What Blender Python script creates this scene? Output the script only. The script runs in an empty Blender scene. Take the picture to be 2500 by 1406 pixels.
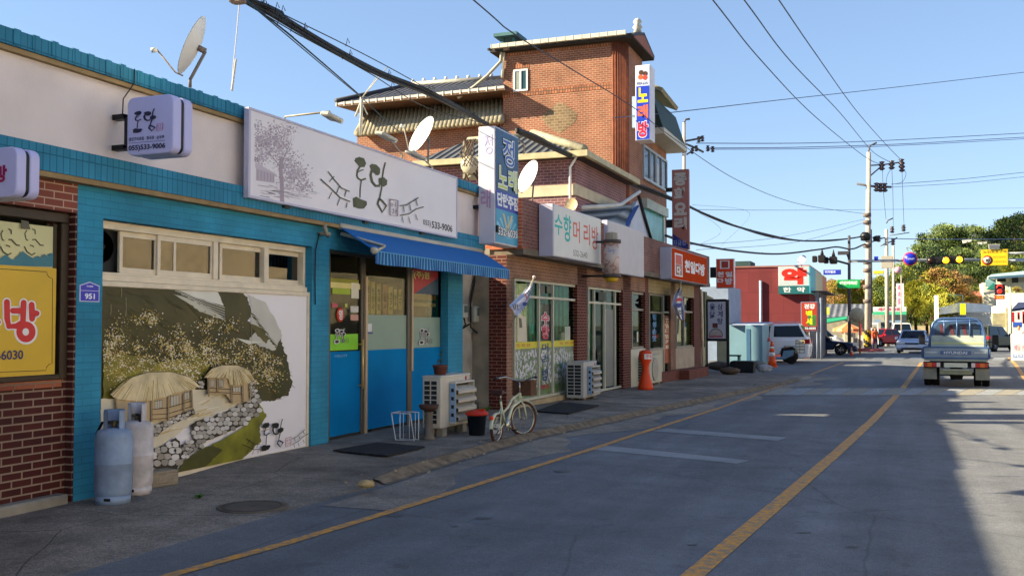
import bpy, bmesh, math, random
from mathutils import Vector, Matrix, Euler
R = math.radians
sin, cos, pi = math.sin, math.cos, math.pi
sc = bpy.context.scene
COL = sc.collection
# ---------------- camera ----------------
FL = 2430.0
YAW = R(20.94); PIT = math.atan(90 / FL)
CP = Vector((0, 0, 1.6))
cd = bpy.data.cameras.new('camera'); cam = bpy.data.objects.new('camera', cd); COL.objects.link(cam)
cd.sensor_width = 36; cd.lens = 36 * FL / 2500; cd.clip_end = 3000; cd.clip_start = .05
cam.location = CP; cam.rotation_euler = (pi / 2 + PIT, 0, YAW); sc.camera = cam
CM = Euler((pi / 2 + PIT, 0, YAW)).to_matrix()
# ---------------- light ----------------
SUN_EL = R(26.9); SUN_AZ = R(21.3)      # light travels towards +X turned SUN_AZ towards +Y
SUN_STR = 5.0; SKY_STR = .076; EXPO = 1.88
sl = bpy.data.lights.new('sun', 'SUN'); so = bpy.data.objects.new('sun', sl); COL.objects.link(so)
sl.energy = SUN_STR; sl.angle = R(.53); sl.color = (1, .85, .58)
sd = Vector((cos(SUN_AZ) * cos(SUN_EL), sin(SUN_AZ) * cos(SUN_EL), -sin(SUN_EL)))
so.rotation_euler = sd.to_track_quat('-Z', 'Y').to_euler()
wd = bpy.data.worlds.new('World'); sc.world = wd; wd.use_nodes = True
nt = wd.node_tree; bg = nt.nodes['Background']
sk = nt.nodes.new('ShaderNodeTexSky'); sk.sky_type = 'NISHITA'; sk.sun_disc = False
sk.sun_elevation = SUN_EL; sk.sun_rotation = math.atan2(-sd.x, -sd.y); sk.air_density = 1.0; sk.dust_density = 0.0; sk.ozone_density = 3.0
tn = nt.nodes.new('ShaderNodeMix'); tn.data_type = 'RGBA'; tn.blend_type = 'MULTIPLY'; tn.inputs[0].default_value = 1; tn.inputs[7].default_value = (1.0, 1.13, 1.34, 1)
gm = nt.nodes.new('ShaderNodeGamma'); gm.inputs[1].default_value = .62; nt.links.new(sk.outputs[0], gm.inputs[0]); nt.links.new(gm.outputs[0], tn.inputs[6]); nt.links.new(tn.outputs[2], bg.inputs[0]); bg.inputs[1].default_value = SKY_STR
sc.view_settings.view_transform = 'Standard'; sc.view_settings.look = 'None'; sc.view_settings.exposure = EXPO; sc.view_settings.gamma = 1
sc.cycles.use_denoising = True
sc.cycles.max_bounces = 6; sc.cycles.transparent_max_bounces = 12

# ---------------- helpers ----------------
def ray(px, py): return CM @ Vector(((px - 1250) / FL, -(py - 703) / FL, -1))
def at(px, py, Z): return CP + ray(px, py) * Z
def gz(Y):
    s = min(1, max(0, (Y - 8) / 27)); return -.15 * s * s * (3 - 2 * s)
def G(px, py, dz=0):
    z = 0
    for i in range(8):
        r = ray(px, py); p = CP + r * ((z - CP.z) / r.z); z = gz(p.y) + dz
    return p
class Fr:
    def __init__(s, x, y, az):
        a = R(az); s.o = Vector((x, y, 0)); s.u = Vector((sin(a), cos(a), 0)); s.i = Vector((-cos(a), sin(a), 0)); s.rot = pi / 2 - a
    def w(s, u, d, z): return s.o + s.u * u + s.i * d + Vector((0, 0, z))
    def hit(s, px, py, d=0):
        r = ray(px, py); t = (s.o + s.i * d - CP).dot(s.i) / r.dot(s.i); p = CP + r * t
        return (p - s.o).dot(s.u), p.z
    def hitu(s, px, py, u):
        r = ray(px, py); t = (s.o + s.u * u - CP).dot(s.u) / r.dot(s.u); p = CP + r * t
        return (p - s.o).dot(s.i), p.z
    def loc(s, p): q = p - s.o; return (q.dot(s.u), q.dot(s.i), p.z)
    def rect(s, x0, x1, yt, yb, d=0):
        u0, z1 = s.hit(x0, yt, d); _, z0 = s.hit(x0, yb, d); u1, _ = s.hit(x1, (yt + yb) / 2, d); return u0, u1, z0, z1
W0 = Fr(0, 0, 90)     # x, y of the world; a camera-facing face is y = const
p0 = CP + ray(180, 1225) * (-1.6 / ray(180, 1225).z)
FT = Fr(p0.x, 0, 0)
p1 = G(1237, 1002, .05)
FB = Fr(p1.x, p1.y, 1.63)

def lin(c):
    if isinstance(c, str):
        c = [int(c[i:i + 2], 16) / 255 for i in (0, 2, 4)]
        c = [x / 12.92 if x <= .04045 else ((x + .055) / 1.055) ** 2.4 for x in c]
    return (c[0], c[1], c[2], 1)
MC = {}
def _base(name, rough, metal, spec):
    m = bpy.data.materials.new(name); m.use_nodes = True; n = m.node_tree; b = n.nodes['Principled BSDF']
    b.inputs['Roughness'].default_value = rough; b.inputs['Metallic'].default_value = metal; b.inputs['Specular IOR Level'].default_value = spec
    return m, n, b
def _vary(n, b, src, nv, ns, bump, bs, coord='Object'):
    N, L = n.nodes, n.links
    tc = N.new('ShaderNodeTexCoord'); no = N.new('ShaderNodeTexNoise'); no.inputs['Scale'].default_value = ns; no.inputs['Detail'].default_value = 6
    L.new(tc.outputs[coord], no.inputs['Vector'])
    mr = N.new('ShaderNodeMapRange'); mr.inputs[1].default_value = .3; mr.inputs[2].default_value = .7; mr.inputs[3].default_value = 1 - nv; mr.inputs[4].default_value = 1 + nv * .6
    L.new(no.outputs[0], mr.inputs[0])
    mx = N.new('ShaderNodeMix'); mx.data_type = 'RGBA'; mx.blend_type = 'MULTIPLY'; mx.inputs[0].default_value = 1
    if isinstance(src, tuple): mx.inputs[6].default_value = src
    else: L.new(src, mx.inputs[6])
    L.new(mr.outputs[0], mx.inputs[7]); L.new(mx.outputs[2], b.inputs['Base Color'])
    if bump:
        n2 = N.new('ShaderNodeTexNoise'); n2.inputs['Scale'].default_value = bs; n2.inputs['Detail'].default_value = 4; L.new(tc.outputs[coord], n2.inputs['Vector'])
        bp = N.new('ShaderNodeBump'); bp.inputs['Strength'].default_value = bump; bp.inputs['Distance'].default_value = .01
        L.new(n2.outputs[0], bp.inputs['Height']); L.new(bp.outputs[0], b.inputs['Normal'])
    return mx
def mat(c, rough=.6, nv=.12, ns=3, bump=0, bs=60, metal=0, spec=.3):
    k = (c, rough, nv, ns, bump, bs, metal, spec)
    if k in MC: return MC[k]
    m, n, b = _base('paint_' + (c if isinstance(c, str) else 'mix'), rough, metal, spec)
    if nv: _vary(n, b, lin(c), nv, ns, bump, bs)
    else: b.inputs['Base Color'].default_value = lin(c)
    MC[k] = m; return m
def glow(c, s):
    m, n, b = _base('lamp_lens', .4, 0, .5); b.inputs['Base Color'].default_value = lin(c)
    b.inputs['Emission Color'].default_value = lin(c); b.inputs['Emission Strength'].default_value = s; return m
def brick(name, c1, c2, mort, w, h, ms, rot=False, bump=.35, nv=.25, off=.5, ns=1.2, stain=None):
    m, n, b = _base(name, .8, 0, .3); N, L = n.nodes, n.links
    uv = N.new('ShaderNodeTexCoord'); src = uv.outputs['UV']
    mp = N.new('ShaderNodeMapping'); L.new(src, mp.inputs[0])
    if rot: mp.inputs['Rotation'].default_value = (0, 0, pi / 2)
    br = N.new('ShaderNodeTexBrick'); L.new(mp.outputs[0], br.inputs['Vector']); br.offset = off
    br.inputs['Color1'].default_value = lin(c1); br.inputs['Color2'].default_value = lin(c2); br.inputs['Mortar'].default_value = lin(mort)
    br.inputs['Scale'].default_value = 1; br.inputs['Mortar Size'].default_value = ms; br.inputs['Mortar Smooth'].default_value = .15
    br.inputs['Brick Width'].default_value = w; br.inputs['Row Height'].default_value = h
    mx = _vary(n, b, br.outputs['Color'], nv, ns, 0, 0, 'UV')
    bp = N.new('ShaderNodeBump'); bp.invert = True; bp.inputs['Strength'].default_value = bump; bp.inputs['Distance'].default_value = .006
    L.new(br.outputs['Fac'], bp.inputs['Height']); L.new(bp.outputs[0], b.inputs['Normal'])
    return m
def glass(tint='c8d8d0', refl=1.5, name='window_glass'):
    k = ('glass', tint, refl)
    if k in MC: return MC[k]
    m = bpy.data.materials.new(name); m.use_nodes = True; N, L = m.node_tree.nodes, m.node_tree.links
    N.remove(N['Principled BSDF']); out = N['Material Output']
    tr = N.new('ShaderNodeBsdfTransparent'); tr.inputs[0].default_value = lin(tint); gl = N.new('ShaderNodeBsdfGlossy'); gl.inputs['Roughness'].default_value = .02
    ge = N.new('ShaderNodeNewGeometry'); dp = N.new('ShaderNodeVectorMath'); dp.operation = 'DOT_PRODUCT'; L.new(ge.outputs['Normal'], dp.inputs[0]); L.new(ge.outputs['Incoming'], dp.inputs[1])
    def mth(op, a, b=0):
        q = N.new('ShaderNodeMath'); q.operation = op
        for i, v in enumerate((a, b)):
            if isinstance(v, (int, float)): q.inputs[i].default_value = v
            else: L.new(v, q.inputs[i])
        return q.outputs[0]
    f = mth('ADD', mth('MULTIPLY', mth('POWER', mth('SUBTRACT', 1, mth('ABSOLUTE', dp.outputs['Value'])), 5), .5), (refl - 1) * .04); mx = N.new('ShaderNodeMixShader')
    L.new(f, mx.inputs[0]); L.new(tr.outputs[0], mx.inputs[1]); L.new(gl.outputs[0], mx.inputs[2]); L.new(mx.outputs[0], out.inputs[0])
    MC[k] = m; return m

class MB:
    def __init__(s, th=None, m=None):
        s.v = []; s.f = []; s.mi = []; s.sm = []; s.ms = []; s.th = th; s.cur = m; s.off = Vector(th.base) if th else Vector((0, 0, 0))
    def idx(s, m):
        m = m or s.cur
        if m not in s.ms: s.ms.append(m)
        return s.ms.index(m)
    def add(s, vs, fs, m=None, sm=False):
        k = len(s.v); i = s.idx(m); s.v += [tuple(v) for v in vs]
        for f in fs: s.f.append([k + j for j in f]); s.mi.append(i); s.sm.append(sm)
        return s
    def box(s, x0, x1, y0, y1, z0, z1, m=None):
        if x0 > x1: x0, x1 = x1, x0
        if y0 > y1: y0, y1 = y1, y0
        if z0 > z1: z0, z1 = z1, z0
        return s.add([(x0, y0, z0), (x1, y0, z0), (x1, y1, z0), (x0, y1, z0), (x0, y0, z1), (x1, y0, z1), (x1, y1, z1), (x0, y1, z1)],
                     [(0, 3, 2, 1), (4, 5, 6, 7), (0, 1, 5, 4), (1, 2, 6, 5), (2, 3, 7, 6), (3, 0, 4, 7)], m)
    def pb(s, x0, x1, yt, yb, d0, d1, m=None):          # box whose front face at depth d0 spans photo pixels
        u0, u1, z0, z1 = s.th.fr.rect(x0, x1, yt, yb, d0); return s.box(u0, u1, d0, d1, z0, z1, m)
    def prism(s, pts, a0, a1, ax='y', m=None, sm=False):
        n = len(pts)
        def P(p, a): return {'y': (p[0], a, p[1]), 'x': (a, p[0], p[1]), 'z': (p[0], p[1], a)}[ax]
        vs = [P(p, a0) for p in pts] + [P(p, a1) for p in pts]
        fs = [tuple(range(n))[::-1], tuple(range(n, 2 * n))] + [(i, (i + 1) % n, n + (i + 1) % n, n + i) for i in range(n)]
        return s.add(vs, fs, m, sm)
    def tube(s, pts, r, m=None, n=8, caps=True):
        pts = [Vector(p) for p in pts]; rs = r if isinstance(r, (list, tuple)) else [r] * len(pts)
        vs = []; fs = []; N = len(pts); up = None
        for i, p in enumerate(pts):
            t = (pts[min(i + 1, N - 1)] - pts[max(i - 1, 0)]).normalized()
            if up is None: up = Vector((0, 0, 1)) if abs(t.z) < .9 else Vector((1, 0, 0))
            a = t.cross(up).normalized(); up = a.cross(t).normalized()
            for k in range(n): th = 2 * pi * k / n; vs.append(p + (a * cos(th) + up * sin(th)) * rs[i])
        for i in range(N - 1):
            for k in range(n): fs.append((i * n + k, i * n + (k + 1) % n, (i + 1) * n + (k + 1) % n, (i + 1) * n + k))
        if caps: fs += [tuple(range(n))[::-1], tuple(range((N - 1) * n, N * n))]
        return s.add(vs, fs, m, True)
    def lathe(s, prof, c, m=None, n=20, ax='z', sm=True):
        vs = []; fs = []; N = len(prof); c = Vector(c)
        for r, h in prof:
            for k in range(n):
                a = 2 * pi * k / n; q = (r * cos(a), r * sin(a), h)
                vs.append(c + Vector({'z': q, 'y': (q[0], q[2], q[1]), 'x': (q[2], q[0], q[1])}[ax]))
        for i in range(N - 1):
            for k in range(n): fs.append((i * n + k, i * n + (k + 1) % n, (i + 1) * n + (k + 1) % n, (i + 1) * n + k))
        fs += [tuple(range(n))[::-1], tuple(range((N - 1) * n, N * n))]
        return s.add(vs, fs, m, sm)
    def quad(s, a, b, c, d, m=None): return s.add([a, b, c, d], [(0, 1, 2, 3)], m)
    def slab(s, a, b, c, d, t, m=None):          # quad with thickness t along its back normal
        a, b, c, d = map(Vector, (a, b, c, d)); n = (b - a).cross(d - a).normalized() * t
        return s.add([a, b, c, d, a - n, b - n, c - n, d - n], [(0, 1, 2, 3), (7, 6, 5, 4), (0, 4, 5, 1), (1, 5, 6, 2), (2, 6, 7, 3), (3, 7, 4, 0)], m)
    def build(s, name, par=None, bev=0, seg=1):
        me = bpy.data.meshes.new(name); me.from_pydata([Vector(v) - s.off for v in s.v], [], s.f)
        for m in s.ms: me.materials.append(m or mat('888888'))
        me.polygons.foreach_set('material_index', s.mi); me.polygons.foreach_set('use_smooth', s.sm)
        uv = me.uv_layers.new(name='UVMap'); co = [0.0] * (2 * len(me.loops)); o = s.off
        for p in me.polygons:
            n = p.normal; ax = max(range(3), key=lambda i: abs(n[i]))
            for li in p.loop_indices:
                q = me.vertices[me.loops[li].vertex_index].co + o
                co[2 * li], co[2 * li + 1] = ((q.y, q.z), (q.x, q.z), (q.x, q.y))[ax]
        uv.data.foreach_set('uv', co)
        ob = bpy.data.objects.new(name, me); COL.objects.link(ob)
        if par is None and s.th: par = s.th.e
        if par: ob.parent = par
        if bev:
            b = ob.modifiers.new('bevel', 'BEVEL'); b.width = bev; b.segments = seg; b.limit_method = 'ANGLE'; b.angle_limit = R(35)
        return ob
class Th:
    def __init__(s, name, label, cat, fr=W0, base=(0, 0, 0), group=None):
        s.fr = fr; s.base = base; s.e = bpy.data.objects.new(name, None); COL.objects.link(s.e); s.e.empty_display_size = .2
        s.e.location = fr.w(*base); s.e.rotation_euler = (0, 0, fr.rot); s.e['label'] = label; s.e['category'] = cat
        if group: s.e['group'] = group
    def mb(s, m=None): return MB(s, m)
def struct(name, mb, kind='structure'):
    o = mb.build(name); o['kind'] = kind; return o
FONTC = None
def text_mesh(body, bold=0, space=1):
    c = bpy.data.curves.new('lettering', 'FONT'); c.body = body; c.offset = bold; c.resolution_u = 3; c.space_character = space
    o = bpy.data.objects.new('tmp', c); COL.objects.link(o); dg = bpy.context.evaluated_depsgraph_get()
    me = bpy.data.meshes.new_from_object(o.evaluated_get(dg)); bpy.data.objects.remove(o); bpy.data.curves.remove(c)
    vs = [v.co.copy() for v in me.vertices]; fs = [tuple(p.vertices) for p in me.polygons]; bpy.data.meshes.remove(me)
    return vs, fs
def text(mb, body, m, u0, u1, z0, z1, d, ax='u', bold=0, ref=None, jit=0):   # flat letters fitted to a rectangle; ax 'd' = face at u=const
    vs, fs = text_mesh(body, bold)
    if not vs: return
    if bold and ref is None:
        pass
    X0 = min(v.x for v in vs); X1 = max(v.x for v in vs); Y0 = min(v.y for v in vs); Y1 = max(v.y for v in vs)
    out = []
    for v in vs:
        u = u0 + (v.x - X0) / max(X1 - X0, 1e-6) * (u1 - u0); z = z0 + (v.y - Y0) / max(Y1 - Y0, 1e-6) * (z1 - z0)
        out.append((u, d, z) if ax == 'u' else (d, u, z))
    mb.add(out, fs, m)
def vtext(mb, chars, m, u0, u1, z0, z1, d, ax='u', bold=0, gap=.12):
    n = len(chars); h = (z1 - z0) / n
    for i, c in enumerate(chars):
        if c != ' ': text(mb, c, m, u0, u1, z1 - (i + 1) * h + h * gap / 2, z1 - i * h - h * gap / 2, d, ax, bold)
class Cv:      # flat painted art traced on a plane of a frame; every layer sits a hair in front of the one below
    def __init__(s, mb, f, d, step=.0006): s.mb = mb; s.f = f; s.d = d; s.k = 0; s.step = step
    def lay(s): s.k += 1; return s.d - s.k * s.step
    def P(s, p, d): u, z = s.f(p[0], p[1]); return (u, d, z)
    def poly(s, pts, m, jit=0, sub=1, d=None):
        d = s.lay() if d is None else d
        if sub > 1 or jit:
            o = []
            for i, a in enumerate(pts):
                b = pts[(i + 1) % len(pts)]
                for k in range(sub):
                    t = k / sub; o.append((a[0] + (b[0] - a[0]) * t + random.uniform(-jit, jit), a[1] + (b[1] - a[1]) * t + random.uniform(-jit, jit)))
            pts = o
        s.mb.add([s.P(p, d) for p in pts], [tuple(range(len(pts)))], m)
    def line(s, pts, w, m, d=None, w1=None):
        d = s.lay() if d is None else d; L = []; Rr = []; n = len(pts); w1 = w if w1 is None else w1
        for i, p in enumerate(pts):
            a = pts[max(i - 1, 0)]; b = pts[min(i + 1, n - 1)]; dx, dy = b[0] - a[0], b[1] - a[1]; l = math.hypot(dx, dy) or 1
            ww = (w + (w1 - w) * i / (n - 1)) / 2; L.append(s.P((p[0] - dy / l * ww, p[1] + dx / l * ww), d)); Rr.append(s.P((p[0] + dy / l * ww, p[1] - dx / l * ww), d))
        s.mb.add(L + Rr, [(i, i + 1, n + i + 1, n + i) for i in range(n - 1)], m)
    def dots(s, pts, r0, r1, ms, d=None):
        d = s.lay() if d is None else d
        for p in pts:
            r = random.uniform(r0, r1); a0 = random.random() * 6; n = random.choice((4, 5)); s.mb.add([s.P((p[0] + r * cos(a0 + 2 * pi * k / n), p[1] + r * sin(a0 + 2 * pi * k / n) * random.uniform(.6, 1.1)), d - random.random() * s.step) for k in range(n)], [tuple(range(n))], random.choice(ms))
# ================= ground, road, sidewalk =================
def asphalt(name, c, c2, crack=.5, patch=.3, fine=.5, tracks=False):
    m, n, b = _base(name, .85, 0, .35); N, L = n.nodes, n.links
    tc = N.new('ShaderNodeTexCoord')
    def noise(s, d=5, r=.55):
        q = N.new('ShaderNodeTexNoise'); q.inputs['Scale'].default_value = s; q.inputs['Detail'].default_value = d; q.inputs['Roughness'].default_value = r; L.new(tc.outputs['Object'], q.inputs['Vector']); return q
    def ramp(src, a, bb, ca, cb):
        q = N.new('ShaderNodeMapRange'); q.inputs[1].default_value = a; q.inputs[2].default_value = bb; q.inputs[3].default_value = ca; q.inputs[4].default_value = cb; L.new(src, q.inputs[0]); return q.outputs[0]
    def mul(a, bsrc):
        q = N.new('ShaderNodeMix'); q.data_type = 'RGBA'; q.blend_type = 'MULTIPLY'; q.inputs[0].default_value = 1; L.new(a, q.inputs[6]); L.new(bsrc, q.inputs[7]); return q.outputs[2]
    big = noise(.35); mx = N.new('ShaderNodeMix'); mx.data_type = 'RGBA'; mx.inputs[6].default_value = lin(c); mx.inputs[7].default_value = lin(c2)
    L.new(ramp(big.outputs[0], .4, .62, 0, 1), mx.inputs[0]); o = mx.outputs[2]
    o = mul(o, ramp(noise(2.2, 6, .65).outputs[0], .3, .7, 1 - patch, 1 + patch * .6))
    fn = noise(110, 2); o = mul(o, ramp(fn.outputs[0], .3, .7, 1 - fine, 1 + fine))
    o = mul(o, ramp(noise(26, 3).outputs[0], .3, .7, 1 - fine * .35, 1 + fine * .3))
    if tracks:
        mp = N.new('ShaderNodeMapping'); mp.inputs['Scale'].default_value = (1.1, .06, 1); mp.inputs['Rotation'].default_value = (0, 0, R(3.5)); L.new(tc.outputs['Object'], mp.inputs[0]); tn_ = noise(1.3, 4); L.new(mp.outputs[0], tn_.inputs['Vector']); o = mul(o, ramp(tn_.outputs[0], .35, .65, .8, 1.14))
        sp = noise(3.4, 3, .4); o = mul(o, ramp(sp.outputs[0], .66, .72, 1, .8))
    vo = N.new('ShaderNodeTexVoronoi'); vo.feature = 'DISTANCE_TO_EDGE'; vo.inputs['Scale'].default_value = .38 if tracks else .55
    wn = noise(1.5, 4); ad = N.new('ShaderNodeMix'); ad.data_type = 'VECTOR'; ad.inputs[0].default_value = .12; L.new(tc.outputs['Object'], ad.inputs[4]); L.new(wn.outputs['Color'], ad.inputs[5]); L.new(ad.outputs[1], vo.inputs['Vector'])
    ck = ramp(vo.outputs[0], 0, .005, 1 - crack, 1); o = mul(o, ck)
    L.new(o, b.inputs['Base Color'])
    bp = N.new('ShaderNodeBump'); bp.inputs['Strength'].default_value = .5; bp.inputs['Distance'].default_value = .006; L.new(fn.outputs[0], bp.inputs['Height']); L.new(bp.outputs[0], b.inputs['Normal'])
    return m
M_road = asphalt('road_asphalt', '696b70', '5d6064', .28, .22, .45, True)
M_walk = asphalt('worn_sidewalk_asphalt', '8a8075', '6c6259', .75, .5, .6)
M_far = asphalt('far_ground', '8a8378', '6d6a5c', .1, .2, .2)
def strip(stations, m, dz):       # stations: list of lists of (x,y,dz)
    b = MB(None, m); n = len(stations[0])
    for st in stations:
        for (x, y, z) in st: b.v.append((x, y, gz(y) + z + dz))
    i = b.idx(m)
    for k in range(len(stations) - 1):
        for j in range(n - 1): b.f.append([k * n + j, k * n + j + 1, (k + 1) * n + j + 1, (k + 1) * n + j]); b.mi.append(i); b.sm.append(False)
    return b
struct('ground', strip([[(-900, y, 0), (900, y, 0)] for y in (-300, 8, 12, 16, 20, 24, 28, 32, 36, 1500)], M_far, -.012))
ys = [-20, 0] + list(range(4, 40, 2)) + [50, 70, 100, 140]
struct('road', strip([[(-6.95 if y < 42 else -60, y, 0), (14 + max(0, y - 40) * .8, y, 0)] for y in ys], M_road, 0))
# kerb line from the photograph
kp = [G(*p) for p in ((885, 1190), (1010, 1150), (1180, 1100), (1300, 1067), (1480, 1030), (1720, 978), (1880, 945), (1990, 918))]
kl = [(p.x, p.y) for p in kp]
k0 = kl[0]
def kx(y):
    if y <= k0[1]: return k0[0] - (k0[1] - y) * .03
    for a, b in zip(kl, kl[1:]):
        if y <= b[1]: return a[0] + (b[0] - a[0]) * (y - a[1]) / (b[1] - a[1])
    return kl[-1][0]
sy = [-6, 0, 3, 5, 6.5, 7.5, 8.2] + [8.6 + i * .35 for i in range(0, 90)]
def hz(y):
    a = k0[1]; return .004 + .06 * min(1, max(0, (y - a + .4) / 1.2))
st = []; 
random.seed(4)
for y in sy:
    if y > kl[-1][1]: break
    j = random.uniform(-.012, .012) if y > k0[1] else 0
    h = hz(y) * random.uniform(.85, 1.1) if y > k0[1] else hz(y)
    st.append([(-7.9, y, hz(y)), (-6.3, y, hz(y)), (kx(y) - .3 + j * .4, y, hz(y)), (kx(y) - .05 + j, y, h), (kx(y) + .02 + j, y, h * .45), (kx(y) + .12 + j * 1.4, y, -.004)])
struct('sidewalk', strip(st, M_walk, 0))
# sandy crumbling kerb edge
M_sand = mat('716555', .95, .5, 7, .7, 60)
st = []
for y in sy:
    if y < k0[1] or y > kl[-1][1] - 3: continue
    a = random.uniform(-.05, .05); b = random.uniform(-.12, .14)
    st.append([(kx(y) - .07 + a * .3, y, hz(y) + .006), (kx(y) - .02, y, hz(y) + .012), (kx(y) + .05, y, .035), (kx(y) + .1, y, .008), (kx(y) + .16 + b * .15, y, .004)])
k = strip(st, M_sand, 0)
for i in range(260):
    y = random.uniform(k0[1], kl[-1][1] - 6); x = kx(y) + random.gauss(.05, .14); s = random.uniform(.006, .028)
    c = Vector((x, y, gz(y) + (hz(y) if x < kx(y) else .005)))
    k.add([c + Vector((s * cos(a), s * .8 * sin(a), 0)) for a in (0, 1.3, 2.5, 3.8, 5)] + [c + Vector((0, 0, s * .9))], [(0, 1, 5), (1, 2, 5), (2, 3, 5), (3, 4, 5), (4, 0, 5)], mat('8f8470', .9, .3))
struct('kerb', k)
# dusty strip beside the kerb + tar seams
M_dust = asphalt('gutter_dust', '8d8376', '76706a', .3, .4, .5)
st = []
for y in [k0[1] - 1 + i * .5 for i in range(56)]:
    st.append([(kx(y) + .2, y, .0), (kx(y) + .75 + .25 * sin(y * 1.7) + random.uniform(-.1, .1), y, .0)])
struct('gutter', strip(st, M_dust, .0035))
# markings
def worn(name, c, c2, thr=.46, sc_=14):
    m, n, b = _base(name, .75, 0, .4); N, L = n.nodes, n.links
    tc = N.new('ShaderNodeTexCoord'); q = N.new('ShaderNodeTexNoise'); q.inputs['Scale'].default_value = sc_; q.inputs['Detail'].default_value = 8; q.inputs['Roughness'].default_value = .7; L.new(tc.outputs['Object'], q.inputs['Vector'])
    r = N.new('ShaderNodeMapRange'); r.inputs[1].default_value = thr - .06; r.inputs[2].default_value = thr + .1; L.new(q.outputs[0], r.inputs[0])
    mx = N.new('ShaderNodeMix'); mx.data_type = 'RGBA'; mx.inputs[6].default_value = lin(c2); mx.inputs[7].default_value = lin(c); L.new(r.outputs[0], mx.inputs[0]); L.new(mx.outputs[2], b.inputs['Base Color']); return m
M_yel = worn('worn_yellow_paint', 'd08e2c', '857560', .47)
M_whi = worn('worn_white_paint', 'a4a8a8', '787c80', .54)
M_yel2 = worn('worn_pale_yellow_paint', 'ac9868', '7c7c78', .55, 8)
def ribbon(pts, w, m, dz=.006):
    P = [(G(*p)) for p in pts]; Q = []
    for a, b in zip(P, P[1:]):
        n = max(1, int((b - a).length / 1.5))
        for k in range(n): Q.append(a.lerp(b, k / n))
    Q.append(P[-1]); st = []
    for i, q in enumerate(Q):
        t = (Q[min(i + 1, len(Q) - 1)] - Q[max(i - 1, 0)]).normalized(); s = Vector((t.y, -t.x, 0)) * w / 2
        st.append([(q.x - s.x, q.y - s.y, 0), (q.x + s.x, q.y + s.y, 0)])
    return strip(st, m, dz)
def marks(name, bs):
    o = bs[0]
    for b in bs[1:]: o.add(b.v, b.f, b.ms[0])
    struct(name, o)
marks('edge_line', [ribbon([(140, 1490), (440, 1398), (700, 1326), (960, 1247), (1200, 1172), (1440, 1098), (1600, 1046), (1760, 995), (1880, 951), (1990, 910), (2060, 884)], .1, M_yel)])
marks('centre_line', [ribbon([(1560, 1520), (1700, 1398), (1900, 1229), (2040, 1108), (2130, 1027), (2200, 953), (2228, 915), (2250, 885)], .145, M_yel)])
marks('right_edge_line', [ribbon([(2620, 1100), (2570, 1010), (2500, 921), (2482, 893), (2462, 872)], .15, M_yel)])
def gquad(b, pts, m, dz=.008):
    P = [G(*p) for p in pts]; b.add([(p.x, p.y, p.z + dz) for p in P], [(0, 1, 2, 3)], m)
b = MB()
# hatched speed table: alternating yellow and white parallelograms across the road
for i in range(17):
    x0 = 1880 + i * 47
    gquad(b, [(x0 - 20, 965), (x0 + 26, 965), (x0 + 62, 948), (x0 + 18, 948)], M_yel2 if i % 2 == 0 else M_whi)
struct('speed_table', b)
b = MB()
for (x0, x1, y0, y1) in ((2085, 2110, 872, 877), (2128, 2160, 872, 877), (2172, 2205, 872, 877), (2218, 2250, 872, 877), (2420, 2450, 873, 880), (2470, 2500, 873, 880), (2200, 2245, 858, 861), (2130, 2180, 858, 861)):
    gquad(b, [(x0, y1), (x1, y1), (x1 + 8, y0), (x0 + 8, y0)], M_whi)
struct('crosswalk', b)
# faint pale patches and dark stains in the lane
b = MB()
def blob(cx, cy, rx, ry, m, dz):
    pts = [G(cx + rx * cos(a) * random.uniform(.8, 1.15), cy + ry * sin(a) * random.uniform(.8, 1.15)) for a in [2 * pi * k / 14 for k in range(14)]]
    b.add([(p.x, p.y, p.z + dz) for p in pts], [tuple(range(14))], m)
M_tar = asphalt('tar_patch', '5f6064', '55565a', .1, .3, .3)
random.seed(8)
for (cx, cy, rx, ry) in ((965, 1258, 26, 4), (1375, 1150, 22, 3), (1180, 1265, 24, 3), (1690, 1330, 14, 2), (1960, 1300, 20, 2), (2080, 1335, 18, 2), (1110, 1285, 10, 2)): blob(cx, cy, rx, ry, M_tar, .0045)
struct('road_stains', b)
b = MB()
M_pale = asphalt('pale_road_streak', '8a8d90', '7e8082', .05, .2, .3)
for (pts) in (((1430, 1096), (1480, 1088), (1830, 1124), (1800, 1132)), ((1590, 1052), (1630, 1046), (1920, 1068), (1900, 1076))): gquad(b, pts, M_pale, .004)
struct('road_streaks', b)
# manhole cover
c = G(617, 1237, .004); th = Th('manhole_cover', 'round rusty iron manhole cover set in the pavement before the mural', 'manhole cover', W0, (c.x, c.y, c.z))
m = th.mb(mat('4a3f38', .7, .4, 12, .8, 60)); m.lathe([(.27, 0), (.27, .01), (.24, .012), (.235, .006), (.02, .006), (.02, .012), (.001, .012)], c, None, 28); m.build('lid')
m = th.mb(mat('5a5148', .8, .3)); m.lathe([(.275, 0), (.31, 0), (.31, .007), (.275, .009)], c, None, 28); m.build('rim')
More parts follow.
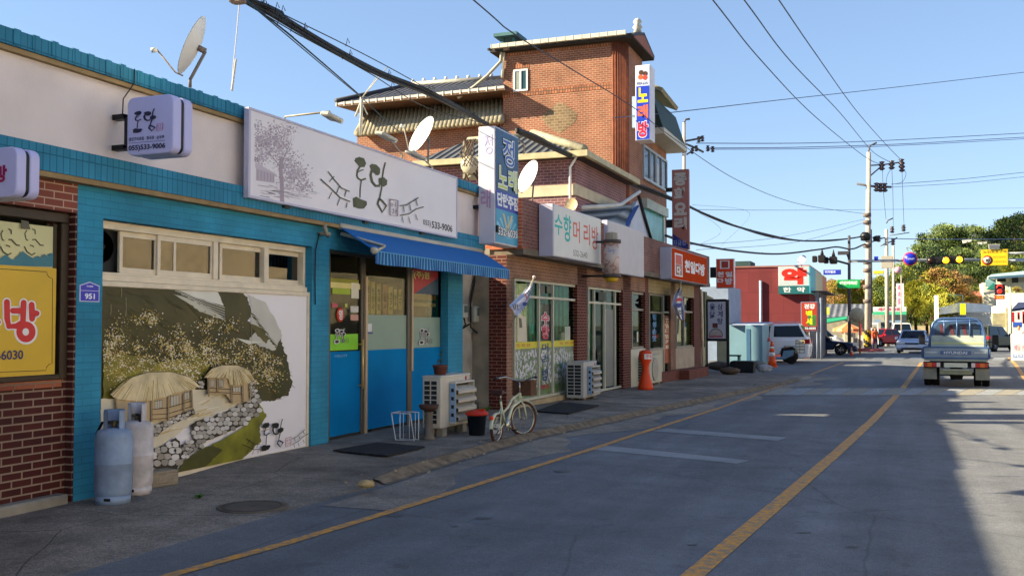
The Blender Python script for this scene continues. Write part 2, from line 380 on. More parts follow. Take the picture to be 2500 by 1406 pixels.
# ================= restaurant building (teal brick) =================
B_teal = brick('teal_painted_brick', '2f86a8', '2c80a0', '267494', .21, .066, .004, nv=.28, bump=.4, ns=1.6)
B_teals = brick('teal_soldier_course', '3080a2', '2a7696', '1c5c78', .22, .075, .005, rot=True, off=0, nv=.3, bump=.6)
B_dark = brick('dark_red_glazed_brick', '4a1d18', '3c1512', '8c7666', .215, .068, .008, nv=.25, bump=.5)
B_mid = brick('red_lintel_brick', '7c4438', '6c3a30', 'a98f7f', .215, .068, .006, nv=.2)
M_beige = mat('d6cccb', .85, .16, 1.1, .25, 40)
M_tan = mat('8f7a58', .9, .25, 5, .3, 40)
M_cream = mat('d8ccb4', .45, .12, 6)
M_dark = mat('1b1a19', .5, 0)
M_black = mat('17171a', .45, .1)
M_white = mat('d4d6da', .45, .05)
M_blue = mat('0274b0', .7, .16, 1.3, 0, 60, 0, .05)
M_steel = mat('57514a', .45, .1, 8, 0, 60, .3)
M_brown = mat('33271b', .45, .2, 5)
M_grey = mat('8d8d8b', .6, .15)
M_conc = mat('8a857a', .9, .25, 4, .5, 50)
Gc = glass('d8d6c4', 1.3); Gd = glass('a8a28c', 4)
def U(px, d=0, fr=FT): return fr.hit(px, 700, d)[0]
def Zt(px, py, d=0, fr=FT): return fr.hit(px, py, d)[1]
uL = 1.0; uE = U(1130); uP = U(1168)
zcap = Zt(300, 161, -.08); z1a = zcap - .14; zb1 = Zt(300, 392, -.12); zb0 = zb1 - .23
zb0s = Zt(400, 440, -.12)
T = Th('restaurant_building', 'low restaurant with teal painted brick piers and a beige upper wall', 'building', FT, (U(187), 0, 0))
m = T.mb(M_beige); m.box(uL, uP, .0, .25, zb1 - .02, z1a + .003); m.build('upper_wall')
m = T.mb(B_teals); m.box(uL, uP + .03, -.08, .3, z1a, zcap)
for k in range(60):       # slightly uneven capping bricks
    u = uL + 5 + k * .2 + random.uniform(0, .1)
    if u < uP - .1: m.box(u, u + .072, -.083 - random.random() * .006, .3, z1a + .01, zcap + random.uniform(.003, .012))
m.build('coping')
m = T.mb(M_tan); m.box(uL, uP + .02, -.06, -.002, z1a - .045, z1a - .003); m.box(uL, uP + .02, -.11, .2, zb0 - .05, zb0 - .002); m.build('ledge_underside')
m = T.mb(B_teals); m.box(uL, uP + .03, -.12, .002, zb0, zb1); m.build('band')
a0, a1, b0, b1 = U(187), U(250), U(762), U(804)
zw1 = Zt(250, 533); zbase = -.03
m = T.mb(B_teal); m.box(a0, a1, 0, .35, zbase - .05, zw1); m.build('pier')
m = T.mb(B_teal); m.box(b0, b1, 0, .35, -.1, zw1); m.build('pier')
e0, e1 = U(1094), U(1130)
m = T.mb(B_teal); m.box(e0, e1, 0, .4, -.15, zw1); m.build('pier')
m = T.mb(B_teal); m.box(a0, e1, 0.003, .35, zw1 + .001, zb0 - .03); m.build('lintel')
# end wall, back wall, roof
m = T.mb(mat('a8a093', .9, .2)); m.box(uE - .2, uE, .4, 7, -.2, zb0); m.box(uL, uE, 6.8, 7, -.2, zb0); m.build('rear_wall')
m = T.mb(mat('6f7468', .9, .2)); m.box(uL, uP - .01, .25, 7.2, zb0, zb0 + .18); m.box(uP - .15, uP, .25, 7.2, zb0 + .18, zb1 + .25); m.build('roof')
# left brick bay
m = T.mb(B_mid); zs = Zt(100, 508); m.box(uL, a0 - .002, 0.002, .3, zs, zb0 - .03); m.build('brick_lintel')
m = T.mb(B_dark); m.box(U(155, .09), a0 - .003, .088, .3, -.1, zs - .001); m.box(a0 - .02, a0 - .001, .004, .09, -.1, zs - .002)
zl = Zt(80, 948, .09); m.box(uL, U(155, .09), .09, .3, -.1, zl); m.build('brick_wall')
m = T.mb(brick('orange_sill_brick', '9a5a3c', '8a4a34', '7a6a58', .215, .068, .006)); m.box(uL, U(150, .09), .07, .12, zl, zl + .065); m.build('window_sill')
m = T.mb(M_conc); m.box(uL, U(172, .0), -.03, .12, -.02, .09); m.build('footing', bev=.02)
# brown framed window
wr = U(160, .1); zt_, zb_ = zs - .01, zl + .065
fw = T.mb(M_brown); fw.box(uL, wr, .06, .14, zt_ - .09, zt_); fw.box(wr - .09, wr, .06, .14, zb_, zt_ - .09); fw.box(wr - .145, wr - .1, .1, .16, zb_ + .04, zt_ - .1); fw.box(uL, wr - .09, .06, .14, zb_, zb_ + .05)
wo = fw.build('window', bev=.008)
u0, u1, z0, z1 = FT.rect(40, 138, 650, 912, .085); zy1 = Zt(100, 653, .085); zy0 = Zt(80, 922, .085)
pn = T.mb(mat('b4b68c', .15, .05, 2)); pn.box(uL, U(128, .11), .11, .115, zy1 - .1, zt_ - .13); pn.build('pane', wo)
yp = T.mb(mat('c9a52c', .35, .06, 2)); yp.box(uL, U(137, .085), .085, .1, zy0, zy1); ypo = yp.build('poster', wo)
# poster lines, lettering
def zo3(X, Y): return (X * 260 / 795, 500 + Y * 260 / 795)
lt = T.mb(); cv = Cv(lt, lambda x, y: FT.hit(*zo3(x, y), .085), .085)
bk = mat('3a2c18', .5, 0)
cv.line([(-700, 470), (0, 478), (350, 500), (352, 520), (365, 540), (392, 552), (388, 1185), (365, 1190), (348, 1210), (342, 1235), (0, 1248), (-700, 1275)], 5, bk)
Wh = mat('d9d5d8', .4, 0); Rd = mat('c0212c', .4, 0); Bl = mat('242a5c', .4, 0)
for w, mm in ((66, Wh), (44, Rd)):
    d = cv.lay()
    for pts in ([(50, 725), (52, 850), (66, 905), (120, 905), (170, 870), (175, 730)], [(95, 790), (165, 790)], [(235, 745), (238, 850)], [(240, 805), (272, 810)], [(-120, 730), (-118, 850)], [(-60, 740), (-60, 900)], [(-30, 870), (-18, 875)]):
        cv.line(pts, w, mm, d); [cv.poly([(p[0] + w / 2 * cos(a), p[1] + w / 2 * sin(a)) for a in [k * pi / 6 for k in range(12)]], mm, d=d - .0001 - .00007 * i) for i, p in enumerate(pts)]
    d = cv.lay(); R0 = 62 if mm is Wh else 0
    n = 28; cv.poly([(192 + (88 if mm is Wh else 72) * cos(2 * pi * k / n), 948 + (94 if mm is Wh else 78) * sin(2 * pi * k / n)) for k in range(n)], mm, d=d)
cv.poly([(190 + 24 * cos(2 * pi * k / 16), 948 + 28 * sin(2 * pi * k / 16)) for k in range(16)], Wh)
u0, u1, z0, z1 = FT.rect(-55, 56, 853, 877, .085); text(lt, '-6030', Bl, FT.hit(-6, 860, .08)[0], u1, Zt(20, 878, .08), Zt(20, 855, .08), .08, bold=.02)
lt.build('lettering', ypo)
# upper pane decoration: brushed letters over a teal wave
lt = T.mb(); cv = Cv(lt, lambda x, y: FT.hit(*zo3(x, y), .109), .109)
dk = mat('3c3a26', .5, 0); sh = mat('cfcf9f', .4, 0)
for ox in (0, -180, -360, -540):
    cv.line([(200 + ox, 190 ), (185 + ox, 215), (195 + ox, 260), (210 + ox, 268)], 8, dk); cv.line([(240 + ox, 180), (262 + ox, 190), (262 + ox, 220)], 8, dk); cv.line([(240 + ox, 262), (262 + ox, 258), (300 + ox, 300), (326 + ox, 304)], 9, dk)
    cv.line([(180 + ox, 310), (200 + ox, 350), (235 + ox, 375), (262 + ox, 360)], 9, dk); cv.line([(220 + ox, 302), (240 + ox, 305), (252 + ox, 316)], 8, dk)
cv.poly([(150, 115), (205, 125), (218, 185), (150, 178)], mat('575648', .5, 0)); cv.line([(115, 70), (150, 115)], 3, dk)
wv = [(-600, 380), (-300, 395)] + [(-260 + k * 22, 392 + 18 * sin(k * 1.3) - (40 if 18 < k < 20 else 0)) for k in range(20)] + [(200, 375), (240, 400), (270, 380), (300, 395), (320, 365), (345, 385), (370, 360), (388, 365), (388, 462), (-600, 440)]
cv.poly(wv, mat('2a6f80', .4, .05)); lt.build('lettering', wo)
# high window row
f0, f1 = a1 + .002, b0 - .002; dw = .1
zwb = Zt(300, 688, dw); zc = zw1 - .005
W = T.mb(M_cream)
zt2 = zc; W.box(f0, f1, dw, dw + .1, zt2 - .075, zt2); W.box(f0, f1, dw - .03, dw + .1, zwb, zwb + .06)
W.box(f0, f1, dw + .0, dw + .1, zwb + .06, zwb + .085)
for px in (524, 648): W.box(U(px - 5, dw), U(px + 6, dw), dw - .012, dw + .1, zwb + .085, zt2 - .075)
W.box(f1 - .05, f1, dw, dw + .1, zwb + .085, zt2 - .075)
wo = W.build('window', bev=.004)
zA, zB = zwb + .085, zt2 - .075
def sash(x0, x1, d, g, post=None):
    s = T.mb(M_cream); u0, u1 = U(x0, d), U(x1, d)
    s.box(u0, u1, d, d + .03, zB - .055, zB); s.box(u0, u1, d, d + .03, zA, zA + .06); s.box(u0, u0 + .045, d, d + .03, zA + .06, zB - .055); s.box(u1 - .045, u1, d, d + .03, zA + .06, zB - .055)
    if post: s.box(U(post - 3, d), U(post + 3, d), d + .004, d + .028, zA + .06, zB - .055)
    s.build('frame', wo, bev=.003)
    p = T.mb(g); p.box(u0 + .045, u1 - .045, d + .012, d + .018, zA + .06, zB - .055); p.build('pane', wo)
sash(291, 384, dw + .045, Gd); sash(384, 520, dw + .015, Gd, 427); sash(536, 650, dw + .045, Gd); sash(650, 752, dw + .075, Gd)
s = T.mb(mat('a09270', .9, .4, 2.5)); s.box(f0 + .55, f1, dw + .35, dw + .37, zwb - .1, zt2); s.build('reflection_board')  # backing board; its tan colour stands in for the reflection in the panes
s = T.mb(mat('23262b', .6, .2)); u0, u1, _, _ = FT.rect(250, 290, 600, 650, dw + .12); s.box(u0, u1 + .1, dw + .12, dw + .14, zA, zB)
c = ((u0 + U(264, dw)) / 2, dw + .1, Zt(258, 603, dw + .1))
for r in (.05, .085, .12, .155): s.lathe([(r, 0), (r, .02), (r - .012, .02), (r - .012, 0)], c, M_black, 20, 'y')
s.lathe([(.03, -.01), (.03, .03)], c, M_black, 10, 'y')
for a in range(6): s.box(c[0] - .004, c[0] + .004, dw + .105, dw + .112, c[2] - .15, c[2] + .15, M_black) if a == 0 else None
s.build('exhaust_fan')
# mural board
MU = Th('mural_board', 'large framed mural of two thatched cottages and an olive forest on the teal wall', 'mural', FT, (f0, .0, 0.05))
dm = .05; zt3 = zwb - .004; zb3 = Zt(700, 1120, dm)
m = MU.mb(M_cream); z0m = Zt(600, 1128, dm); m.box(f0 + .0, f1, dm - .02, dm + .08, zt3 - .05, zt3); m.box(f1 - .045, f1, dm - .02, dm + .08, z0m + .05, zt3 - .05); m.box(f0, f1, dm - .02, dm + .08, z0m, z0m + .05); m.build('frame', bev=.004)
z0m += .05; zt3 -= .05; f1m = f1 - .045
m = MU.mb(mat('e0dde2', .4, .03, 1)); m.box(f0, f1m, dm, dm + .06, z0m, zt3)
def cl(u, z): return (min(max(u, f0 + .002), f1m - .002), min(max(z, z0m + .002), zt3 - .002))
def mz(x, y): return cl(*FT.hit(x / 2.34375, 700 + y / 2.34375, dm))
def inside(p, poly):
    r = False; n = len(poly)
    for i in range(n):
        a, b = poly[i], poly[i - 1]
        if (a[1] > p[1]) != (b[1] > p[1]) and p[0] < (b[0] - a[0]) * (p[1] - a[1]) / (b[1] - a[1]) + a[0]: r = not r
    return r
cv = Cv(m, mz, dm, .0005); rn = random.Random(3)
def c0(h, r=.5): return mat(h, r, .1, 3)
ol, ol2, ol3, gr = mat('44401f', .5, .45, 1.6), mat('5b5529', .5, .4, 4), mat('6d6a2a', .5, .4, 4), c0('a9a99a')
cv.poly([(560, -30), (900, -30), (1240, -12), (1370, 20), (1415, 60), (1440, 150), (1420, 195), (1470, 260), (1540, 290), (1600, 330), (1620, 390), (1655, 480), (1668, 570), (1650, 620), (1560, 650), (1480, 660), (1400, 700), (560, 700)], ol, 5, 9)
cv.poly([(980, 5), (1180, 12), (1245, 25), (1265, 70), (1278, 108), (1190, 85), (1080, 45)], c0('d2d2c8'), 2, 4)
cv.poly([(985, 38), (1060, 62), (1200, 118), (1290, 190), (1230, 175), (1140, 140), (1090, 100)], c0('b9b9a8'), 3, 4)
for i in range(9): y = i * 9; cv.line([(1000 + y * 2, 22 + y * 1.1), (1150 + y, 75 + y), (1285, 120 + y * .8)], 3, ol if i % 2 else c0('d2d2c8'))
cv.poly([(1410, 40), (1520, 90), (1600, 240), (1612, 300), (1570, 365), (1500, 345), (1420, 300), (1470, 250), (1430, 200), (1445, 130)], c0('bcbbb2'), 4, 6)
cv.poly([(1430, 210), (1500, 240), (1535, 300), (1520, 325), (1470, 280)], ol2, 3, 5); cv.poly([(1350, 295), (1500, 318), (1420, 330)], c0('cfcfc2'), 3, 3)
cv.poly([(1600, 300), (1640, 400), (1670, 560), (1600, 640), (1540, 560), (1560, 420)], mat('3c3d1a', .5, .4, 3), 6, 8)
for i in range(170):
    x = rn.uniform(590, 1620); y = rn.uniform(5, 420); a = .5 + (x - 900) / 1200; l = rn.uniform(30, 110)
    if inside((x, y), [(582, 0), (960, 0), (1000, 60), (1250, 190), (1400, 190), (1440, 330), (1640, 400), (1650, 600), (582, 420)]): cv.line([(x, y), (x + l * .5 * cos(a), y + l * .5 * sin(a) + 3), (x + l * cos(a), y + l * sin(a))], rn.uniform(2, 9), rn.choice((ol, ol2, mat('4e4a26', .5, .4, 5), mat('3a3619', .5, .4, 5))), d=dm - .0065 - rn.random() * .0004, w1=1)
cv.k += 2
for i in range(60):
    t = rn.random(); P_ = [(1440, 150), (1540, 290), (1620, 390), (1668, 570), (1560, 650)]; j = int(t * 4); f_ = t * 4 - j; x = P_[j][0] + (P_[j + 1][0] - P_[j][0]) * f_; y = P_[j][1] + (P_[j + 1][1] - P_[j][1]) * f_
    cv.line([(x - 20, y - 10), (x, y), (x + rn.uniform(8, 26), y + rn.uniform(4, 22))], rn.uniform(3, 8), ol, d=dm - .0072 - rn.random() * .0003, w1=.6)
# drips
for (x, y0, y1) in ((630, 100, 160), (690, 0, 60), (716, 60, 170), (1435, 220, 420), (1497, 340, 400)): cv.line([(x, y0), (x + 2, (y0 + y1) / 2), (x - 1, y1)], 2.5, c0('8f8a70'))
# blossom
cols = [c0(h) for h in ('b9a04c', 'c9b97a', 'ddd8c8', '9a8a3c', 'a8803a', '8d862c', 'dcd2b4')]
bl = []
cl_ = [(rn.uniform(590, 1450), rn.gauss(420, 95)) for _ in range(120)] + [(rn.uniform(1440, 1590), rn.uniform(400, 580)) for _ in range(16)] + [(840, 170), (870, 200), (780, 190), (1200, 200), (1160, 230), (670, 290), (640, 330), (1290, 240)] * 2
for cx, cy in cl_:
    s = rn.uniform(14, 34); k = rn.choice((24, 36, 50))
    if cy > 560: continue
    bl += [(rn.gauss(cx, s), rn.gauss(cy, s * .8)) for _ in range(k)]
bl = [p for p in bl if 585 < p[0] < 1640 and 60 < p[1] < 620]
cv.poly([(585, 420), (700, 380), (900, 440), (1120, 400), (1200, 440), (1120, 560), (800, 620), (585, 640)], mat('7f7828', .5, .6, 5), 8, 8)
cv.dots([p for p in bl if rn.random() < .5], 3, 6, [ol, ol2, ol3]); cv.dots(bl, 1.6, 4.9, cols); cv.dots([p for p in bl if rn.random() < .06], 3.5, 6.5, [cols[2], cols[1]])
# yard
yd = c0('cfc6ae'); cv.poly([(570, 640), (700, 640), (1080, 585), (1180, 590), (1440, 560), (1465, 640), (1330, 690), (1120, 770), (1060, 800), (990, 860), (870, 930), (570, 1060)], yd, 3, 5)
for i in range(30): x = rn.uniform(880, 1350); y = 800 - (x - 880) * .42 + rn.uniform(-40, 70); cv.line([(x, y), (x + rn.uniform(40, 90), y - rn.uniform(14, 30))], rn.uniform(3, 9), c0(rn.choice(('c2b080', 'dcd6c6', 'b8a06c', 'd8cdb0'))))
st0 = c0('2f2a22'); stn = [c0(h) for h in ('b9b6b0', 'a39f98', 'c9c6c4', '8d8880')]
def stones(poly, s):
    cv.poly(poly, st0, 3, 3); xs = [p[0] for p in poly]; ys_ = [p[1] for p in poly]; d = cv.lay(); y = min(ys_); r = 0
    while y < max(ys_):
        x = min(xs) + (s * .5 if r % 2 else 0)
        while x < max(xs):
            c = (x + rn.uniform(-.15, .15) * s, y + rn.uniform(-.15, .15) * s)
            if inside(c, poly):
                n = 8; q = rn.uniform(.46, .52) * s; cv.poly([(c[0] + q * 1.12 * cos(2 * pi * k / n) * rn.uniform(.85, 1.1), c[1] + q * .95 * sin(2 * pi * k / n) * rn.uniform(.85, 1.1)) for k in range(n)], rn.choice(stn), d=d)
            x += s
        y += s * .86; r += 1
stones([(1120, 530), (1160, 540), (1150, 590), (1125, 580)], 16); stones([(1405, 540), (1440, 560), (1465, 620), (1470, 700), (1400, 700), (1420, 620)], 20)
stones([(860, 800), (900, 775), (1000, 730), (1095, 695), (1100, 725), (1000, 775), (930, 810), (870, 860)], 22)
# water and bank
gn = mat('7c7c22', .5, .5, 3); cv.poly([(1470, 670), (1515, 735), (1470, 800), (1480, 880), (1400, 960), (1340, 1015), (1000, 1062), (1040, 990), (1130, 930), (1250, 880), (1400, 790)], gn, 4, 8)
cv.poly([(1000, 1062), (1040, 990), (1130, 930), (1200, 905), (1260, 930), (1150, 1040)], mat('4a4a1c', .5, .5, 3), 4, 8)
stones([(1078, 790), (1110, 765), (1200, 745), (1300, 705), (1400, 650), (1470, 600), (1472, 720), (1400, 780), (1290, 830), (1150, 885), (1140, 925), (1110, 930), (1090, 860)], 30)
stones([(1020, 905), (1100, 865), (1110, 930), (1050, 975), (1022, 985)], 24); stones([(860, 925), (930, 900), (990, 860), (1012, 880), (1022, 990), (1000, 1040), (900, 1040), (800, 1010)], 42)
# huts
wd_ = c0('b8a17c'); wk = c0('3a2a1a'); pp = c0('b9b4a4')
def hut(wall, roof, posts, panels, deck):
    cv.poly(wall, wd_); 
    for p in panels: cv.poly(p, pp); xs = [q[0] for q in p]; ys_ = [q[1] for q in p]; [cv.line([(min(xs) + (max(xs) - min(xs)) * t, min(ys_)), (min(xs) + (max(xs) - min(xs)) * t, max(ys_))], 1.6, wk) for t in (0, .33, .66, 1)]; cv.line([p[0], p[1]], 2, wk); cv.line([p[-1], p[-2]], 2, wk)
    for p in deck: cv.line(p, 4, wk)
    for p in posts: cv.line(p, 9, wk); cv.line(p, 4, wd_)
    cv.poly(roof, mat('cfc09a', .6, .3, 6), 3, 4)
    cx = sum(p[0] for p in roof) / len(roof); top = min(p[1] for p in roof); d = cv.lay(); ms = [c0(h) for h in ('9c8654', 'dccfa4', 'b49e6a', '84703f', 'd0c08e')]
    for i in range(150):
        t = rn.random(); j = rn.randrange(len(roof)); a, b = roof[j], roof[(j + 1) % len(roof)]; e = (a[0] + (b[0] - a[0]) * t, a[1] + (b[1] - a[1]) * t)
        if e[1] < top + (max(p[1] for p in roof) - top) * .45: continue
        s = (cx + (e[0] - cx) * .55, top + 14 + rn.uniform(0, 20)); q = rn.uniform(0, .75)
        s = (s[0] + (e[0] - s[0]) * q, s[1] + (e[1] - s[1]) * q); cv.line([s, e], rn.uniform(1.5, 4), rn.choice(ms), d=d - rn.random() * .0004)
    cv.lay(); cv.line(roof[:6], 3, wk)
hut([(640, 640), (1080, 575), (1085, 690), (940, 765), (650, 770)], [(605, 612), (660, 570), (730, 515), (820, 487), (960, 485), (1060, 515), (1115, 568), (1080, 585), (1000, 600), (920, 628), (850, 645), (760, 655), (640, 640)],
    [[(640, 645), (645, 710)], [(735, 660), (735, 760)], [(845, 650), (845, 770)], [(940, 620), (940, 765)], [(1028, 605), (1030, 715)], [(1072, 590), (1078, 700)]],
    [[(870, 655), (910, 645), (910, 690), (870, 700)], [(958, 628), (1005, 615), (1005, 670), (958, 685)], [(1036, 605), (1062, 598), (1064, 640), (1036, 648)]], [[(850, 700), (940, 690), (1080, 650)], [(850, 730), (940, 725), (1085, 680)], [(850, 755), (940, 750), (1085, 700)]])
hut([(1160, 515), (1290, 520), (1400, 540), (1402, 655), (1300, 662), (1270, 615), (1162, 612)], [(1132, 517), (1180, 465), (1240, 447), (1330, 447), (1395, 475), (1425, 525), (1400, 548), (1335, 562), (1285, 560), (1275, 520), (1200, 520)],
    [[(1165, 520), (1165, 628)], [(1215, 520), (1215, 600)], [(1296, 560), (1296, 662)], [(1358, 560), (1360, 658)], [(1400, 545), (1402, 650)]],
    [[(1180, 530), (1202, 530), (1202, 572), (1180, 572)], [(1228, 530), (1250, 530), (1250, 572), (1228, 572)], [(1306, 572), (1350, 572), (1350, 602), (1306, 602)]], [[(1165, 578), (1290, 585)], [(1165, 600), (1290, 606)], [(1300, 612), (1355, 612)]])
# brush logo: traced once, reused at other sizes
LOGO = dict(
 poly=[[(958, 580), (968, 555), (1000, 546), (1040, 560), (1055, 600), (1042, 630), (1005, 632), (985, 612)], [(945, 885), (975, 870), (1010, 893), (1060, 910), (1062, 935), (1040, 968), (1000, 970), (950, 955)],
       [(1080, 620), (1100, 603), (1140, 610), (1168, 640), (1170, 680), (1150, 700), (1118, 682), (1095, 655)], [(1155, 722), (1200, 712), (1228, 740), (1225, 775), (1195, 792), (1158, 770)]],
 line=[([(1002, 628), (982, 660), (978, 700), (988, 722), (1012, 737), (1052, 724)], 15), ([(1034, 652), (1008, 658), (985, 672)], 9), ([(1015, 740), (1006, 800), (1003, 880)], 10),
       ([(1100, 655), (1090, 695), (1102, 750), (1130, 784), (1166, 782)], 20), ([(1140, 688), (1128, 694)], 9), ([(1210, 592), (1195, 650), (1185, 720), (1180, 800), (1162, 890)], 12),
       ([(1160, 885), (1147, 930), (1185, 998), (1218, 945), (1182, 905), (1160, 888)], 16)],
 lad=[([(740, 665), (790, 730), (850, 800), (918, 830)], 8), ([(680, 728), (760, 800), (840, 880), (922, 912)], 9), ([(790, 705), (750, 750)], 7), ([(833, 788), (810, 842)], 7), ([(890, 820), (875, 870)], 7), ([(770, 835), (745, 890)], 6), ([(835, 890), (815, 945)], 6), ([(895, 920), (888, 962)], 6),
      ([(1325, 945), (1380, 940), (1430, 910), (1478, 878)], 9), ([(1325, 1025), (1400, 1012), (1460, 972), (1520, 955)], 9), ([(1355, 950), (1360, 1000)], 6), ([(1405, 935), (1415, 985)], 6), ([(1455, 895), (1470, 945)], 6), ([(1345, 1035), (1352, 1083)], 5), ([(1395, 1035), (1408, 1090)], 5), ([(1452, 1015), (1468, 1065)], 5)],
 stamp=[([(1242, 893), (1308, 903), (1304, 1030), (1242, 1022), (1242, 893)], 6), ([(1258, 920), (1258, 955)], 4), ([(1258, 936), (1270, 936)], 4), ([(1285, 915), (1285, 955)], 4), ([(1256, 975), (1270, 970), (1270, 1005), (1256, 1005)], 4), ([(1290, 970), (1290, 1012)], 4), ([(1280, 990), (1298, 990)], 4)])
def logo_uv(p):          # sign pixel -> metres on the wall
    return FT.hit(580 + p[0] / 3.347, 220 + p[1] / 3.347, -.2)
LU0, LZ0 = logo_uv((680, 960)); LU1, _ = logo_uv((1520, 960)); _, LZ1 = logo_uv((1000, 548)); LZb = logo_uv((1000, 970))[1]
def logo(mb, place, d, mk, ms=None, ladder=True, outline=None, stamp=True, k=1.0, ax='u'):
    g = lambda x, y: place(*logo_uv((x, y)))
    cv = Cv(mb, g, d, .0006)
    if ax == 'd': cv.P = lambda p, dd: (dd,) + (lambda q: (q[0], q[1]))(g(p[0], p[1]))
    if outline:
        dd = cv.lay()
        for p in LOGO['poly']:
            cx = sum(q[0] for q in p) / len(p); cy = sum(q[1] for q in p) / len(p); cv.poly([(cx + (q[0] - cx) * 1.45, cy + (q[1] - cy) * 1.45) for q in p], outline, d=dd)
        for p, w in LOGO['line']: cv.line(p, w * k + 26, outline, d=dd - .0001)
    for p in LOGO['poly']: cv.poly(p, mk, 1, 3)
    for p, w in LOGO['line'] + (LOGO['lad'] if ladder else []): cv.line(p, w * k * 1.0, mk)
    if stamp:
        for p, w in LOGO['stamp']: cv.line(p, w * 1.15, ms or mk)
ink = mat('16150f', .5, 0); redink = mat('a03038', .5, 0)
def place_rect(u0, u1, zb):   # scale whole logo (with ladders) into u0..u1 with its base at zb
    s = (u1 - u0) / (LU1 - LU0); return lambda u, z: (u0 + (u - LU0) * s, zb + (z - LZb) * s)
uu0 = FT.hit(585, 1100, dm)[0]; uu1 = FT.hit(746, 1100, dm)[0]
logo(m, place_rect(uu0, uu1, Zt(640, 1100, dm)), dm - .03, ink, redink)
m.build('panel')
# ---------------- entrance ----------------
dd = .14; zg1 = Zt(830, 622, dd); zg0 = Zt(830, 1083, dd)
en0, en1 = U(804, .0), U(1094)
bays = [(U(806, dd), U(880, dd)), (U(890, dd), U(993, dd)), (U(1004, dd), U(1090, dd))]
F_ = T.mb(M_steel)
for px in ((880, 890), (993, 1004)): F_.box(U(px[0], dd), U(px[1], dd), dd - .02, dd + .06, zg0, zg1)
F_.box(en0, en1, dd - .01, dd + .05, zg1, zg1 + .07); F_.box(en0, U(806, dd), dd - .01, dd + .05, zg0, zg1); F_.box(U(1088, dd), e0, dd - .01, dd + .05, zg0, zg1); F_.box(U(890, dd), en1, dd - .03, dd + .1, zg0 - .05, zg0 + .03)
storef = F_.build('storefront', bev=.004)
m = T.mb(M_dark); m.box(en0, en1, dd + .05, .3, zg1 + .07, zw1 - .002); m.build('transom_board')
zf = Zt(830, 858, dd); zfb = Zt(830, 1062, dd); ztr = Zt(830, 733, dd)
for i, (p, q) in enumerate(bays):
    g = T.mb(Gc); g.box(p, q, dd + .01, dd + .018, zf, zg1 - .0); g.build('pane', storef)
    g = T.mb(M_blue); g.box(p, q, dd - .002, dd + .012, zfb if i else Zt(830, 1062, dd), zf); g.build('lower_film', storef)
m = T.mb(M_dark); m.box(bays[0][0], bays[0][1], dd, dd + .03, zfb - .06, zfb - .002); m.build('door_gap')
m = T.mb(M_steel); m.box(bays[0][0], bays[0][1], dd - .01, dd + .03, zg0 + .03, zfb - .06); hd = m.build('kick_plate')
m = T.mb(mat('c9a66a', .35, .1, 5, 0, 60, .3)); m.tube([(U(876, dd), dd - .07, Zt(876, 828, dd)), (U(876, dd), dd - .07, Zt(876, 948, dd))], .018); m.tube([(U(876, dd), dd - .07, Zt(876, 840, dd)), (U(876, dd), dd, Zt(876, 840, dd))], .01); m.tube([(U(876, dd), dd - .07, Zt(876, 940, dd)), (U(876, dd), dd, Zt(876, 940, dd))], .01); m.build('door_handle')
m = T.mb(mat('b09a7c', .4, .1, 5)); m.box(U(887, dd), U(892, dd), dd - .045, dd - .02, zg0, Zt(888, 675, dd)); m.box(U(1001, dd), U(1004.5, dd), dd - .04, dd - .02, Zt(1003, 905, dd), Zt(1003, 660, dd)); m.build('post_trim')
m = T.mb(mat('7c9488', .4, .05)); 
for i in (1, 2): m.box(bays[i][0], bays[i][1], dd + .003, dd + .006, zf, Zt(900, 768 if i == 1 else 772, dd))
m.build('frosted_film', storef)
# inside: back wall, menu strips, posters
I = T.mb(mat('7a7058', .8, .2)); I.box(en0 - 1, en1 + .5, 3.2, 3.3, -.1, zg1 + .3); I.box(en0 - 1, en1 + .5, .3, 3.2, -.12, -.1, mat('5a5248', .7, .2)); I.box(en0 - 1, en1 + .5, .35, 3.2, zg1 + .25, zg1 + .3)
I.build('interior')
lt = T.mb(); yl, yo = mat('e4dc80', .6, .1), mat('dc9a70', .6, .1)
rn = random.Random(6)
for k, px in enumerate((893, 905, 920, 935, 949, 962, 973)):
    w = 10 if k < 5 else 7; u0, u1 = U(px, dd + .06), U(px + w, dd + .06); z1_ = Zt(px, 683 + k * 4 if k < 5 else 706, dd + .06); z0_ = Zt(px, 767 if k < 5 else 755, dd + .06)
    lt.box(u0, u1, dd + .06, dd + .063, z0_, z1_, yo if k == 3 else yl); vtext(lt, ['해물탕', '된장국', '청국장', '순두부', '생선구이', '밥', '국'][k], bk, u0 + .02, u1 - .02, z0_ + .05, z1_ - .08, dd + .058, bold=.02)
lt.build('menu_strip')
lt = T.mb()
def lb(x0, x1, yt, yb, c, d=dd + .004): u0, u1, z0_, z1_ = FT.rect(x0, x1, yt, yb, d); lt.box(u0, u1, d, d + .003, z0_, z1_, mat(c, .5, .1)); return u0, u1, z0_, z1_, d
lb(805, 876, 678, 688, '8f9028'); lb(805, 882, 688, 702, 'ddd38a'); lb(812, 856, 703, 717, '9fb82c'); lb(858, 876, 690, 728, 'e0dccb', dd + .002); lb(811, 824, 740, 750, 'c05060'); lb(842, 848, 741, 750, 'b8bf4c'); lb(806, 874, 816, 856, '7cc420')
r = lb(856, 875, 747, 762, 'c2c2bd'); r = lb(856, 875, 768, 782, 'c08f80'); r = lb(896, 908, 790, 810, 'c8ccd0', dd - .004); lb(898, 910, 810, 815, '39507a', dd - .004)
c = FT.hit(827, 768, dd - .005); lt.lathe([(.001, 0), (.1, 0), (.1, .004)], (c[0] + .05, dd - .003, c[1]), mat('c8452c', .4, 0), 24, 'y'); text(lt, '영', Wh, c[0], c[0] + .1, c[1] - .07, c[1] + .07, dd - .006, bold=.03)
lt.build('window_sticker')
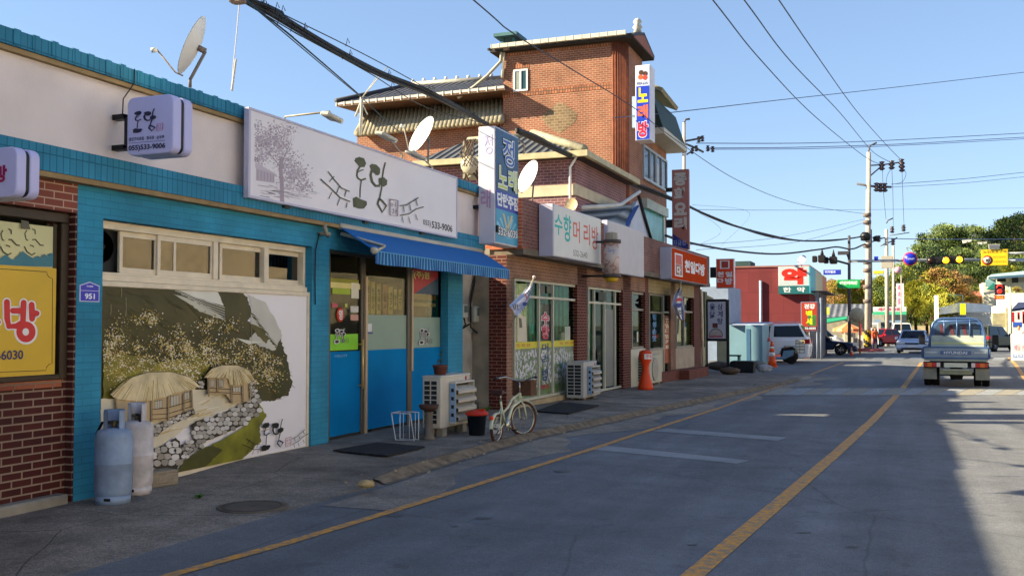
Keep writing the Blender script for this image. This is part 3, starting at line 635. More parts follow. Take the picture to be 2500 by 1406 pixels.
# poster seen through the third bay
lt = T.mb(); u0, u1, z0_, z1_ = FT.rect(1009, 1070, 656, 716, dd + .004); lt.box(u0, u1, dd + .004, dd + .007, z0_, z1_, mat('b03038', .5, .08)); lt.add([(u0 + .05, dd + .002, z0_ ), (u1, dd + .002, z0_), (u1, dd + .002, z1_ - .1)], [(0, 1, 2)], mat('2f4a68', .5, .08)); text(lt, '(주)원', yl, u0 + .02, u0 + (u1 - u0) * .62, z1_ - .16, z1_ - .03, dd + .0, bold=.02)
z2 = Zt(1009, 722, dd + .05); lt.box(u0, u1, dd + .05, dd + .07, z2 - .05, z2 + .03, mat('b09a6c', .5, .1)); z2 = Zt(1009, 738, dd + .05); lt.box(u0, u1, dd + .05, dd + .07, z2 - .06, z2 + .0, mat('c9cbb0', .5, .1)); lt.build('inside_poster')
lt = T.mb(); s = .42
c = FT.hit(812, 838, dd); logo(lt, place_rect(c[0] - .17, c[0] + .62, c[1]), dd - .01, ink, ink, ladder=False, outline=Wh, k=1.2); lt.build('brush_lettering'); lt = T.mb()
c = FT.hit(1022, 840, dd); logo(lt, place_rect(c[0] - .25, c[0] + .75, c[1]), dd - .01, ink, ink, ladder=False, outline=Wh, k=1.2); lt.build('brush_lettering'); lt = T.mb()
text(lt, '어제보신주막', mat('7ab0d4', .5, 0), U(817, dd), U(848, dd), Zt(830, 872, dd), Zt(830, 865, dd), dd - .006)
lt.build('film_lettering')
m = T.mb(mat('a8845c', .9, .3, 5, .4)); m.box(en0, en1, -.02, .3, -.14, zg0 - .051); m.build('doorstep')
# alley wall beside the restaurant
A = Th('alley_wall', 'weathered grey plaster wall closing the narrow gap beside the teal restaurant', 'wall', FT, (uE + .01, .5, -.1))
m = A.mb(mat('a9a6a0', .9, .45, 1.5, .4, 20)); m.box(uE + .005, U(1215, .5), .5, .62, -.15, Zt(1160, 650, .5)); m.build('plaster')
m = A.mb(mat('5a4a3a', .95, .6, 4)); cv = Cv(m, lambda x, y: FT.hit(x, y, .5), .498); cv.poly([(1150, 812), (1172, 818), (1180, 900), (1176, 985), (1158, 990), (1150, 930), (1158, 880)], m.cur or mat('5a4a3a', .95, .6, 4), 2, 4); m.build('rust_stain')
for i, (x0, x1, y0, y1) in enumerate(((1131, 1144, 742, 776), (1160, 1188, 747, 786))):
    fb = FT.rect(x0, x1, y0, y1, .36); E_ = Th('electric_meter', ('half hidden grey meter box beside the teal pier', 'grey meter box with a glass window on the alley wall')[i], 'electric meter', FT, (fb[0], .38, fb[2]))
    m = E_.mb(mat('a7aaa4', .5, .1)); m.box(fb[0], fb[1], .36, .5, fb[2], fb[3]); m.build('case', bev=.015)
    m = E_.mb(mat('5c6a64', .15, .1)); w = fb[1] - fb[0]; h = fb[3] - fb[2]; m.box(fb[0] + w * .2, fb[1] - w * .2, .352, .362, fb[2] + h * .4, fb[3] - h * .12); m.build('window')
    m = E_.mb(M_black); a = fb[0] + w * .5; m.tube([(a, .4, fb[2]), (a + .03, .38, fb[2] - .12), (a - .1, .4, fb[2] - .2), (U(1152, .4), .42, fb[2] - .1), (U(1155, .4), .45, fb[2] + .35), (U(1168, .4), .45, fb[2] + .9)], .018, None, 6); m.build('cable')
# awning
h = [(820, 548), (1105, 600), (1245, 652), (918, 612)]
aw = Th('awning', 'bright blue sloping canvas awning with a striped scalloped valance over the door', 'awning', FT, (U(820), -.05, 2.5))
zi = Zt(822, 548, -.06); 
pA = FT.hit(822, 548, -.06); pB = (U(1205, -.06), zi)
# outer edge: same height line, further out from the wall
best = None
for k in range(10, 220):
    d = -k / 100; q = FT.hit(918, 612, d)
    if abs(q[0] - pA[0]) < .03: best = (d, q[1]); break
d_o, z_o = best if best else (-1.2, FT.hit(918, 612, -1.2)[1])
uo1 = FT.hit(1243, 652, d_o)[0]
print('awning', d_o, z_o, zi, pA, uo1)
M_aw = mat('0560a4', .7, .06, 3)
m = aw.mb(M_aw); m.slab((pA[0], -.06, zi), (pA[0], d_o, z_o), (uo1, d_o, z_o), (uo1, -.06, zi), .012); m.build('canvas')
m = aw.mb(); n = 56; hv = FT.hit(918, 612, d_o)[1] - FT.hit(918, 644, d_o)[1]; ms_ = [mat('044c88', .7, .05), mat('5da0c9', .7, .05)]
for i in range(n):
    u0 = pA[0] + (uo1 - pA[0]) * i / n; u1 = pA[0] + (uo1 - pA[0]) * (i + .72) / n; u2 = pA[0] + (uo1 - pA[0]) * (i + 1) / n; w0 = .012 * sin(i * .9); w1 = .012 * sin((i + 1) * .9)
    zb_ = z_o - hv * (1 + .03 * sin(i * .45)); m.slab((u0, d_o - .006 + w0, zb_), (u1, d_o - .006 + w0, zb_), (u1, d_o - .004, z_o), (u0, d_o - .004, z_o), .004, ms_[0]); m.slab((u1, d_o - .006 + w0, zb_), (u2, d_o - .006 + w1, zb_), (u2, d_o - .004, z_o), (u1, d_o - .004, z_o), .004, ms_[1])
m.box(pA[0], uo1, d_o - .012, d_o - .002, z_o - .012, z_o + .0, ms_[1]); m.build('valance')
m = aw.mb(mat('b9b4a6', .5, .1)); m.lathe([(.04, 0), (.045, .02), (.045, .06), (.03, .08)], (pA[0] - .06, d_o, z_o), None, 12, 'x')
m.tube([(pA[0] + .02, d_o + .05, z_o - .03), (pA[0] + .15, -.7, zi - .3), (pA[0] + .05, -.1, zi - .12)], .025); m.tube([(pA[0], -.1, zi - .02), (uo1, -.1, zi - .02)], .045)
m.build('folding_arm')
m = aw.mb(mat('8f8a7c', .6, .3)); q = FT.hit(793, 565, -.08); m.tube([(q[0], -.08, q[1] + .09), (q[0] - .04, -.1, q[1] + .05), (q[0] - .03, -.12, q[1] - .03), (q[0] + .05, -.1, q[1] - .05)], .03); m.box(q[0] - .05, q[0] + .08, -.12, -.01, q[1] - .05, q[1] - .01); m.build('bracket')
m = aw.mb(M_black); m.tube([(q[0] - .05, -.03, q[1] - .03), (q[0] - .12, -.02, q[1] - .25), (q[0] - .13, -.02, q[1] - .6), (q[0] - .12, -.02, q[1] - .95)], .008); m.build('cord')
# ---------------- main sign ----------------
u0, u1 = FT.hit(608, 300, -.2)[0], FT.hit(1117, 500, -.2)[0]; z1_ = Zt(612, 262, -.2); z0_ = Zt(612, 483, -.2)
S = Th('signboard', 'long white banner sign with brush lettering, ladders and a faded tree on the parapet', 'shop sign', FT, (u0, -.2, z0_))
M_alu = mat('b5b3c8', .4, .06); M_sg = mat('dcd8de', .45, .05, 1)
m = S.mb(M_alu); t = .03; m.box(u0, u1, -.2, -.13, z0_, z0_ + t); m.box(u0, u1, -.2, -.13, z1_ - t, z1_); m.box(u0, u0 + t * 1.4, -.2, -.13, z0_ + t, z1_ - t); m.box(u1 - t, u1, -.2, -.13, z0_ + t, z1_ - t); m.build('frame', bev=.004)
m = S.mb(M_sg); m.box(u0 + t, u1 - t, -.19, -.135, z0_ + t, z1_ - t); so_ = m.build('face')
m = S.mb(M_black)
for px in (683, 880, 1020): q = U(px, -.1); m = S.mb(M_black); m.box(q, q + .12, -.16, -.05, z0_ - .03, z0_); m.build('mount')
m = S.mb(); g1 = mat('4c4f2e', .5, .3, 4)
def s4(x, y): return FT.hit(580 + x / 3.347, 220 + y / 3.347, -.19)
logo(m, lambda u, z: (u, z), -.191, g1, mat('6a3f48', .5, 0))
text(m, '055)', mat('3f3a3a', .5, 0), s4(1515, 1060)[0], s4(1578, 1060)[0], s4(1545, 1118)[1], s4(1545, 1062)[1], -.1915, bold=.02)
text(m, '533-9006', mat('3f3a3a', .5, 0), s4(1586, 1060)[0], s4(1755, 1060)[0], s4(1586, 1128)[1], s4(1586, 1068)[1], -.1915, bold=.03)
m.build('lettering', so_)
m = S.mb(); rn = random.Random(12); cv = Cv(m, s4, -.1905, .0003); pv = [mat(h, .5, 0) for h in ('a59aa8', 'b0a6b3', '9a8e9c', 'bab0bc', '8b7f8c')]
pts = []
for (cx, cy, s, k) in ((300, 370, 70, 340), (230, 450, 65, 340), (180, 400, 45, 190), (400, 600, 65, 340), (350, 470, 55, 280), (500, 680, 50, 220), (180, 560, 45, 220), (440, 720, 60, 260), (150, 300, 28, 50), (420, 330, 40, 60), (560, 790, 40, 90)):
    pts += [(rn.gauss(cx, s * .8), rn.gauss(cy, s * .8)) for _ in range(k)]
pts = [p for p in pts if p[0] > 140 and p[1] > 195 + (p[0] - 140) * .23]
cv.dots(pts, 3, 9, pv)
for i in range(70):
    y = rn.uniform(770, 880); x = rn.uniform(145, 600); cv.line([(x, y), (x + rn.uniform(30, 90), y + rn.uniform(5, 20))], rn.uniform(2, 6), rn.choice(pv), d=-.1907)
cv.poly([(145, 590), (320, 690), (325, 715), (145, 640)], pv[3]); cv.poly([(150, 640), (300, 690), (300, 760), (150, 740)], pv[1]); [cv.line([(165 + i * 26, 655 + i * 7), (165 + i * 26, 735 + i * 3)], 4, pv[4]) for i in range(6)]
cv.line([(355, 560), (350, 640), (360, 760), (362, 920)], 26, pv[2], w1=34); cv.line([(355, 640), (280, 540), (210, 470)], 9, pv[2], w1=3); cv.line([(355, 600), (400, 500), (440, 400)], 9, pv[2], w1=3)
m.build('artwork', so_)
# lamps on arms above the sign
def lamp(label, px, py, px0, py0, dl, L=30):
    q = FT.hit(px, py, dl); q0 = FT.hit(px0, py0, -.05); th = Th('sign_lamp', label, 'lamp', FT, (q0[0], -.05, q0[1]), 'lamps on arms above the long banner sign')
    m = th.mb(mat('a0937c', .6, .3)); m.tube([(q0[0], 0, zcap), (q0[0], -.03, q0[1]), (q[0], dl, q[1])], .012); m.build('arm')
    m = th.mb(mat('b9b5a8', .5, .2)); a = FT.hit(px - 12, py - 4, dl); b = FT.hit(px + 20, py + 8, dl - .03); m.slab((a[0], dl + .06, a[1]), (a[0], dl - .06, a[1] - .02), (b[0], dl - .12, b[1] - .06), (b[0], dl + .06, b[1] - .02), .05); o = m.build('housing', bev=.015)
    m = th.mb(mat('e0ddd0', .2, 0)); m.slab((b[0] - .03, dl - .1, b[1] - .12), (b[0] - .03, dl + .05, b[1] - .06), (b[0], dl + .05, b[1] - .04), (b[0], dl - .11, b[1] - .08), .02); m.build('lens', o)
lamp('floodlight on the longest arm near the left of the banner sign', 805, 273, 700, 285, -.9)
lamp('floodlight with a rusty arm above the middle of the banner sign', 938, 322, 985, 378, -.7)
lamp('floodlight in front of the tilted dish above the banner sign', 1010, 368, 1060, 410, -.6)
# ---------------- hanging box signs ----------------
def roundrect(w, h, r, n=6):
    o = []
    for cx, cy, a0 in ((w - r, h - r, 0), (r, h - r, pi / 2), (r, r, pi), (w - r, r, 1.5 * pi)):
        for k in range(n + 1): a = a0 + pi / 2 * k / n; o.append((cx + r * cos(a), cy + r * sin(a)))
    return o
def boxsign(name, label, px0, px1, yt, yb, pxb, thick, d_in=-.3):
    # camera-facing face: find plane u where the inner edge sits d_in off the wall
    best = None
    for k in range(0, 4000):
        u = 3 + k * .005; d, z = FT.hitu(px0, (yt + yb) / 2, u)
        if d >= d_in: best = u; break
    u = best; d0, z1_ = FT.hitu(px0, yt, u); _, z0_ = FT.hitu(px0, yb, u); d1, _ = FT.hitu(px1, yt, u)
    th = Th(name, label, 'shop sign', FT, (u, d0, z0_)); w = abs(d1 - d0); h = z1_ - z0_; L = min(d0, d1)
    rr = [(L + x, z0_ + y) for x, y in roundrect(w, h, .07)]; ri = [(L + .012 + x, z0_ + .012 + y) for x, y in roundrect(w - .024, h - .024, .06)]
    m = th.mb(mat('aeb0dc', .35, .04)); m.prism(rr, u, u + thick * .42, 'x'); m.build('front_shell', bev=.012, seg=2)
    m = th.mb(M_black); m.prism(ri, u + thick * .42, u + thick * .58, 'x'); m.build('seam')
    m = th.mb(mat('aeb0dc', .35, .04)); m.prism(rr, u + thick * .58, u + thick, 'x'); m.build('rear_shell', bev=.012, seg=2)
    return th, u, d0, L, w, h, z0_
th, u, d0, L, w, h, z0_ = boxsign('box_sign', 'rounded white box sign with black brush lettering hung from the beige wall', 311, 424, 240, 381, 0, .27)
m = th.mb(); NB = mat('1d2142', .5, 0)
# on the camera-facing face text runs outwards: local coordinate -d
s = w * .66 / (logo_uv((1310, 900))[0] - logo_uv((945, 900))[0]); ub = logo_uv((945, 900))[0]
class MM:      # mirror writer so text on a u=const face reads correctly
    def __init__(s, mb, d0): s.mb = mb; s.d0 = d0
    def add(s, vs, fs, m=None, sm=False): s.mb.add([(v[1], s.d0 - v[0], v[2]) for v in vs], fs, m, sm)
mm = MM(m, d0)
logo(mm, lambda a, z: (w * .14 + (a - ub) * s, z0_ + h * .38 + (z - LZb) * s * 1.05), u - .004, NB, mat('b03a5a', .5, 0), ladder=False, k=1.25)
text(mm, '생선구이조림 · 청국장 · 순두부', NB, w * .05, w * .82, z0_ + h * .245, z0_ + h * .31, u - .005, bold=.02)
text(mm, '055)533-9006', NB, w * .05, w * .84, z0_ + h * .06, z0_ + h * .175, u - .005, bold=.03)
mm.add([(w * .05, u - .005, z0_ + h * .21), (w * .84, u - .005, z0_ + h * .21), (w * .84, u - .005, z0_ + h * .216), (w * .05, u - .005, z0_ + h * .216)], [(0, 1, 2, 3)], NB)
m.build('lettering')
m = th.mb(M_black)
for f in (.2, .74): m.box(u + .12, u + .2, -.14, 0, z0_ + h * f - .02, z0_ + h * f + .03); m.box(u + .13, u + .19, d0, -.1, z0_ + h * f, z0_ + h * f + .02)
m.box(u + .13, u + .19, -.17, -.14, z0_ + h * .2, z0_ + h * .78); m.tube([(u + .16, -.09, z0_ + h * .8), (u + .2, -.06, z0_ + h * 1.1), (u + .3, -.1, z1a), (u + .3, -.1, zcap)], .006); m.build('bracket')
th, u, d0, L, w, h, z0_ = boxsign('box_sign', 'rounded white box sign with magenta lettering cut by the left edge', -70, 42, 366, 487, 0, .22, -.3)
m = th.mb(); mm = MM(m, d0); text(mm, '방', mat('8c1450', .5, 0), w * .53, w * .8, z0_ + h * .3, z0_ + h * .64, u - .004, bold=.05); m.build('lettering')
m = th.mb(M_black); m.box(u + .1, u + .16, d0, 0, z0_ + h * .7, z0_ + h * .75); m.box(u + .1, u + .16, d0, 0, z0_ + h * .2, z0_ + h * .25); m.build('bracket')
# house number plate
u0, u1, z0_, z1_ = FT.rect(195, 243, 690, 736, -.006)
N_ = Th('house_number_plate', 'blue house number plate reading 951 on the teal pier', 'number plate', FT, (u0, 0, z0_)); w = u1 - u0; h = z1_ - z0_
pts = [(u0, z0_), (u1, z0_), (u1, z1_ - h * .12), ((u0 + u1) / 2, z1_ + h * .08), (u0, z1_ - h * .12)]
m = N_.mb(mat('b8bce0', .35, 0)); m.prism(pts, -.006, 0, 'y'); m.build('rim')
cx, cz = (u0 + u1) / 2, z0_ + h / 2; m = N_.mb(mat('1c2bb0', .35, 0)); m.prism([(cx + (p[0] - cx) * .9, cz + (p[1] - cz) * .9) for p in pts], -.008, -.005, 'y'); m.build('plate')
m = N_.mb(mat('e0e2f0', .4, 0)); text(m, '951', m.cur, u0 + w * .25, u1 - w * .25, z0_ + h * .14, z0_ + h * .45, -.0085, bold=.03); text(m, '미리벌로', m.cur, u0 + w * .33, u1 - w * .33, z0_ + h * .78, z0_ + h * .88, -.0085, bold=.02); m.box(u0 + w * .06, u1 - w * .06, -.0088, -.0084, z0_ + h * .58, z0_ + h * .6); m.build('lettering')
# ---------------- satellite dishes ----------------
CR = CM @ Vector((1, 0, 0)); CU = CM @ Vector((0, 1, 0)); CFW = CM @ Vector((0, 0, -1))
def dish(label, cpx, cpy, Z, half, ang, face, base, lnb=None, col='e8e8e4', back=1):
    c = at(cpx, cpy, Z); r = half / FL * Z; a = R(ang); L = CR * cos(a) + CU * sin(a); nrm = (-CR * sin(a) + CU * cos(a)); nrm = (nrm * math.sqrt(1 - face * face) - CFW * face).normalized()
    S2 = L.cross(nrm).normalized(); th = Th('satellite_dish', label, 'satellite dish', W0, tuple(base), 'satellite dishes on the roofs')
    vs = []; fs = []; n = 28
    for j in range(7):
        t = j / 6
        for k in range(n): q = 2 * pi * k / n; vs.append(c + (L * cos(q) + S2 * sin(q) * .92) * r * t + nrm * (r * .2 * (t * t - 1)))
    for j in range(6):
        for k in range(n): fs.append((j * n + k, j * n + (k + 1) % n, (j + 1) * n + (k + 1) % n, (j + 1) * n + k))
    m = th.mb(mat(col, .4, .08, 2)); m.add(vs, fs, None, True); m.add([v - nrm * r * .02 for v in vs], [f[::-1] for f in fs], None, True); m.build('reflector')
    bc = c - nrm * r * .22; m = th.mb(mat('7a6f66', .6, .3)); m.tube([bc, bc - nrm * r * .25], r * .1); m.tube([bc - nrm * r * .25, Vector(base) + Vector((0, 0, .25 * r)), Vector(base)], r * .055); m.build('mount')
    tip = c + nrm * r * .95 - L * r * .15 if lnb is None else at(lnb[0], lnb[1], Z - .1)
    m = th.mb(mat('9a8f84', .5, .2)); s0 = c - L * r * 1.02 + nrm * .0; m.tube([s0 - nrm * r * .15, s0 + nrm * r * .1, tip], r * .028); m.build('feed_arm'); m = th.mb(mat('c4c4bc', .5, .1)); m.tube([tip, tip + (tip - c).normalized() * r * .18], r * .08); m.build('receiver')
Zd = 9.6
dish('white satellite dish seen edge-on above the teal parapet', 468, 110, Zd, 76, 65.5, .14, at(464, 214, Zd), (383, 122))
dish('white dish tilted among the floodlights above the banner sign', 1028, 328, 17, 50, 60, .5, at(1045, 400, 17))
dish('white dish beside the tall karaoke sign in front of the purple brick', 1288, 430, 20, 42, 66, .48, at(1300, 492, 20))
dish('small round cream dish above the hair salon sign', 1394, 500, 23, 17, 60, .93, at(1394, 528, 23), None, 'b8a680')
# ================= things on the pavement =================
# gas cylinders
def cylinder(label, px, pyb, wpx, ytop, col, seed, hose):
    c = G(px, pyb, .006); Z = (c - CP).dot(CFW); r = wpx / 2 / FL * Z; top = at(px, ytop, Z).z; H = top - c.z; Hb = H * .8
    th = Th('gas_cylinder', label, 'gas cylinder', W0, tuple(c), 'gas cylinders by the mural')
    M_ = mat(col, .55, .3, 4 + seed, .25, 30); z = Vector((0, 0, 1))
    prof = [(r * .001, .05), (r * .8, .05), (r * .95, .08), (r, .13), (r, Hb * .52), (r * 1.012, Hb * .525), (r * 1.012, Hb * .54), (r, Hb * .545), (r, Hb * .88), (r * .96, Hb * .93), (r * .82, Hb * .975), (r * .55, Hb), (r * .2, Hb * 1.01), (.001, Hb * 1.01)]
    m = th.mb(M_); m.lathe(prof, c, None, 36); m.build('tank')
    m = th.mb(M_); m.lathe([(r * .86, 0), (r * .86, .06), (r * .9, .085), (r * .93, .09), (r * .93, .0)], c, None, 32); o = m.build('foot_ring')
    m = th.mb(M_black); m.slab(c + Vector((r * .2, -r * .93, .035)), c + Vector((r * .55, -r * .82, .035)), c + Vector((r * .55, -r * .82, .06)), c + Vector((r * .2, -r * .93, .06)), .004); m.build('slot', o)
    # collar: a curved guard with an opening towards the street
    m = th.mb(M_); n = 20; R_ = r * .56; vs = []; fs = []
    for k in range(n + 1):
        a = R(-20) + R(290) * k / n
        for rr, zz in ((R_, Hb * .97), (R_ * 1.0, H * .98), (R_ * .95, H), (R_ * .88, H * .98), (R_ * .9, Hb * .97)): vs.append(c + Vector((rr * cos(a), rr * sin(a), zz)))
    for k in range(n):
        for j in range(4): fs.append((k * 5 + j, (k + 1) * 5 + j, (k + 1) * 5 + j + 1, k * 5 + j + 1))
    m.add(vs, fs, None, True); m.build('collar')
    m = th.mb(mat('6d6248', .4, .2, 5, 0, 60, .6)); m.tube([c + z * Hb, c + z * (Hb + .07)], .022); m.tube([c + z * (Hb + .05) - Vector((.03, .05, 0)), c + z * (Hb + .05) + Vector((.03, .05, 0))], .016); m.build('valve')
    m = th.mb(M_black); m.tube([c + Vector((.02, -.04, Hb + .06)), c + Vector(hose[0]) + z * (Hb + .05), c + Vector(hose[1]) + z * (Hb - .05), c + Vector(hose[2]) + z * (Hb - .22)], .013); m.build('hose')
cylinder('blue grey gas cylinder standing in front of the white one', 276, 1226, 88, 1000, '8093ad', 1, ((-.08, -.06, 0), (-.17, -.03, 0), (-.165, .04, 0)))
cylinder('white gas cylinder half hidden behind the blue grey one', 332, 1204, 78, 983, 'b9b6ba', 3, ((.05, -.02, 0), (.09, -.06, 0), (.02, -.13, 0)))
# concrete block
c = G(398, 1187, .005); th = Th('concrete_block', 'hollow concrete block lying on the pavement beside the gas cylinders', 'concrete block', Fr(c.x, c.y, 14), (0, 0, 0))
th.e.location.z = c.z
m = th.mb(mat('8f8574', .95, .3, 6, .8, 50)); L_, w, h = .36, .19, .15
m.box(-L_ / 2, L_ / 2, 0, w, 0, .028); m.box(-L_ / 2, L_ / 2, 0, w, h - .028, h)
m.box(-L_ / 2, L_ / 2, .0, .03, .028, h - .028)
for f in (0, .31, .63, .93): m.box(-L_ / 2, L_ / 2 - .01, .03 + (w - .06) * f * 1.02, .03 + (w - .06) * f * 1.02 + .018, .028, h - .028)
m.box(-.02, L_ / 2 - .01, .03, w, .0281, h - .0281); m.build('block', bev=.006)
# weeds
def weed(px, py, s, label):
    c = G(px, py, .004); th = Th('weed', label, 'plant', W0, tuple(c)); rn = random.Random(px)
    m = th.mb(mat('3f7a22', .6, .3))
    for i in range(26):
        a = rn.random() * 6.28; l = s * rn.uniform(.4, 1); w = l * .16; d = Vector((cos(a), sin(a), rn.uniform(.2, .9))).normalized(); sd_ = Vector((-sin(a), cos(a), 0)) * w
        m.add([c, c + d * l * .5 + sd_, c + d * l, c + d * l * .5 - sd_], [(0, 1, 2, 3)])
    m.build('leaves')
weed(487, 1215, .09, 'tiny green weed growing from a crack near the manhole'); weed(1405, 975, .25, 'tuft of weeds at the foot of the second outdoor unit'); weed(1185, 1008, .25, 'tuft of weeds at the corner of the dark brick column')
# doormats
def mat_on_ground(label, pts, name='doormat', dz=.012, txt=None):
    P = [G(*p, dz=.065) for p in pts]; c = sum(P, Vector()) / 4; th = Th(name, label, 'doormat', W0, tuple(c))
    m = th.mb(mat('24262b', .95, .3, 8, .9, 120)); m.slab(P[0] + Vector((0, 0, .012)), P[1] + Vector((0, 0, .012)), P[2] + Vector((0, 0, .012)), P[3] + Vector((0, 0, .012)), .015); m.build('mat')
    if txt:
        m = th.mb(mat('7a7c82', .9, .2)); a = P[0].lerp(P[3], .42); b = P[1].lerp(P[2], .42); d = P[0].lerp(P[3], .3); vs, fs = text_mesh(txt, .01); X = [v.x for v in vs]; Y = [v.y for v in vs]
        e = a.lerp(b, .35); f = a.lerp(b, .68) - e; up = (P[0] - P[3]).normalized() * .07
        m.add([e + f * ((v.x - min(X)) / (max(X) - min(X))) + up * ((v.y - min(Y)) / (max(Y) - min(Y))) + Vector((0, 0, .0145)) for v in vs], fs); m.build('lettering')
mat_on_ground('black rubber doormat in front of the blue glass door', ((813, 1103), (920, 1084), (1037, 1094), (945, 1117)), txt='어서오십시오')
mat_on_ground('worn black mat in front of the hair salon door', ((1308, 1006), (1368, 984), (1462, 992), (1390, 1012)))
# outdoor air conditioning units
def fan_front(m, u, d, z, r, mm):
    for k in range(6): m.lathe([(r * (k + 1) / 6, 0), (r * (k + 1) / 6, .008), (r * (k + 1) / 6 - .006, .008), (r * (k + 1) / 6 - .006, 0)], (u, d, z), mm, 24, 'y')
    for k in range(12): a = k * pi / 6; m.tube([(u, d, z), (u + r * cos(a), d, z + r * sin(a))], .004, mm, 4)
def ac(label, fr, px_corner, py_bot, px_side, px_front, ytop, kind, feet=.1, col='bdb8ac', dz=.06, rows=9, fd=None):
    c = fr.loc(G(px_corner, py_bot, dz)); d0 = c[1]; u0 = c[0]; z0 = c[2]
    u1 = fr.hit(px_front, py_bot - 20, d0)[0]; z1_ = fr.hit(px_corner, ytop, d0)[1]
    dp = fd or max(.28, min(.5, abs(fr.hitu(px_side, py_bot, u0)[0] - d0)))
    th = Th('outdoor_unit', label, 'air conditioner', fr, (u0, d0, z0), 'outdoor air conditioning units'); zz = z0 + feet; h = z1_ - zz; w = u1 - u0
    M_ = mat(col, .5, .12, 3); m = th.mb(M_); m.box(u0, u1, d0, d0 + dp, zz, z1_); m.box(u0 - .006, u1 + .006, d0 - .006, d0 + dp + .006, z1_ - .03, z1_ + .006); m.build('casing', bev=.012)
    m = th.mb(mat('22252b', .6, .1)); m.box(u0 - .003, u0 + .01, d0 + .05, d0 + dp - .02, zz + .06, z1_ - .06); g = m.build('side_vent')
    m = th.mb(M_)
    for k in range(rows + 1): z = zz + .06 + (h - .12) * k / rows; m.box(u0 - .012, u0, d0 + .045, d0 + dp - .015, z - .007, z + .007)
    for f in (0, .5, 1): y = d0 + .05 + (dp - .07) * f; m.box(u0 - .012, u0, y - .008, y + .008, zz + .06, z1_ - .06)
    m.build('grille', g)
    if kind == 'louvre':
        a, b = u0 + w * .28, u1 - w * .06; m = th.mb(M_); m.box(a, b, d0 - .1, d0, zz + .06 * h, zz + .1 * h); m.box(a, b, d0 - .1, d0, z1_ - .16 * h, z1_ - .12 * h)
        m.box(a, a + .015, d0 - .1, d0, zz + .1 * h, z1_ - .16 * h); m.box(b - .015, b, d0 - .1, d0, zz + .1 * h, z1_ - .16 * h)
        m.box(a + .016, b - .016, d0 - .004, d0 + .001, zz + .1 * h, z1_ - .16 * h, M_dark)
        for k in range(4): z = zz + .13 * h + k * .175 * h; m.slab((a + .016, d0 - .005, z + .12 * h), (b - .016, d0 - .005, z + .12 * h), (b - .016, d0 - .13, z + .05 * h), (a + .016, d0 - .13, z + .05 * h), .012); m.slab((a + .016, d0 - .13, z + .05 * h), (b - .016, d0 - .13, z + .05 * h), (b - .016, d0 - .13, z - .01 * h), (a + .016, d0 - .13, z - .01 * h), .01)
        m.build('air_deflector', bev=.004)
        m = th.mb(mat('7f9bb8', .5, .1)); m.box(a - .012, a - .002, d0 - .1, d0 - .01, zz + .1 * h, z1_ - .16 * h)
        for k in range(4): z = zz + .2 * h + k * .16 * h; m.box(a - .016, a - .01, d0 - .075, d0 - .035, z, z + .05, M_black)
        m.build('side_panel')
        m = th.mb(mat('a83a40', .5, 0)); m.lathe([(.001, 0), (.03, 0), (.03, .004)], (u1 - w * .15, d0 - .004, z1_ - .08 * h), None, 14, 'y'); m.build('badge')
    else:
        r = min(w, h) * .4; cc = (u0 + w * .42, d0 - .006, zz + h * .5); m = th.mb(M_dark); m.lathe([(.001, .004), (r, .004), (r, .006)], cc, None, 28, 'y')
        for k in range(3): a = k * 2.094 + .4; m.slab((cc[0], d0 - .004, cc[2]), (cc[0] + r * .8 * cos(a), d0 - .004, cc[2] + r * .8 * sin(a)), (cc[0] + r * .85 * cos(a + .7), d0 - .004, cc[2] + r * .85 * sin(a + .7)), (cc[0] + r * .3 * cos(a + .9), d0 - .004, cc[2] + r * .3 * sin(a + .9)), .001, mat('a9a59a', .5, 0))
        m.build('fan'); m = th.mb(mat('9c998e', .5, .1)); fan_front(m, cc[0], d0 - .016, cc[2], r, None); m.lathe([(r * 1.0, 0), (r * 1.06, 0), (r * 1.06, .02), (r * 1.0, .02)], (cc[0], d0 - .022, cc[2]), None, 28, 'y'); m.build('fan_guard')
    for f in (.12, .8):
        for y in (0.02, dp - .12):
            m = th.mb(M_conc if feet > .05 else mat('6f6a60', .8, .3)); a = u0 + w * f; b = d0 + y; m.prism([(a - .02, z0 - .02), (a + .14, z0 - .02), (a + .12, zz), (a, zz)], b, b + .1, 'y'); m.build('foot', bev=.004)
    return th, u0, u1, d0, z0, z1_, dp
A1 = ac('big beige outdoor unit with four deflector louvres beside the blue glass front', FT, 1076, 1068, 1037, 1147, 919, 'louvre', .12)
A2 = ac('grey outdoor unit with louvres beside the salon door', FB, 1425, 978, 1383, 1457, 884, 'louvre', .05, 'a9aaa8', .06)
A3 = ac('outdoor unit with a round fan behind the orange post', FB, 1586, 943, 1556, 1616, 868, 'fan', .06, 'b3b0a0')
A4 = ac('rusty old outdoor unit with a round fan in front of the last tea room window', FB, 1697, 908, 1668, 1722, 850, 'fan', .04, '8f8a70')
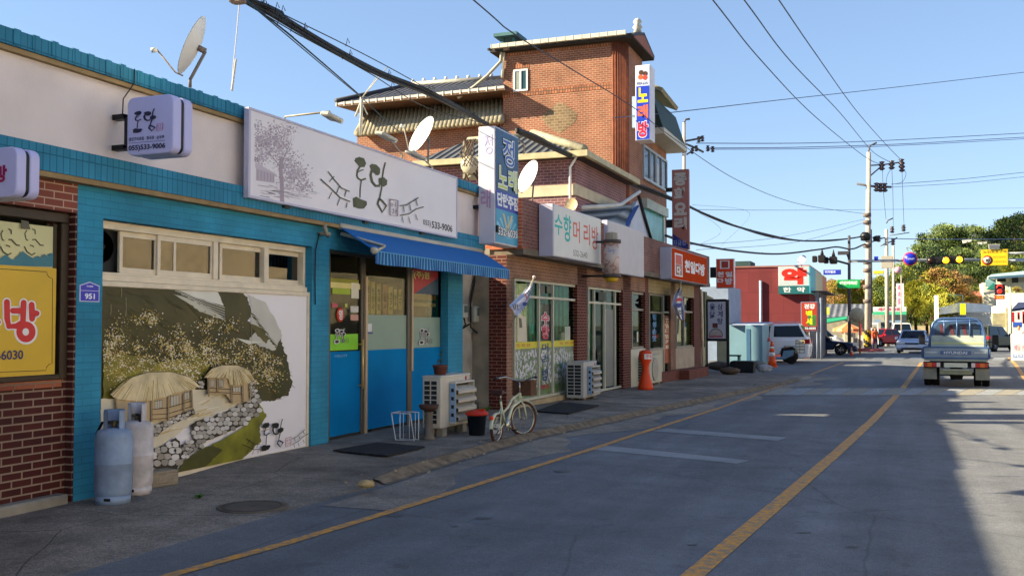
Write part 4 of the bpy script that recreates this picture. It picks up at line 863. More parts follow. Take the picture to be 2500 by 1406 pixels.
# rusty bowl on a stand, planter, wire rack, bucket ...
th_, u0, u1, d0, z0, z1_, dp = A1
c = Vector((u0 + .28, d0 + .14, z1_ + .008)); P_ = Th('flower_pot', 'brown flower pot with a thin seedling on top of the big outdoor unit', 'potted plant', FT, tuple(c))
m = P_.mb(mat('5c3327', .5, .15)); m.lathe([(.001, 0), (.075, 0), (.085, .02), (.1, .1), (.11, .115), (.11, .14), (.098, .14), (.092, .12), (.001, .12)], c, None, 22); m.build('pot')
m = P_.mb(mat('3f5c2a', .6, .2)); m.tube([c + Vector((0, 0, .11)), c + Vector((.01, 0, .2)), c + Vector((.03, -.02, .34))], [.006, .005, .003], None, 6)
rn = random.Random(5)
for i in range(16): a = rn.random() * 6.28; q = c + Vector((.02 * rn.random(), 0, rn.uniform(.16, .34))); l = .07; d = Vector((cos(a), sin(a), .3)); s_ = Vector((-sin(a), cos(a), 0)) * .016; m.add([q, q + d * l * .5 + s_, q + d * l, q + d * l * .5 - s_], [(0, 1, 2, 3)])
m.build('seedling')
c = Vector(FT.loc(G(1058, 1078, .06))); c.y = max(c.y, d0 + .05); c.x = u0 - .28; S_ = Th('ashtray_stand', 'rusty bowl on a tall stone stand beside the big outdoor unit', 'ashtray', FT, tuple(c))
zt = FT.hit(1060, 985, c.y)[1]; m = S_.mb(mat('6d655c', .85, .3)); m.lathe([(.09, 0), (.09, .03), (.06, .05), (.055, zt - c.z - .12), (.07, zt - c.z - .1), (.001, zt - c.z - .1)], c, None, 16); m.build('pedestal')
m = S_.mb(mat('4a342c', .7, .3, 8)); m.lathe([(.02, zt - c.z - .1), (.12, zt - c.z - .06), (.14, zt - c.z), (.125, zt - c.z), (.1, zt - c.z - .04), (.001, zt - c.z - .05)], c, None, 20); m.build('bowl')
# folding wire rack
a = Vector(FT.loc(G(990, 1076, .06))); b = Vector(FT.loc(G(1030, 1070, .06))); zt = FT.hit(985, 1008, a.y)[1]; K = Th('wire_rack', 'white folding wire rack leaning by the blue glass front', 'rack', FT, tuple(a))
m = K.mb(mat('b9c2cc', .4, .1)); rr = .009
def loop(p0, p1, z0_, z1__, ln=0): m.tube([(p0[0] + ln, p0[1], z1__), (p0[0], p0[1], z0_), (p1[0], p1[1], z0_), (p1[0] + ln, p1[1], z1__), (p0[0] + ln, p0[1], z1__)], rr, None, 6)
e = Vector((.13, 0, 0)); f_ = Vector((0, -.28, 0)); base = a + Vector((0, .15, 0))
loop(base, base + f_, a.z + .01, zt, -.12); loop(base + e, base + e + f_, a.z + .01, zt, .0)
for q in (.05, .14, .23): m.tube([base + e + f_ * q / .28 + Vector((0, 0, .01)), base + e + f_ * q / .28 + Vector((0, 0, zt - a.z))], .005, None, 5)
m.tube([base + Vector((-.12, 0, zt - a.z)), base + e + Vector((0, 0, zt - a.z))], rr); m.build('wire_frame')
# red and dark bucket
c = G(1164, 1062, .06); Z = (c - CP).dot(CFW); zt = at(1164, 998, Z).z - c.z; K = Th('bucket', 'dark bucket with a bright red lid between the outdoor unit and the bicycle', 'bucket', W0, tuple(c))
m = K.mb(mat('20262f', .5, .15)); m.lathe([(.001, 0), (.11, 0), (.14, zt * .8), (.145, zt * .8)], c, None, 22); m.build('body')
m = K.mb(mat('c8321c', .5, .1)); m.lathe([(.15, zt * .76), (.165, zt * .78), (.165, zt * .84), (.14, zt * .9), (.06, zt * .95), (.001, zt * .97)], c, None, 22); m.box(c.x + .02, c.x + .12, c.y - .03, c.y + .03, c.z + zt * .9, c.z + zt); m.build('lid')
m = K.mb(M_black); m.tube([c + Vector((.02, 0, zt * .95)), c + Vector((.02, 0, zt * 1.25)), c + Vector((-.03, 0, zt * 1.22))], .008); m.build('handle')
# hose coil at the unit
m = A1[0].mb(mat('8c8778', .7, .2)); q = (u1 + .02, d0 + .1); m.tube([(u1, q[1], z0 + .45), (u1 + .14, q[1], z0 + .42), (u1 + .22, q[1], z0 + .25), (u1 + .12, q[1] - .02, z0 + .06), (u1 + .02, q[1] - .04, z0 + .12)], .03); m.build('pipe')
m = A1[0].mb(M_steel); m.tube([(u0 + w * .0 + .55, d0 + .3, z1_), (u0 + .55, d0 + .3, z1_ + .22)], .012); m.build('stub')
# things under the glass: slippers behind front
# ---------------- bicycle ----------------
ra = G(1213, 1083, .02); fa = G(1277, 1069, .0); ra.z = fa.z = gz(ra.y) + .02
az = math.degrees(math.atan2(fa.x - ra.x, fa.y - ra.y)); FK = Fr(ra.x, ra.y, az); L_ = (fa - ra).length; Lb = max(.78, L_)
K = Th('bicycle', 'cream small wheeled bicycle with a wicker basket parked at the kerb', 'bicycle', FK, (0, 0, 0)); K.e.location.z = ra.z
M_fr = mat('c9cdb0', .35, .05); M_tyre = mat('4a2c22', .8, .2); M_chr = mat('a9a9a4', .25, .05, 3, 0, 60, .7)
rr_, rf = .2, .25; steer = R(-28)
def wheel(cx, r, rot=0, nm='wheel'):
    def T_(p): x, y, z = p; return (cx + x * cos(rot) - y * sin(rot), x * sin(rot) + y * cos(rot), r + z)
    def ring(r1, t, mm, mbb): 
        vs = []; fs = []; n = 36; k = 8
        for i in range(n):
            a = 2 * pi * i / n
            for j in range(k): b = 2 * pi * j / k; q = r1 + t * cos(b); vs.append(T_((q * cos(a), t * sin(b), q * sin(a))))
        for i in range(n):
            for j in range(k): fs.append((i * k + j, ((i + 1) % n) * k + j, ((i + 1) % n) * k + (j + 1) % k, i * k + (j + 1) % k))
        mbb.add(vs, fs, mm, True)
    m = K.mb(); ring(r - .02, .02, M_tyre, m); w_ = m.build(nm)
    m = K.mb(); ring(r - .045, .01, M_chr, m); m.build('rim', w_)
    m = K.mb(M_chr)
    for i in range(16): a = 2 * pi * i / 16; s = .02 if i % 2 else -.02; m.tube([T_((.015 * cos(a + .6), s, .015 * sin(a + .6))), T_(((r - .045) * cos(a), 0, (r - .045) * sin(a)))], .0016, None, 4, False)
    m.tube([T_((0, -.045, 0)), T_((0, .045, 0))], .016); m.build('spoke', w_)
    m = K.mb(M_fr); vs = []; fs = []; n = 14; rg = r + .018
    for i in range(n + 1):
        a = R(-5 if nm == 'w' else 10) + R(165) * i / n
        for yy, q in ((-.026, rg - .012), (-.015, rg), (.015, rg), (.026, rg - .012)): vs.append(T_((q * cos(a), yy, q * sin(a))))
    for i in range(n):
        for j in range(3): fs.append((i * 4 + j, i * 4 + j + 1, (i + 1) * 4 + j + 1, (i + 1) * 4 + j))
    m.add(vs, fs, None, True); m.build('mudguard')
wheel(0, rr_); wheel(Lb, rf, steer)
m = K.mb(M_fr); bb = (.3, 0, .22); hd1 = (Lb - .12, 0, .62); hd2 = (Lb - .1, 0, .52); st_ = (.16, 0, .48)
m.tube([(0, .05, rr_), (.16, .03, .25), bb], .009); m.tube([(0, -.05, rr_), (.16, -.03, .25), bb], .009); m.tube([(0, .05, rr_), st_], .008); m.tube([(0, -.05, rr_), st_], .008)
m.tube([bb, st_, (.135, 0, .56)], .016); m.tube([bb, (.42, 0, .3), (.55, 0, .45), hd2], .021); m.tube([(.22, 0, .4), (.4, 0, .46), (.55, 0, .56), hd1], .014); m.tube([hd2, hd1], .02); m.build('frame')
m = K.mb(M_fr)
for s in (-1, 1): m.tube([hd2, (Lb - .08, s * .045, .46), (Lb - .02, s * .05, .34), (Lb, s * .05, rf)], .011)
m.build('fork')
m = K.mb(M_chr); m.tube([hd1, (Lb - .14, 0, .78)], .012); hb = (Lb - .14, 0, .8)
m.tube([(Lb - .32, .25, .84), (Lb - .16, .2, .85), (Lb - .12, .05, .8), (Lb - .12, -.05, .8), (Lb - .1, -.22, .86), (Lb - .24, -.29, .86)], .011); m.build('handlebar')
m = K.mb(M_black); m.tube([(Lb - .34, .25, .84), (Lb - .44, .26, .835)], .018); m.build('grip'); m = K.mb(M_black); m.tube([(Lb - .22, -.29, .86), (Lb - .33, -.31, .86)], .018); m.build('grip')
m = K.mb(M_chr); m.tube([(.135, 0, .55), (.12, 0, .66)], .012); m.build('seat_post')
m = K.mb(mat('3b201c', .5, .1)); m.prism([(-.02, .66), (.02, .645), (.12, .655), (.26, .66), (.27, .675), (.12, .69), (.0, .715), (-.02, .7)], -.045, .045, 'y'); m.prism([(-.03, .66), (.08, .66), (.08, .7), (-.02, .715)], -.085, .085, 'y'); m.build('saddle', bev=.02, seg=2)
m = K.mb(mat('5c4030', .8, .3, 20, .6, 80)); a, b = Lb - .06, Lb + .16
m.box(a, b, -.14, .14, .58, .6); m.box(a, a + .012, -.14, .14, .6, .8); m.box(b - .012, b, -.14, .14, .6, .8); m.box(a + .012, b - .012, -.14, -.128, .6, .8); m.box(a + .012, b - .012, .128, .14, .6, .8)
for k in range(6): z = .61 + k * .035; m.box(a - .006, b + .006, -.147, .147, z, z + .012)
m.build('basket')
m = K.mb(M_chr); m.lathe([(.001, -.004), (.085, -.004), (.085, .004), (.07, .004), (.001, .004)], (.3, -.05, .22), None, 24, 'y'); m.tube([(.3, -.06, .22), (.4, -.06, .15)], .008); m.tube([(.3, .06, .22), (.22, .06, .3)], .008); m.box(.38, .45, -.12, -.06, .14, .16, M_black); m.box(.17, .24, .06, .12, .3, .32, M_black); m.build('crank')
m = K.mb(M_black); m.tube([(.26, .05, .2), (.2, .16, .0)], .009); m.build('kickstand')
m = K.mb(mat('e04018', .4, 0)); m.lathe([(.001, 0), (.028, 0), (.03, .02), (.001, .024)], (-.2, 0, .36), None, 14, 'x'); m.build('reflector')
c = Vector(FK.loc(G(1238, 1066, .02))); K = Th('white_box', 'small white box on the ground behind the bicycle', 'box', FK, (c.x, c.y + .15, c.z)); m = K.mb(M_white); m.box(c.x - .05, c.x + .08, c.y + .12, c.y + .24, c.z, c.z + .17); m.build('carton', bev=.005)
# orange post
c = G(1576, 951, .06); Z = (c - CP).dot(CFW); H = at(1576, 854, Z).z - c.z; r = 19 / FL * Z; K = Th('parking_post', 'orange plastic hourglass post with a no parking panel in front of the fan unit', 'parking post', FB, FB.loc(c))
q = Vector(FB.loc(c)); m = K.mb(mat('d8451c', .5, .1)); m.lathe([(.001, 0), (r, 0), (r * .98, H * .08), (r * .8, H * .2), (r * .5, H * .42), (r * .42, H * .56), (r * .6, H * .68), (r * .82, H * .76), (r * .85, H * .86), (r * .78, H * .95), (r * .4, H * .995), (.001, H)], q, None, 26); o = m.build('body')
m = K.mb(mat('dcdcd8', .5, 0)); aa = -pi / 2 - .25
for ax_ in (0,):
    vs = []; n = 10
    for k in range(n + 1):
        a = pi + .1 + (pi - .6) * k / n
        for z in (.77, .9): vs.append(q + Vector((r * .875 * cos(a), r * .875 * sin(a), H * z)))
    m.add(vs, [(2 * k, 2 * k + 2, 2 * k + 3, 2 * k + 1) for k in range(n)])
m.build('panel', o)
m = K.mb(mat('c02018', .5, 0)); vs, fs = text_mesh('주차금지', .02); X = [v.x for v in vs]; Y = [v.y for v in vs]
m.add([q + Vector((r * .89 * cos(a), r * .89 * sin(a), H * (.79 + .09 * (v.y - min(Y)) / (max(Y) - min(Y))))) for v in vs for a in [pi + .35 + (pi - 1.1) * (v.x - min(X)) / (max(X) - min(X))]], fs); m.build('lettering', o)
# flags
def along(P, t):
    q = t * (len(P) - 1); i = int(min(len(P) - 2, q)); f = q - i; return (P[i][0] + (P[i + 1][0] - P[i][0]) * f, P[i][1] + (P[i + 1][1] - P[i][1]) * f)
def flag(label, fr, base, tip, poly, d0, d1, teg):
    b = fr.hit(*base, d0); t = fr.hit(*tip, d1); th = Th('national_flag', label, 'flag', fr, (b[0], d0, b[1]), 'national flags along the shop fronts')
    m = th.mb(mat('b9b4a0', .4, .1)); m.tube([(b[0], d0, b[1]), (t[0], d1, t[1])], .012); m.build('pole')
    m = th.mb(mat('d8c0c0', .4, 0)); m.lathe([(.001, -.02), (.028, -.01), (.032, .01), (.02, .03), (.001, .035)], (t[0], d1, t[1]), None, 12); m.build('finial')
    M_ = mat('dde0ee', .8, .06, 2); m = th.mb(M_)
    # cloth: rows hanging from the pole, folded
    n = 14; rows = []; P0, P1 = poly
    for j in range(n + 1):
        t_ = j / n; ay = along(P0, t_)
        by = along(P1, t_)
        row = []
        for k in range(11):
            s = k / 10; px = ay[0] + (by[0] - ay[0]) * s; py = ay[1] + (by[1] - ay[1]) * s; dd_ = d1 * .75 + .07 * sin(s * 9 + t_ * 2); u, z = fr.hit(px, py, dd_); row.append((u, dd_, z))
        rows.append(row)
    vs = [v for r_ in rows for v in r_]; m.add(vs, [(j * 11 + k, j * 11 + k + 1, (j + 1) * 11 + k + 1, (j + 1) * 11 + k) for j in range(n) for k in range(10)], None, True); cl_o = m.build('cloth')
    m = th.mb()
    red, blu, blk = mat('b8303c', .7, 0), mat('20307c', .7, 0), mat('20202c', .7, 0)
    for (cx, cy, rx, ry, a0, a1, mm) in teg['disc']:
        n_ = 14; m.add([(lambda q: (q[0], d1 * .75 - .085, q[1]))(fr.hit(cx + rx * cos(a0 + (a1 - a0) * k / n_), cy + ry * sin(a0 + (a1 - a0) * k / n_), d1 * .75 - .085)) for k in range(n_ + 1)], [tuple(range(n_ + 1))], mm)
    for (x0, y0, x1, y1, w) in teg['bars']:
        dx, dy = x1 - x0, y1 - y0; l = math.hypot(dx, dy); nx, ny = -dy / l * w / 2, dx / l * w / 2
        m.add([(lambda q: (q[0], d1 * .75 - .086, q[1]))(fr.hit(x, y, d1 * .75 - .086)) for x, y in ((x0 + nx, y0 + ny), (x1 + nx, y1 + ny), (x1 - nx, y1 - ny), (x0 - nx, y0 - ny))], [(0, 1, 2, 3)], blk)
    m.build('emblem', cl_o)
flag('drooping national flag above the salon display window', FB, (1245, 800), (1304, 677), ([(1300, 683), (1276, 715), (1243, 745)], [(1302, 690), (1295, 722), (1280, 752), (1263, 773)]), -.02, -.5,
     dict(disc=[(1281, 731, 6, 14, -pi / 2, pi / 2 * .2, mat('b8303c', .7, 0)), (1281, 738, 6, 10, 0, pi, mat('20307c', .7, 0))], bars=[(1252, 742, 1256, 756, 2.2), (1257, 741, 1260, 757, 2.2), (1262, 742, 1265, 757, 2.2), (1289, 708, 1294, 716, 1.8), (1287, 714, 1292, 720, 1.8), (1274, 752, 1277, 761, 1.8)]))
# widen the first flag's cloth toward the street-left corner
flag('limp national flag in front of the tea room door', FB, (1655, 812), (1662, 690), ([(1661, 698), (1646, 720), (1640, 745), (1650, 766), (1661, 782)], [(1664, 700), (1666, 722), (1669, 745), (1672, 762), (1670, 780)]), -.02, -.55,
     dict(disc=[(1658, 735, 9, 8, pi, 2 * pi, mat('b8303c', .7, 0)), (1657, 740, 9, 11, 0, pi, mat('20307c', .7, 0))], bars=[(1657, 712, 1664, 713, 2), (1657, 716, 1664, 717, 2), (1657, 720, 1664, 721, 2), (1657, 758, 1667, 759, 2), (1657, 762, 1667, 763, 2), (1657, 766, 1667, 767, 2)]))
# ================= brick shop row (hair salon + tea room) =================
B_col = brick('dark_column_brick', '5a221c', '4a1a16', '8a6a5c', .2, .066, .007, nv=.25)
B_pink = brick('pale_pink_brick', '8a6450', '7c5846', '9a8272', .2, .066, .007, nv=.35, ns=1.6)
B_par = brick('parapet_brick', '76504a', '67423e', '8a7068', .2, .066, .006, nv=.35, ns=1.3)
B_tile = brick('beige_wall_tile', 'a89a78', '9c8e6e', '7d7050', .1, .1, .004, off=0, nv=.2)
M_wfr = mat('b9b8a8', .45, .1)
def UB(px, d=0): return FB.hit(px, 700, d)[0]
def ZB(px, py, d=0): return FB.hit(px, py, d)[1]
uc = UB(1237); ue = UB(1710); zl = ZB(1260, 618, -.3); zpt = ZB(1275, 483, -.3); zl2 = zl + .12
RB = Th('brick_shop_row', 'single storey red brick shop row holding the hair salon and the tea room', 'building', FB, (uc, 0, gz(FB.o.y)))
zg = gz(25) - .1
def pier(x0, x1, mm=B_pink, dep=.35, y0=0.0): m = RB.mb(mm); m.box(UB(x0), UB(x1), y0, dep, zg, zl - .001); m.build('pier')
m = RB.mb(B_col); m.box(uc, uc + .006, 0.004, .36, zg, zl - .001); m.box(uc + .007, UB(1252), .003, .35, zg, zl - .001, B_pink); m.build('corner_pier')  # darker brick skin on the camera-facing side has its shade in the colour
pier(1409.5, 1433, B_col); pier(1521, 1540, B_col); pier(1575, 1583, B_col); pier(1637, 1649, B_pink); pier(1694, 1710, B_col)
zt1 = ZB(1260, 678)
m = RB.mb(B_pink); m.box(UB(1252), UB(1540), -.0, .35, zt1 + .0, zl - .002); m.build('brick_lintel')
zt2 = ZB(1560, 712); m = RB.mb(B_tile); m.box(UB(1583), UB(1694), -.0, .35, zt2 + .0, zl - .002); m.build('tiled_lintel'); m = RB.mb(B_pink); m.box(UB(1540), UB(1575), 0, .35, zt2, zl - .002); m.build('brick_lintel')
m = RB.mb(B_par); uq = UB(1275, -.3); m.box(uq, ue + .1, -.3, -.05, zl2, zpt); m.build('parapet')
m = RB.mb(brick('sunlit_end_brick', 'c8603a', 'b85030', 'c0a088', .2, .066, .008)); m.box(uq - .004, uq, -.3, .6, zl2, zpt); m.build('end_face')  # parapet end brick with the sunlit orange put into its colour
m = RB.mb(mat('6d6458', .9, .3)); m.box(uq, ue + .1, -.32, .4, zl, zl2 - .001); m.build('ledge'); m = RB.mb(mat('a05a40', .9, .3)); m.box(uq - .03, uq + .3, -.31, .6, zl2 - .02, zl2 + .02); m.build('tile_edge')
m = RB.mb(mat('8a8478', .9, .3)); m.box(uc, ue, .35, 6, zl, zl + .12); m.box(uc, ue, 5.8, 6, zg, zl); m.box(ue - .2, ue, .35, 5.8, zg, zl - .001); m.box(uc + .01, uc + .2, .36, 5.8, zg, zl - .001); m.build('rear_wall')
Gg = glass('b4dcc8', 1.3); Gs = glass('bcd4cc', 1.35)
curt = mat('1f7a5c', .8, .3, 6); 
def backing(x0, x1, dp, mm, yt=None, yb=None): m = RB.mb(mm); m.box(UB(x0), UB(x1), dp, dp + .04, zg if yb is None else yb, (zt1 if yt is None else yt)); m.build('interior')
backing(1240, 1521, 1.4, mat('4c7a66', .8, .3, 3)); backing(1521, 1700, .8, mat('4c4438', .8, .3, 3), zt2)
# salon glazing: built from measured heights
def glazing(name, x0, x1, posts, yt, yb_, transom, dpt=.08, fw=.05, mm=M_wfr, g=Gg):
    u0, u1 = UB(x0, dpt), UB(x1, dpt); z1_ = ZB(x0, yt, dpt); z0_ = ZB(x0, yb_, dpt); m = RB.mb(mm)
    m.box(u0, u1, dpt - .03, dpt + .05, z1_ - fw, z1_); m.box(u0, u1, dpt - .03, dpt + .05, z0_, z0_ + fw); m.box(u0, u0 + fw, dpt - .03, dpt + .05, z0_ + fw, z1_ - fw); m.box(u1 - fw, u1, dpt - .03, dpt + .05, z0_ + fw, z1_ - fw)
    for p in posts: u = UB(p, dpt); m.box(u - fw / 2, u + fw / 2, dpt - .034, dpt + .046, z0_ + fw, z1_ - fw)
    if transom: z = ZB(x0, transom, dpt); m.box(u0 + fw, u1 - fw, dpt - .032, dpt + .048, z - fw / 2, z + fw / 2)
    o = m.build(name, bev=.004); m = RB.mb(g); m.box(u0 + fw, u1 - fw, dpt + .02, dpt + .026, z0_ + fw, z1_ - fw); m.build('pane', o); return o, u0, u1, z0_, z1_
o, u0, u1, z0_, z1_ = glazing('shop_window', 1253, 1409, (1314, 1348), 679, 984, 722)
# flower film with yellow band
zy = ZB(1253, 853, .05); zy2 = ZB(1253, 836, .05); m = RB.mb(mat('7d8c74', .5, .4, 5)); m.box(u0 + .05, u1 - .05, .092, .097, z0_ + .05, zy)
rn = random.Random(2); gs = [mat(h, .5, 0) for h in ('3f6a2c', '5c8a3c', '2f5a24', '7a9a50')]; wh = [mat(h, .5, 0) for h in ('c4c6d4', 'd2d4dc', 'b4b6c8')]
for i in range(1500):
    u = rn.uniform(u0 + .06, u1 - .1); z = z0_ + .06 + (zy - z0_ - .2) * rn.random() ** 1.5; l = rn.uniform(.05, .2); t = rn.uniform(-.04, .04); m.add([(u, .0915 - rn.random() * .001, z), (u + .014, .0915, z), (u + t, .0915, min(z + l, zy - .01))], [(0, 1, 2)], rn.choice(gs))
for i in range(560):
    u = rn.uniform(u0 + .08, u1 - .1); z = z0_ + .25 + (zy - z0_ - .3) * rn.random() ** .8; s = rn.uniform(.012, .035); m.add([(u + s * cos(a), .0905 - rn.random() * .0008, z + s * 1.5 * sin(a)) for a in (0, 1.2, 2.4, 3.9, 5.1)], [(0, 1, 2, 3, 4)], rn.choice(wh))
m.build('flower_film', o)
m = RB.mb(mat('c8c02c', .5, .06)); m.box(u0 + .05, u1 - .05, .089, .0945, zy, zy2); 
for x in (1260, 1366): text(m, '커트 · 퍼머 · 염색', mat('b8502c', .5, 0), UB(x, .09), UB(x + 34, .09), zy + .03, zy2 - .03, .0885, bold=.02)
m.build('yellow_band', o)
# curtains, sign letters, poster
m = RB.mb(mat('4cc098', .8, .4, 4))
for k in range(40): u = u0 + .06 + (u1 - u0 - .14) * k / 40; m.box(u, u + .06, .22 + .03 * sin(k * 1.9), .24 + .03 * sin(k * 1.9), zy2, z1_ - .05) if not 15 < k < 24 else None
m.build('curtain')
m = RB.mb(mat('1c2024', .3, .1)); a, b = UB(1318, .1), UB(1345, .1); m.box(a, b, .1, .104, zy2, ZB(1318, 742, .1)); m.build('door_panel', o)
m = RB.mb(); pk, wt_ = mat('c03050', .5, 0), mat('d4d6da', .5, 0)
for ch, y0, y1 in (('수', 762, 792), ('향', 794, 828)): text(m, ch, wt_, UB(1322, .08) - .02, UB(1341, .08) + .02, ZB(1325, y1 + 1, .08), ZB(1325, y0 - 1, .08), .083, bold=.09); text(m, ch, pk, UB(1322, .08), UB(1341, .08), ZB(1325, y1, .08), ZB(1325, y0, .08), .081, bold=.03)
for ch, y0, y1 in (('머', 838, 860), ('리', 867, 890), ('방', 900, 930)): text(m, ch, mat('2c4a78', .5, 0), UB(1324, .08), UB(1339, .08), ZB(1325, y1, .08), ZB(1325, y0, .08), .082, bold=.015)
text(m, '예약', mat('a84050', .5, 0), UB(1320, .08), UB(1341, .08), ZB(1325, 952, .08), ZB(1325, 938, .08), .082, bold=.02); m.build('lettering', o)
m = RB.mb(mat('c9c4b0', .6, .1)); a = FB.hit(1266, 834, .1); pts = [(1263, 834), (1263, 780), (1268, 758), (1275, 770), (1284, 775), (1287, 834)]; cv = Cv(m, lambda x, y: FB.hit(x, y, .1), .1); cv.poly(pts, m.cur); cv.poly([(1266, 775), (1273, 778), (1275, 800), (1268, 800)], mat('5c5a44', .6, 0)); m.build('poster', o)
m = RB.mb(mat('dcdcd0', .5, .1)); a = FB.rect(1379, 1392, 797, 832, .1); m.box(a[0], a[1], .1, .102, a[2], a[3]); a = FB.rect(1293, 1303, 790, 815, .1); m.box(a[0], a[1], .1, .102, a[2], a[3], mat('2f9a80', .5, .1)); m.build('notice', o)
m = RB.mb(mat('44443e', .5, .1)); 
for x0, x1 in ((1319, 1330), (1335, 1348)): a = FB.rect(x0, x1, 697, 715, .05); m.box(a[0], a[1], .046, .05, a[2], a[3])
m.build('vent_window', o)
m = RB.mb(mat('a89878', .9, .25, 4)); m.box(UB(1252), UB(1410), -.04, .1, zg, z0_ - .001); m.build('plinth')
o, u0, u1, z0_, z1_ = glazing('shop_door', 1434, 1521, (1449, 1474, 1500), 700, 962, 738, g=glass('a0ccb8', 1.35))
m = RB.mb(mat('38b090', .8, .3, 5)); m.box(UB(1500, .3), u1, .3, .32, z0_, z1_ - .3); m.box(u0, UB(1449, .3), .3, .32, z0_, z1_ - .3); m.build('curtain')
m = RB.mb(mat('4c544c', .8, .1)); a = FB.rect(1461, 1480, 712, 734, .05); m.box(a[0], a[1], .046, .05, a[2], a[3]); m.build('vent_window', o)
m = RB.mb(mat('6f7474', .5, .1)); a = FB.rect(1477, 1498, 755, 950, .09); m.box(a[0], a[1], .094, .098, a[2] + .05, a[3]); m.build('screen_door', o)
def small(x0, x1, yt, yb_, post=(), tr=None, back=None, nm='window'):
    o, u0, u1, z0_, z1_ = glazing(nm, x0, x1, post, yt, yb_, tr, fw=.06, mm=mat('8c8678', .5, .15), g=Gs)
    if back: m = RB.mb(mat(back, .6, .2)); m.box(u0 + .07, u1 - .07, .14, .15, z0_ + .06, ZB(x0, tr, .1) if tr else z1_ - .06); m.build('blind', o)
    return o, u0, u1, z0_, z1_
o, a, b, z0_, z1_ = small(1540, 1575, 712, 852, (), 755, 'c87a34'); m = RB.mb(M_wfr); m.box(UB(1540, -.01), UB(1575, -.01), -.01, .2, zg, z0_ - .002); m.build('low_panel')
m = RB.mb(mat('d0d0cc', .5, 0)); cc = FB.hit(1555, 822, .07); m.box(cc[0], cc[0] + .12, .068, .07, cc[1] - .14, cc[1] + .14); m.build('notice', o)
o, a, b, z0_, z1_ = small(1583, 1617, 716, 856, (), 762); m = RB.mb(mat('b3aa96', .6, .2)); m.box(UB(1583), UB(1617), 0, .2, zg, z0_ - .002); m.build('low_panel')
m = RB.mb(mat('3a7ab0', .5, 0)); vtext(m, '정성손맛', m.cur, UB(1592, .06), UB(1602, .06), ZB(1590, 835, .06), ZB(1590, 765, .06), .06, bold=.05); m.build('lettering', o)
o, a, b, z0_, z1_ = glazing('tea_room_door', 1618, 1637, (), 716, 912, 762, mm=M_wfr, g=Gs)
m = RB.mb(mat('9c4a24', .6, .1)); m.box(a + .1, b - .1, .06, .07, z0_ + .3, ZB(1618, 770, .06)); vtext(m, '천일다방커피', mat('d8c8b0', .5, 0), a + .16, b - .16, z0_ + .7, ZB(1618, 775, .06), .058, bold=.04); m.build('banner', o)
o, a, b, z0_, z1_ = small(1649, 1694, 718, 850, (1668,), 760, 'c88a3c'); m = RB.mb(mat('a89a88', .7, .2)); m.box(UB(1649), UB(1694), 0, .2, zg, z0_ - .002); m.build('low_panel')
m = RB.mb(M_cream); m.tube([(UB(1712), -.05, zg), (UB(1709), -.05, zl - .2), (UB(1709), .0, zl - .1)], .05); m.build('drain_pipe')
for (x0, x1, y) in ((1616, 1681, 936), (1683, 1730, 928)):
    a = FB.loc(G(x0, y, .05)); K = Th('brick_step', ('low red brick step before the tea room door', 'low red brick step under the old outdoor unit')[x0 > 1650], 'step', FB, a); dd0 = max(-1.6, a[1]); u1_ = FB.hit(x1, y - 10, dd0)[0]
    m = K.mb(brick('step_brick_%d' % x0, '7a3424', '6a2a1e', '5c4a40', .2, .06, .01)); m.box(a[0], min(u1_, a[0] + 4.5), dd0, -.05, a[2] - .1, a[2] + .3); m.build('brickwork', bev=.01)
# ---- signs on the parapet ----
def lightbox(name, label, fr, d, px_side, px0, px1, ytl, ybl, col_face, col_side='b5b3c4', cat='shop sign', thick=.25, frame='a9a9b0'):
    u0, u1, z0_, z1_ = fr.rect(px0, px1, ytl, ybl, d); th = Th(name, label, cat, fr, (u0, d, z0_))
    m = th.mb(mat(col_side, .5, .08)); m.box(u0, u1, d + .004, d + thick, z0_, z1_); m.build('casing', bev=.01)
    m = th.mb(mat(col_face, .9, .05, 3, 0, 60, 0, .04)); m.box(u0 + .02, u1 - .02, d - .004, d + .003, z0_ + .02, z1_ - .02); f = m.build('face'); return th, f, u0, u1, z0_, z1_
th, f, u0, u1, z0_, z1_ = lightbox('salon_sign', 'white salon sign with turquoise and orange lettering above the flower window', FB, -.62, 1330, 1350.6, 1467, 497, 625, 'd4d6d4', thick=.3)
m = th.mb(); w, h = u1 - u0, z1_ - z0_; tq, og = mat('1fa8a4', .5, 0), mat('c8604a', .5, 0)
for ch, a, b, mm, zz0, zz1 in (('수', .02, .17, tq, .42, .82), ('향', .19, .34, tq, .33, .86), ('머', .38, .52, og, .36, .8), ('리', .6, .74, og, .36, .8), ('방', .78, .93, og, .3, .8)): text(m, ch, mm, u0 + w * a, u0 + w * b, z0_ + h * zz0, z0_ + h * zz1, -.6245 - .001, bold=.02 if mm is tq else .012)
text(m, '532-2640', mat('5c5c58', .5, 0), u0 + w * .38, u0 + w * .68, z0_ + h * .08, z0_ + h * .2, -.6255); m.build('lettering', f)
th, f, u0, u1, z0_, z1_ = lightbox('blank_sign', 'blank white signboard to the right of the barber pole', FB, -.4, 1482, 1484, 1572, 537, 663, 'c4c2c6', thick=.15)
th, f, u0, u1, z0_, z1_ = lightbox('tea_room_sign', 'orange tea room signboard with white lettering on the parapet', FB, -.65, 1627, 1640, 1725.5, 603, 681, 'b03c10', thick=.35, col_side='a9a9b8')
m = th.mb(); w, h = u1 - u0, z1_ - z0_; text(m, '천일다방', M_white, u0 + w * .33, u0 + w * .93, z0_ + h * .3, z0_ + h * .72, -.6555, bold=.05)
